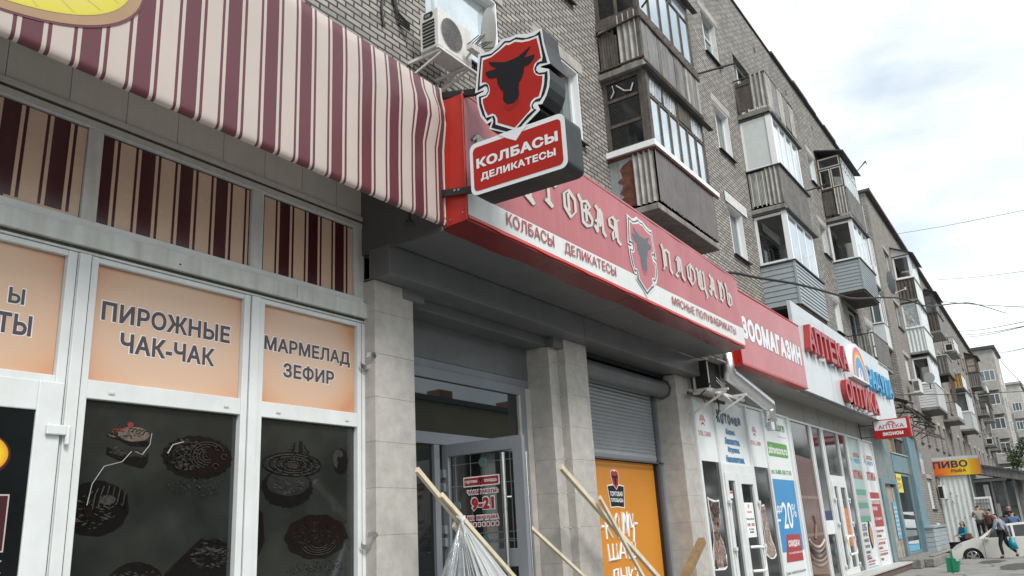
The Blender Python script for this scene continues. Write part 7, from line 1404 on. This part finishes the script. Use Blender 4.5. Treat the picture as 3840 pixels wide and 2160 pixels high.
# ---------------------------------------------------------------- car
def car():
    K = thing('parked_car','white hatchback parked nose towards the building behind the walking woman','car',(38.15,2.8,YZ)); xl,xr = 37.3,38.98; g = YZ; zc = lambda z: z
    wc = (4.05,1.5); wz, wr = g+.31, .31
    lower = [(4.80,-1.70),(4.79,-1.48),(4.72,-1.33),(4.55,-1.18),(4.30,-1.07),(3.9,-.96),(3.55,-.985),(2.6,-.975),(1.6,-.955),(.95,-.95),(.82,-1.1),(.80,-1.5),(.86,-1.75),(1.12,-1.78)]
    arch = lambda cy: [(cy-.36*math.cos(t), wz-.02+.36*math.sin(t)) for t in (math.radians(6+16.8*i) for i in range(11))]
    prof = lower+arch(wc[1])+[(3.66,-1.80)]+arch(wc[0])+[(4.5,-1.78)]
    b = MB(); n = len(prof); secs = [(xl+.16,.93,-.05),(xl+.04,.985,0),(xl,1,0),(xl+.02,1,.0)]
    # cross-section: the flank bulges, the bonnet and sill roll in
    def ring(x, k): return [(x, 2.8+(y-2.8)*(1-(1-k)*.35), z if z < -1.3 else z-(1-k)*.22) for y,z in prof]
    rings = [ring(xl+.10,.82),ring(xl+.02,.96),ring(xl,1),ring(xr,1),ring(xr-.02,.96),ring(xr-.10,.82)]; rings = [[(x if i in (2,3) else x,y,z) for x,y,z in r] for i,r in enumerate(rings)]
    rr = [ring(xl+.0,1),ring(xr-.0,1)]; b.prism(rr[0],rr[1],'car_white'); body = b.build('body', K, bevel=.05, smooth=False)
    b = MB(); gh = [(3.78,-.99),(3.25,-.63),(2.85,-.50),(2.2,-.455),(1.5,-.48),(1.05,-.62),(.86,-.98)]; ins = lambda z: .02+(z+1.0)*.30
    b.prism([(xl+ins(z),y,z) for y,z in gh],[(xr-ins(z),y,z) for y,z in gh],'car_white'); b.build('roof', K, bevel=.04)
    b = MB(); sg = lambda pts: b.poly([(xl+ins(z)-.006,y,z) for y,z in pts],'car_glass'); sg([(3.56,-.965),(3.22,-.70),(2.92,-.59),(2.62,-.555),(2.60,-.955)]); sg([(2.52,-.955),(2.54,-.55),(2.2,-.535),(1.72,-.55),(1.62,-.95)]); sg([(1.55,-.945),(1.62,-.56),(1.35,-.62),(1.08,-.92)]); b.build('side_windows', K)
    b = MB(); b.quad((xl+.12,3.73,-.955),(xr-.12,3.73,-.955),(xr-.18,3.12,-.58),(xl+.18,3.12,-.58),'car_glass'); b.v = [(x,y+.02,z+.016) for x,y,z in b.v]; b.build('windscreen', K)
    for i,cy in enumerate(wc):
        for x in (xl+.02,xr-.22):
            w = MB(); w.tube([(x,cy,wz),(x+.2,cy,wz)],wr,'rubber',28); o = w.build('wheel', K, bevel=.02)
            w = MB(); s = -.004; w.tube([(x+s,cy,wz),(x+s-.002,cy,wz)],.215,'iron',24)
            for k in range(6):
                t = math.pi*2*k/6+.3; w.bar((x+s-.008,cy+.04*math.cos(t),wz+.04*math.sin(t)),(x+s-.008,cy+.2*math.cos(t),wz+.2*math.sin(t)),.055,.016,'rim',up=(1,0,0))
            w.tube([(x+s-.008,cy+.205*math.cos(t),wz+.205*math.sin(t)) for t in (2*math.pi*q/24 for q in range(25))],.014,'rim',5); w.tube([(x+s,cy,wz),(x+s-.018,cy,wz)],.045,'rim',12); w.build('rim', o)
    b = MB(); b.poly([(xl-.008,4.50,-1.155),(xl-.004,4.69,-1.29),(xl-.006,4.62,-1.36),(xl-.008,4.36,-1.22),(xl-.008,4.33,-1.13)],'lamp_glass'); b.build('headlight', K)
    b = MB(); b.box(xl-.16,xl+.01,3.40,3.54,-1.06,-.94,'car_white'); b.build('wing_mirror', K, bevel=.03)
    b = MB()
    for y in (3.62,2.56,1.58): b.box(xl-.004,xl-.001,y-.006,y+.006,-1.72,-.99,'iron')
    b.box(xl-.004,xl-.001,1.9,3.62,-1.725,-1.71,'iron'); b.build('door_gaps', K)
    for y in (2.72,1.72): b = MB(); b.box(xl-.03,xl-.002,y,y+.16,-1.12,-1.09,'car_white'); b.build('door_handle', K, bevel=.008)
    b = MB(); b.box(xl-.012,xl-.002,1.9,3.6,-1.80,-1.74,'slate_grey'); b.build('sill_trim', K)
car()
# ---------------------------------------------------------------- people
def skin(name, parent, pts, edges, m, lv=2, root=0):
    me = bpy.data.meshes.new(name); me.from_pydata([p[:3] for p in pts], edges, []); me.materials.append(M[m]); o = bpy.data.objects.new(name, me); COL.objects.link(o); o.parent = parent
    s = o.modifiers.new('skin','SKIN'); s.use_smooth_shade = True; s.branch_smoothing = .4
    for i,p in enumerate(pts): me.skin_vertices[0].data[i].radius = (p[3],p[4] if len(p) > 4 else p[3])
    me.skin_vertices[0].data[root].use_root = True
    d = o.modifiers.new('sub','SUBSURF'); d.levels = d.render_levels = lv; return o
def person(label, loc, rz, J, top, legs, hairm='hair', hair='short', sleeves='long', scale=1.0, hood=False):
    """J: joints (x to the person's right, y forward, z up) as fractions of a 1.7 m figure"""
    P = thing('person', label, 'person', loc, rz); P.scale = (scale,)*3
    j = dict(pel=(0,0,.93),wai=(0,.0,1.08),che=(0,.0,1.28),neck=(0,.01,1.43),hd0=(0,.02,1.53),hd1=(0,.03,1.62),sR=(.17,0,1.38),sL=(-.17,0,1.38),eR=(.22,-.02,1.12),eL=(-.22,-.02,1.12),wR=(.23,.06,.88),wL=(-.23,.06,.88),hR=(.09,0,.90),hL=(-.09,0,.90),kR=(.10,.02,.49),kL=(-.10,.02,.49),aR=(.10,-.02,.08),aL=(-.10,-.02,.08),tR=(.11,.13,.03),tL=(-.11,.13,.03)); j.update(J)
    order = ['pel','wai','che','neck','hd0','hd1','sR','eR','wR','sL','eL','wL','hR','kR','aR','tR','hL','kL','aL','tL']; R = dict(pel=.125,wai=.105,che=.125,neck=.05,hd0=.082,hd1=.092,sR=.065,sL=.065,eR=.042,eL=.042,wR=.028,wL=.028,hR=.085,hL=.085,kR=.055,kL=.055,aR=.038,aL=.038,tR=.035,tL=.035)
    ix = {k:i for i,k in enumerate(order)}; pts = [tuple(j[k])+(R[k],) for k in order]; E = [(ix[a],ix[c]) for a,c in (('pel','wai'),('wai','che'),('che','neck'),('neck','hd0'),('hd0','hd1'),('che','sR'),('sR','eR'),('eR','wR'),('che','sL'),('sL','eL'),('eL','wL'),('pel','hR'),('hR','kR'),('kR','aR'),('aR','tR'),('pel','hL'),('hL','kL'),('kL','aL'),('aL','tL'))]
    for s,sg in (('R',1),('L',-1)):     # hands: palm, four curled fingers, thumb
        w = Vector(j['w'+s]); e = Vector(j['e'+s]); d = (w-e).normalized(); side = Vector((0,1,0)); side = (side-d*side.dot(d)).normalized(); n = d.cross(side); palm = w+d*.07; k = len(pts); pts.append(tuple(palm)+(.034,.018)); E.append((ix['w'+s],k))
        for f,(o_,l) in enumerate(((-.027,.060),(-.009,.072),(.009,.068),(.027,.054))):
            p1 = palm+side*o_+d*.028; p2 = p1+d*l*.6+n*.008*sg; p3 = p2+d*l*.35+n*.03*sg; q = len(pts); pts += [tuple(p1)+(.009,),tuple(p2)+(.0085,),tuple(p3)+(.0075,)]; E += [(k,q),(q,q+1),(q+1,q+2)]
        p1 = w+d*.03+side*.035; p2 = p1+side*.025+d*.03; q = len(pts); pts += [tuple(p1)+(.011,),tuple(p2)+(.009,)]; E += [(ix['w'+s],q),(q,q+1)]
    hd0, hd1 = Vector(j['hd0']), Vector(j['hd1']); fw = Vector(J.get('face',(0,1,0))).normalized(); q = len(pts); pts += [tuple(hd0+fw*.075+Vector((0,0,.02)))+(.016,),tuple(hd0+fw*.05-Vector((0,0,.05)))+(.035,)]; E += [(ix['hd0'],q),(ix['hd0'],q+1)]
    sd = fw.cross(Vector((0,0,1))); q = len(pts); pts += [tuple(hd0+sd*.085+Vector((0,0,.02)))+(.014,.02),tuple(hd0-sd*.085+Vector((0,0,.02)))+(.014,.02)]; E += [(ix['hd0'],q),(ix['hd0'],q+1)]
    skin('body', P, pts, E, 'skin')
    b = MB()
    for s_ in (-1,1): c = hd0+fw*.083+sd*.032*s_+Vector((0,0,.045)); b.tube([c,c+fw*.006],.009,'hair',8)
    c = hd0+fw*.078-Vector((0,0,.028)); b.bar(c-sd*.022,c+sd*.022,.008,.01,'zd_red'); b.v = [tuple(v) for v in b.v]; o = b.build('face_features'); o.parent = P
    g = lambda k,r: tuple(j[k])+(r,)
    cut = .5 if sleeves == 'short' else 1
    el = lambda s: tuple(Vector(j['s'+s]).lerp(Vector(j['e'+s]),.85 if cut < 1 else 1)); tp = [g('pel',.15),g('wai',.135),g('che',.15),tuple(Vector(j['neck'])-Vector((0,0,.03)))+(.075,)]+[g('sR',.085),el('R')+(.062,),g('sL',.085),el('L')+(.062,)]; te = [(0,1),(1,2),(2,3),(2,4),(4,5),(2,6),(6,7)]
    if cut == 1: tp += [tuple(Vector(j['eR']).lerp(Vector(j['wR']),.93))+(.042,),tuple(Vector(j['eL']).lerp(Vector(j['wL']),.93))+(.042,)]; te += [(5,8),(7,9)]
    t = skin('top', P, tp, te, top)
    if hood: skin('hood', P, [tuple(Vector(j['neck'])+Vector((-.07,-.05,-.01)))+(.05,),tuple(Vector(j['neck'])+Vector((0,-.09,-.03)))+(.06,),tuple(Vector(j['neck'])+Vector((.07,-.05,-.01)))+(.05,)], [(0,1),(1,2)], top, root=1)
    lp = [g('pel',.14),g('hR',.098),g('kR',.068),tuple(Vector(j['kR']).lerp(Vector(j['aR']),.92))+(.05,),g('hL',.098),g('kL',.068),tuple(Vector(j['kL']).lerp(Vector(j['aL']),.92))+(.05,)]; skin('trousers', P, lp, [(0,1),(1,2),(2,3),(0,4),(4,5),(5,6)], legs)
    for s in 'RL': skin('shoe', P, [tuple(Vector(j['a'+s])+Vector((0,-.02,-.03)))+(.045,),g('t'+s,.042)], [(0,1)], 'shoe')
    hp = [tuple(hd1-fw*.022+Vector((0,0,.012)))+(.098,),tuple(hd0-fw*.05+Vector((0,0,.02)))+(.078,)]; he = [(0,1)]
    if hair == 'long': hp += [tuple(hd0-fw*.08-Vector((0,0,.10)))+(.08,),tuple(hd0-fw*.09-Vector((0,0,.2)))+(.06,)]; he += [(1,2),(2,3)]
    if hair == 'bun': hp += [tuple(hd1-fw*.13+Vector((0,0,.0)))+(.05,)]; he += [(0,2)]
    skin('hair', P, hp, he, hairm, root=0); return P
def people():
    rz = 0   # facing +Y (towards the building)
    W_ = person('woman in a grey hoodie and black leggings walking past the white car','temp' if 0 else (36.72,2.88,GZ+.012),math.radians(-12),dict(che=(0,.05,1.27),neck=(0,.10,1.40),hd0=(0,.15,1.49),hd1=(0,.18,1.575),face=(-.2,1,-.35),sR=(.17,.05,1.36),sL=(-.17,.07,1.36),eL=(-.23,.16,1.10),wL=(-.22,.33,.92),eR=(.23,-.12,1.10),wR=(.2,-.17,.86),hL=(-.085,.0,.9),kL=(-.09,.12,.48),aL=(-.08,.09,.08),tL=(-.08,.22,.03),kR=(.09,-.07,.48),aR=(.09,-.36,.16),tR=(.09,-.27,.06)),'hoodie','jeans_black',hood=True,scale=.99)
    b = MB(); b.tube([(36.62,3.04,-.36),(36.55,2.86,-.62),(36.58,2.70,-.86)],.014,'jeans_black',5); tag(b.build('shoulder_strap'),'dark shoulder bag strap across the back of the grey hoodie','bag strap')
    b = MB(); top = [(36.68,2.70,-.98),(36.68,2.60,-.98),(36.78,2.60,-.98),(36.78,2.70,-.98)]; mid = [(36.62,2.74,-1.15),(36.62,2.52,-1.13),(36.84,2.50,-1.14),(36.84,2.72,-1.15)]; bot = [(36.64,2.72,-1.40),(36.63,2.48,-1.37),(36.83,2.46,-1.38),(36.82,2.70,-1.41)]; b.add(top+mid+bot,[(0,1,5,4),(1,2,6,5),(2,3,7,6),(3,0,4,7),(4,5,9,8),(5,6,10,9),(6,7,11,10),(7,4,8,11),(8,9,10,11),(0,3,2,1)],'bag_teal'); b.tube([(36.70,2.65,-.98),(36.71,2.655,-.89),(36.76,2.645,-.98)],.008,'bag_teal',5); tag(b.build('carrier_bag', smooth=True),'bright teal carrier bag hanging from the hand of the woman in grey','bag')
    G_ = person('girl in a teal jacket with long dark hair beside the nose of the white car',(39.5,4.46,YZ),math.radians(40),dict(eR=(.2,.05,1.14),wR=(.12,.28,1.08),eL=(-.2,.05,1.14),wL=(-.1,.3,1.1)),'jacket_teal','jeans_black',hair='long',scale=.985)
    b = MB(); b.add([(39.3,4.45,-1.05),(39.32,4.15,-1.0),(39.5,4.12,-1.02),(39.5,4.45,-1.05),(39.3,4.42,-.82),(39.33,4.2,-.80),(39.48,4.18,-.80),(39.48,4.42,-.82)],[(0,1,5,4),(1,2,6,5),(2,3,7,6),(3,0,4,7),(0,3,2,1),(4,5,6,7)],'jacket_brown'); tag(b.build('handbag', bevel=.03),'brown handbag at the hip of the girl in teal','bag')
    person('man in a grey t-shirt and black trousers standing at the kiosk door, seen from behind',(47.4,4.55,-1.42),math.radians(-75),dict(eR=(.26,.1,1.16),wR=(.12,.3,1.14),eL=(-.26,.1,1.16),wL=(-.08,.32,1.12)),'tee_grey','jeans_black',sleeves='short',scale=1.04)
    person('woman in a brown jacket queuing right of the man in grey',(47.3,4.12,-1.55),math.radians(60),dict(),'jacket_brown','jeans_black',hair='bun',scale=.97)
    person('man in a blue denim jacket sitting beyond the car roof, back turned',(43.9,2.92,-1.70),math.radians(-80),dict(eR=(.28,.05,1.15),wR=(.2,.3,1.1),eL=(-.28,.05,1.15),wL=(-.2,.3,1.1)),'jacket_blue','jeans_black',scale=1.0)
    person('person in dark clothes under the porch roof, between the kiosk and the blue jacket',(46.2,3.16,-1.45),math.radians(70),dict(wR=(.05,.3,1.2),eR=(.25,.1,1.15)),'jeans_black','jeans_black',scale=1.0)
    boxpart('concrete_step', None, 43.4,44.5,2.3,3.4,YZ,-1.70,'concrete'); o = bpy.data.objects['concrete_step']; tag(o,'low concrete platform behind the white car under the people','platform')
    boxpart('concrete_platform', None, 45.55-.02,46.9,2.5,3.38,YZ,-1.45,'concrete'); tag(bpy.data.objects['concrete_platform'],'concrete landing under the kiosk porch roof','platform')
people()
# ---------------------------------------------------------------- trees
_CR = {}
def crown_mesh(seed, n, rx, rz, ms, leaf):
    rnd = random.Random(seed); b = MB(); clumps = []
    for _ in range(26):
        t = rnd.uniform(0,2*math.pi); f = rnd.uniform(-.9,1); r = math.sqrt(max(0,1-f*f))*rnd.uniform(.35,1); clumps.append((rx*r*math.cos(t),rx*r*math.sin(t),rz*f*.95,rnd.uniform(.22,.42)*rx,rnd.random()))
    for _ in range(n):
        cx,cy,cz,cr,sh = rnd.choice(clumps); v = Vector((rnd.gauss(0,1),rnd.gauss(0,1),rnd.gauss(0,.8))); v *= cr*rnd.random()**.33/max(.01,v.length); p = Vector((cx,cy,cz))+v
        a = Vector((rnd.uniform(-1,1),rnd.uniform(-1,1),rnd.uniform(-.6,.6))).normalized()*leaf*rnd.uniform(.6,1.3); c = a.cross(Vector((rnd.uniform(-1,1),rnd.uniform(-1,1),rnd.uniform(-1,1)))).normalized()*leaf*.55
        b.add([p-a,p+c,p+a,p-c],[(0,1,2,3)],ms[0] if sh+rnd.uniform(-.25,.25) < .5 else ms[1])
    return b
def tree(name, label, loc, h, rx, rz, seed, n, leaf, group=None):
    T = thing(name,label,'tree',loc,group=group); x,y,z = loc; b = crown_mesh(seed,n,rx,rz,('leaf_a','leaf_b'),leaf); b.v = [(p[0]+x,p[1]+y,p[2]+z+h-rz) for p in b.v]; b.build('crown', T)
    b = MB(); rnd = random.Random(seed); top = Vector((x,y,z+h-rz*.6)); b.tube([(x,y,z),(x+.05,y,z+h*.3),tuple(top)],h*.028,'bark',8,r2=h*.008)
    for i in range(7): s = Vector((x,y,z+h*(.3+.06*i))); b.tube([s,s+Vector((rnd.uniform(-1,1)*rx*.6,rnd.uniform(-1,1)*rx*.6,h*.14))],h*.009,'bark',6,r2=h*.003)
    b.build('trunk', T)
def greenery():
    tree('tree','leafy green tree in front of the distant pale tower at the right edge',(76,2.55,YZ),7.6,1.9,2.6,5,5200,.11)
    # across the street, seen only as reflections in the shop glass
    for i,(x,y,h) in enumerate(((11,-25,11),(16.5,-24,9.5),(21,-26,5.6),(28,-25,7.0),(37,-24,8.5),(47,-26,7),(56,-23,6.5),(66,-25,9),(77,-24,12),(88,-26,13),(100,-24,13),(113,-25,14),(127,-24,13.5),(142,-26,14.5),(158,-24,14))): tree('tree','tall green street tree across the road, reflected in the dark shop glass',(x,y,YZ),h,3.2,h*.38,40+i%3,1500,.40,'trees across the road')
    O = thing('apartment_building','pale apartment house across the road, reflected in the glass above the open door','apartment building',(62,-46,YZ)); b = MB(); b.box(0,125,-58,-46,YZ,15.2,'house_yellow'); b.build('wall', O); b = MB(); b.box(-.5,125.5,-58.5,-45.5,15.21,15.8,'roof_tin')
    for x in (20,52,60,66,80,95): b.box(x,x+2.6,-53,-51,15.81,18.2,'brick_red')
    b.build('roof', O)
    w0 = None
    for i in range(4):
        for k in range(20):
            if w0 is None: b = MB(); b.box(0,1.5,0,.06,0,1.5,'pvc'); b.box(.1,1.4,.061,.07,.1,1.4,'glass_mid'); w0 = b.build('window'); w0.parent = O; w = w0
            else: w = w0.copy(); COL.objects.link(w); w.parent = O
            w.location = (-58+k*6, .01, 2.4+i*2.9)
greenery()
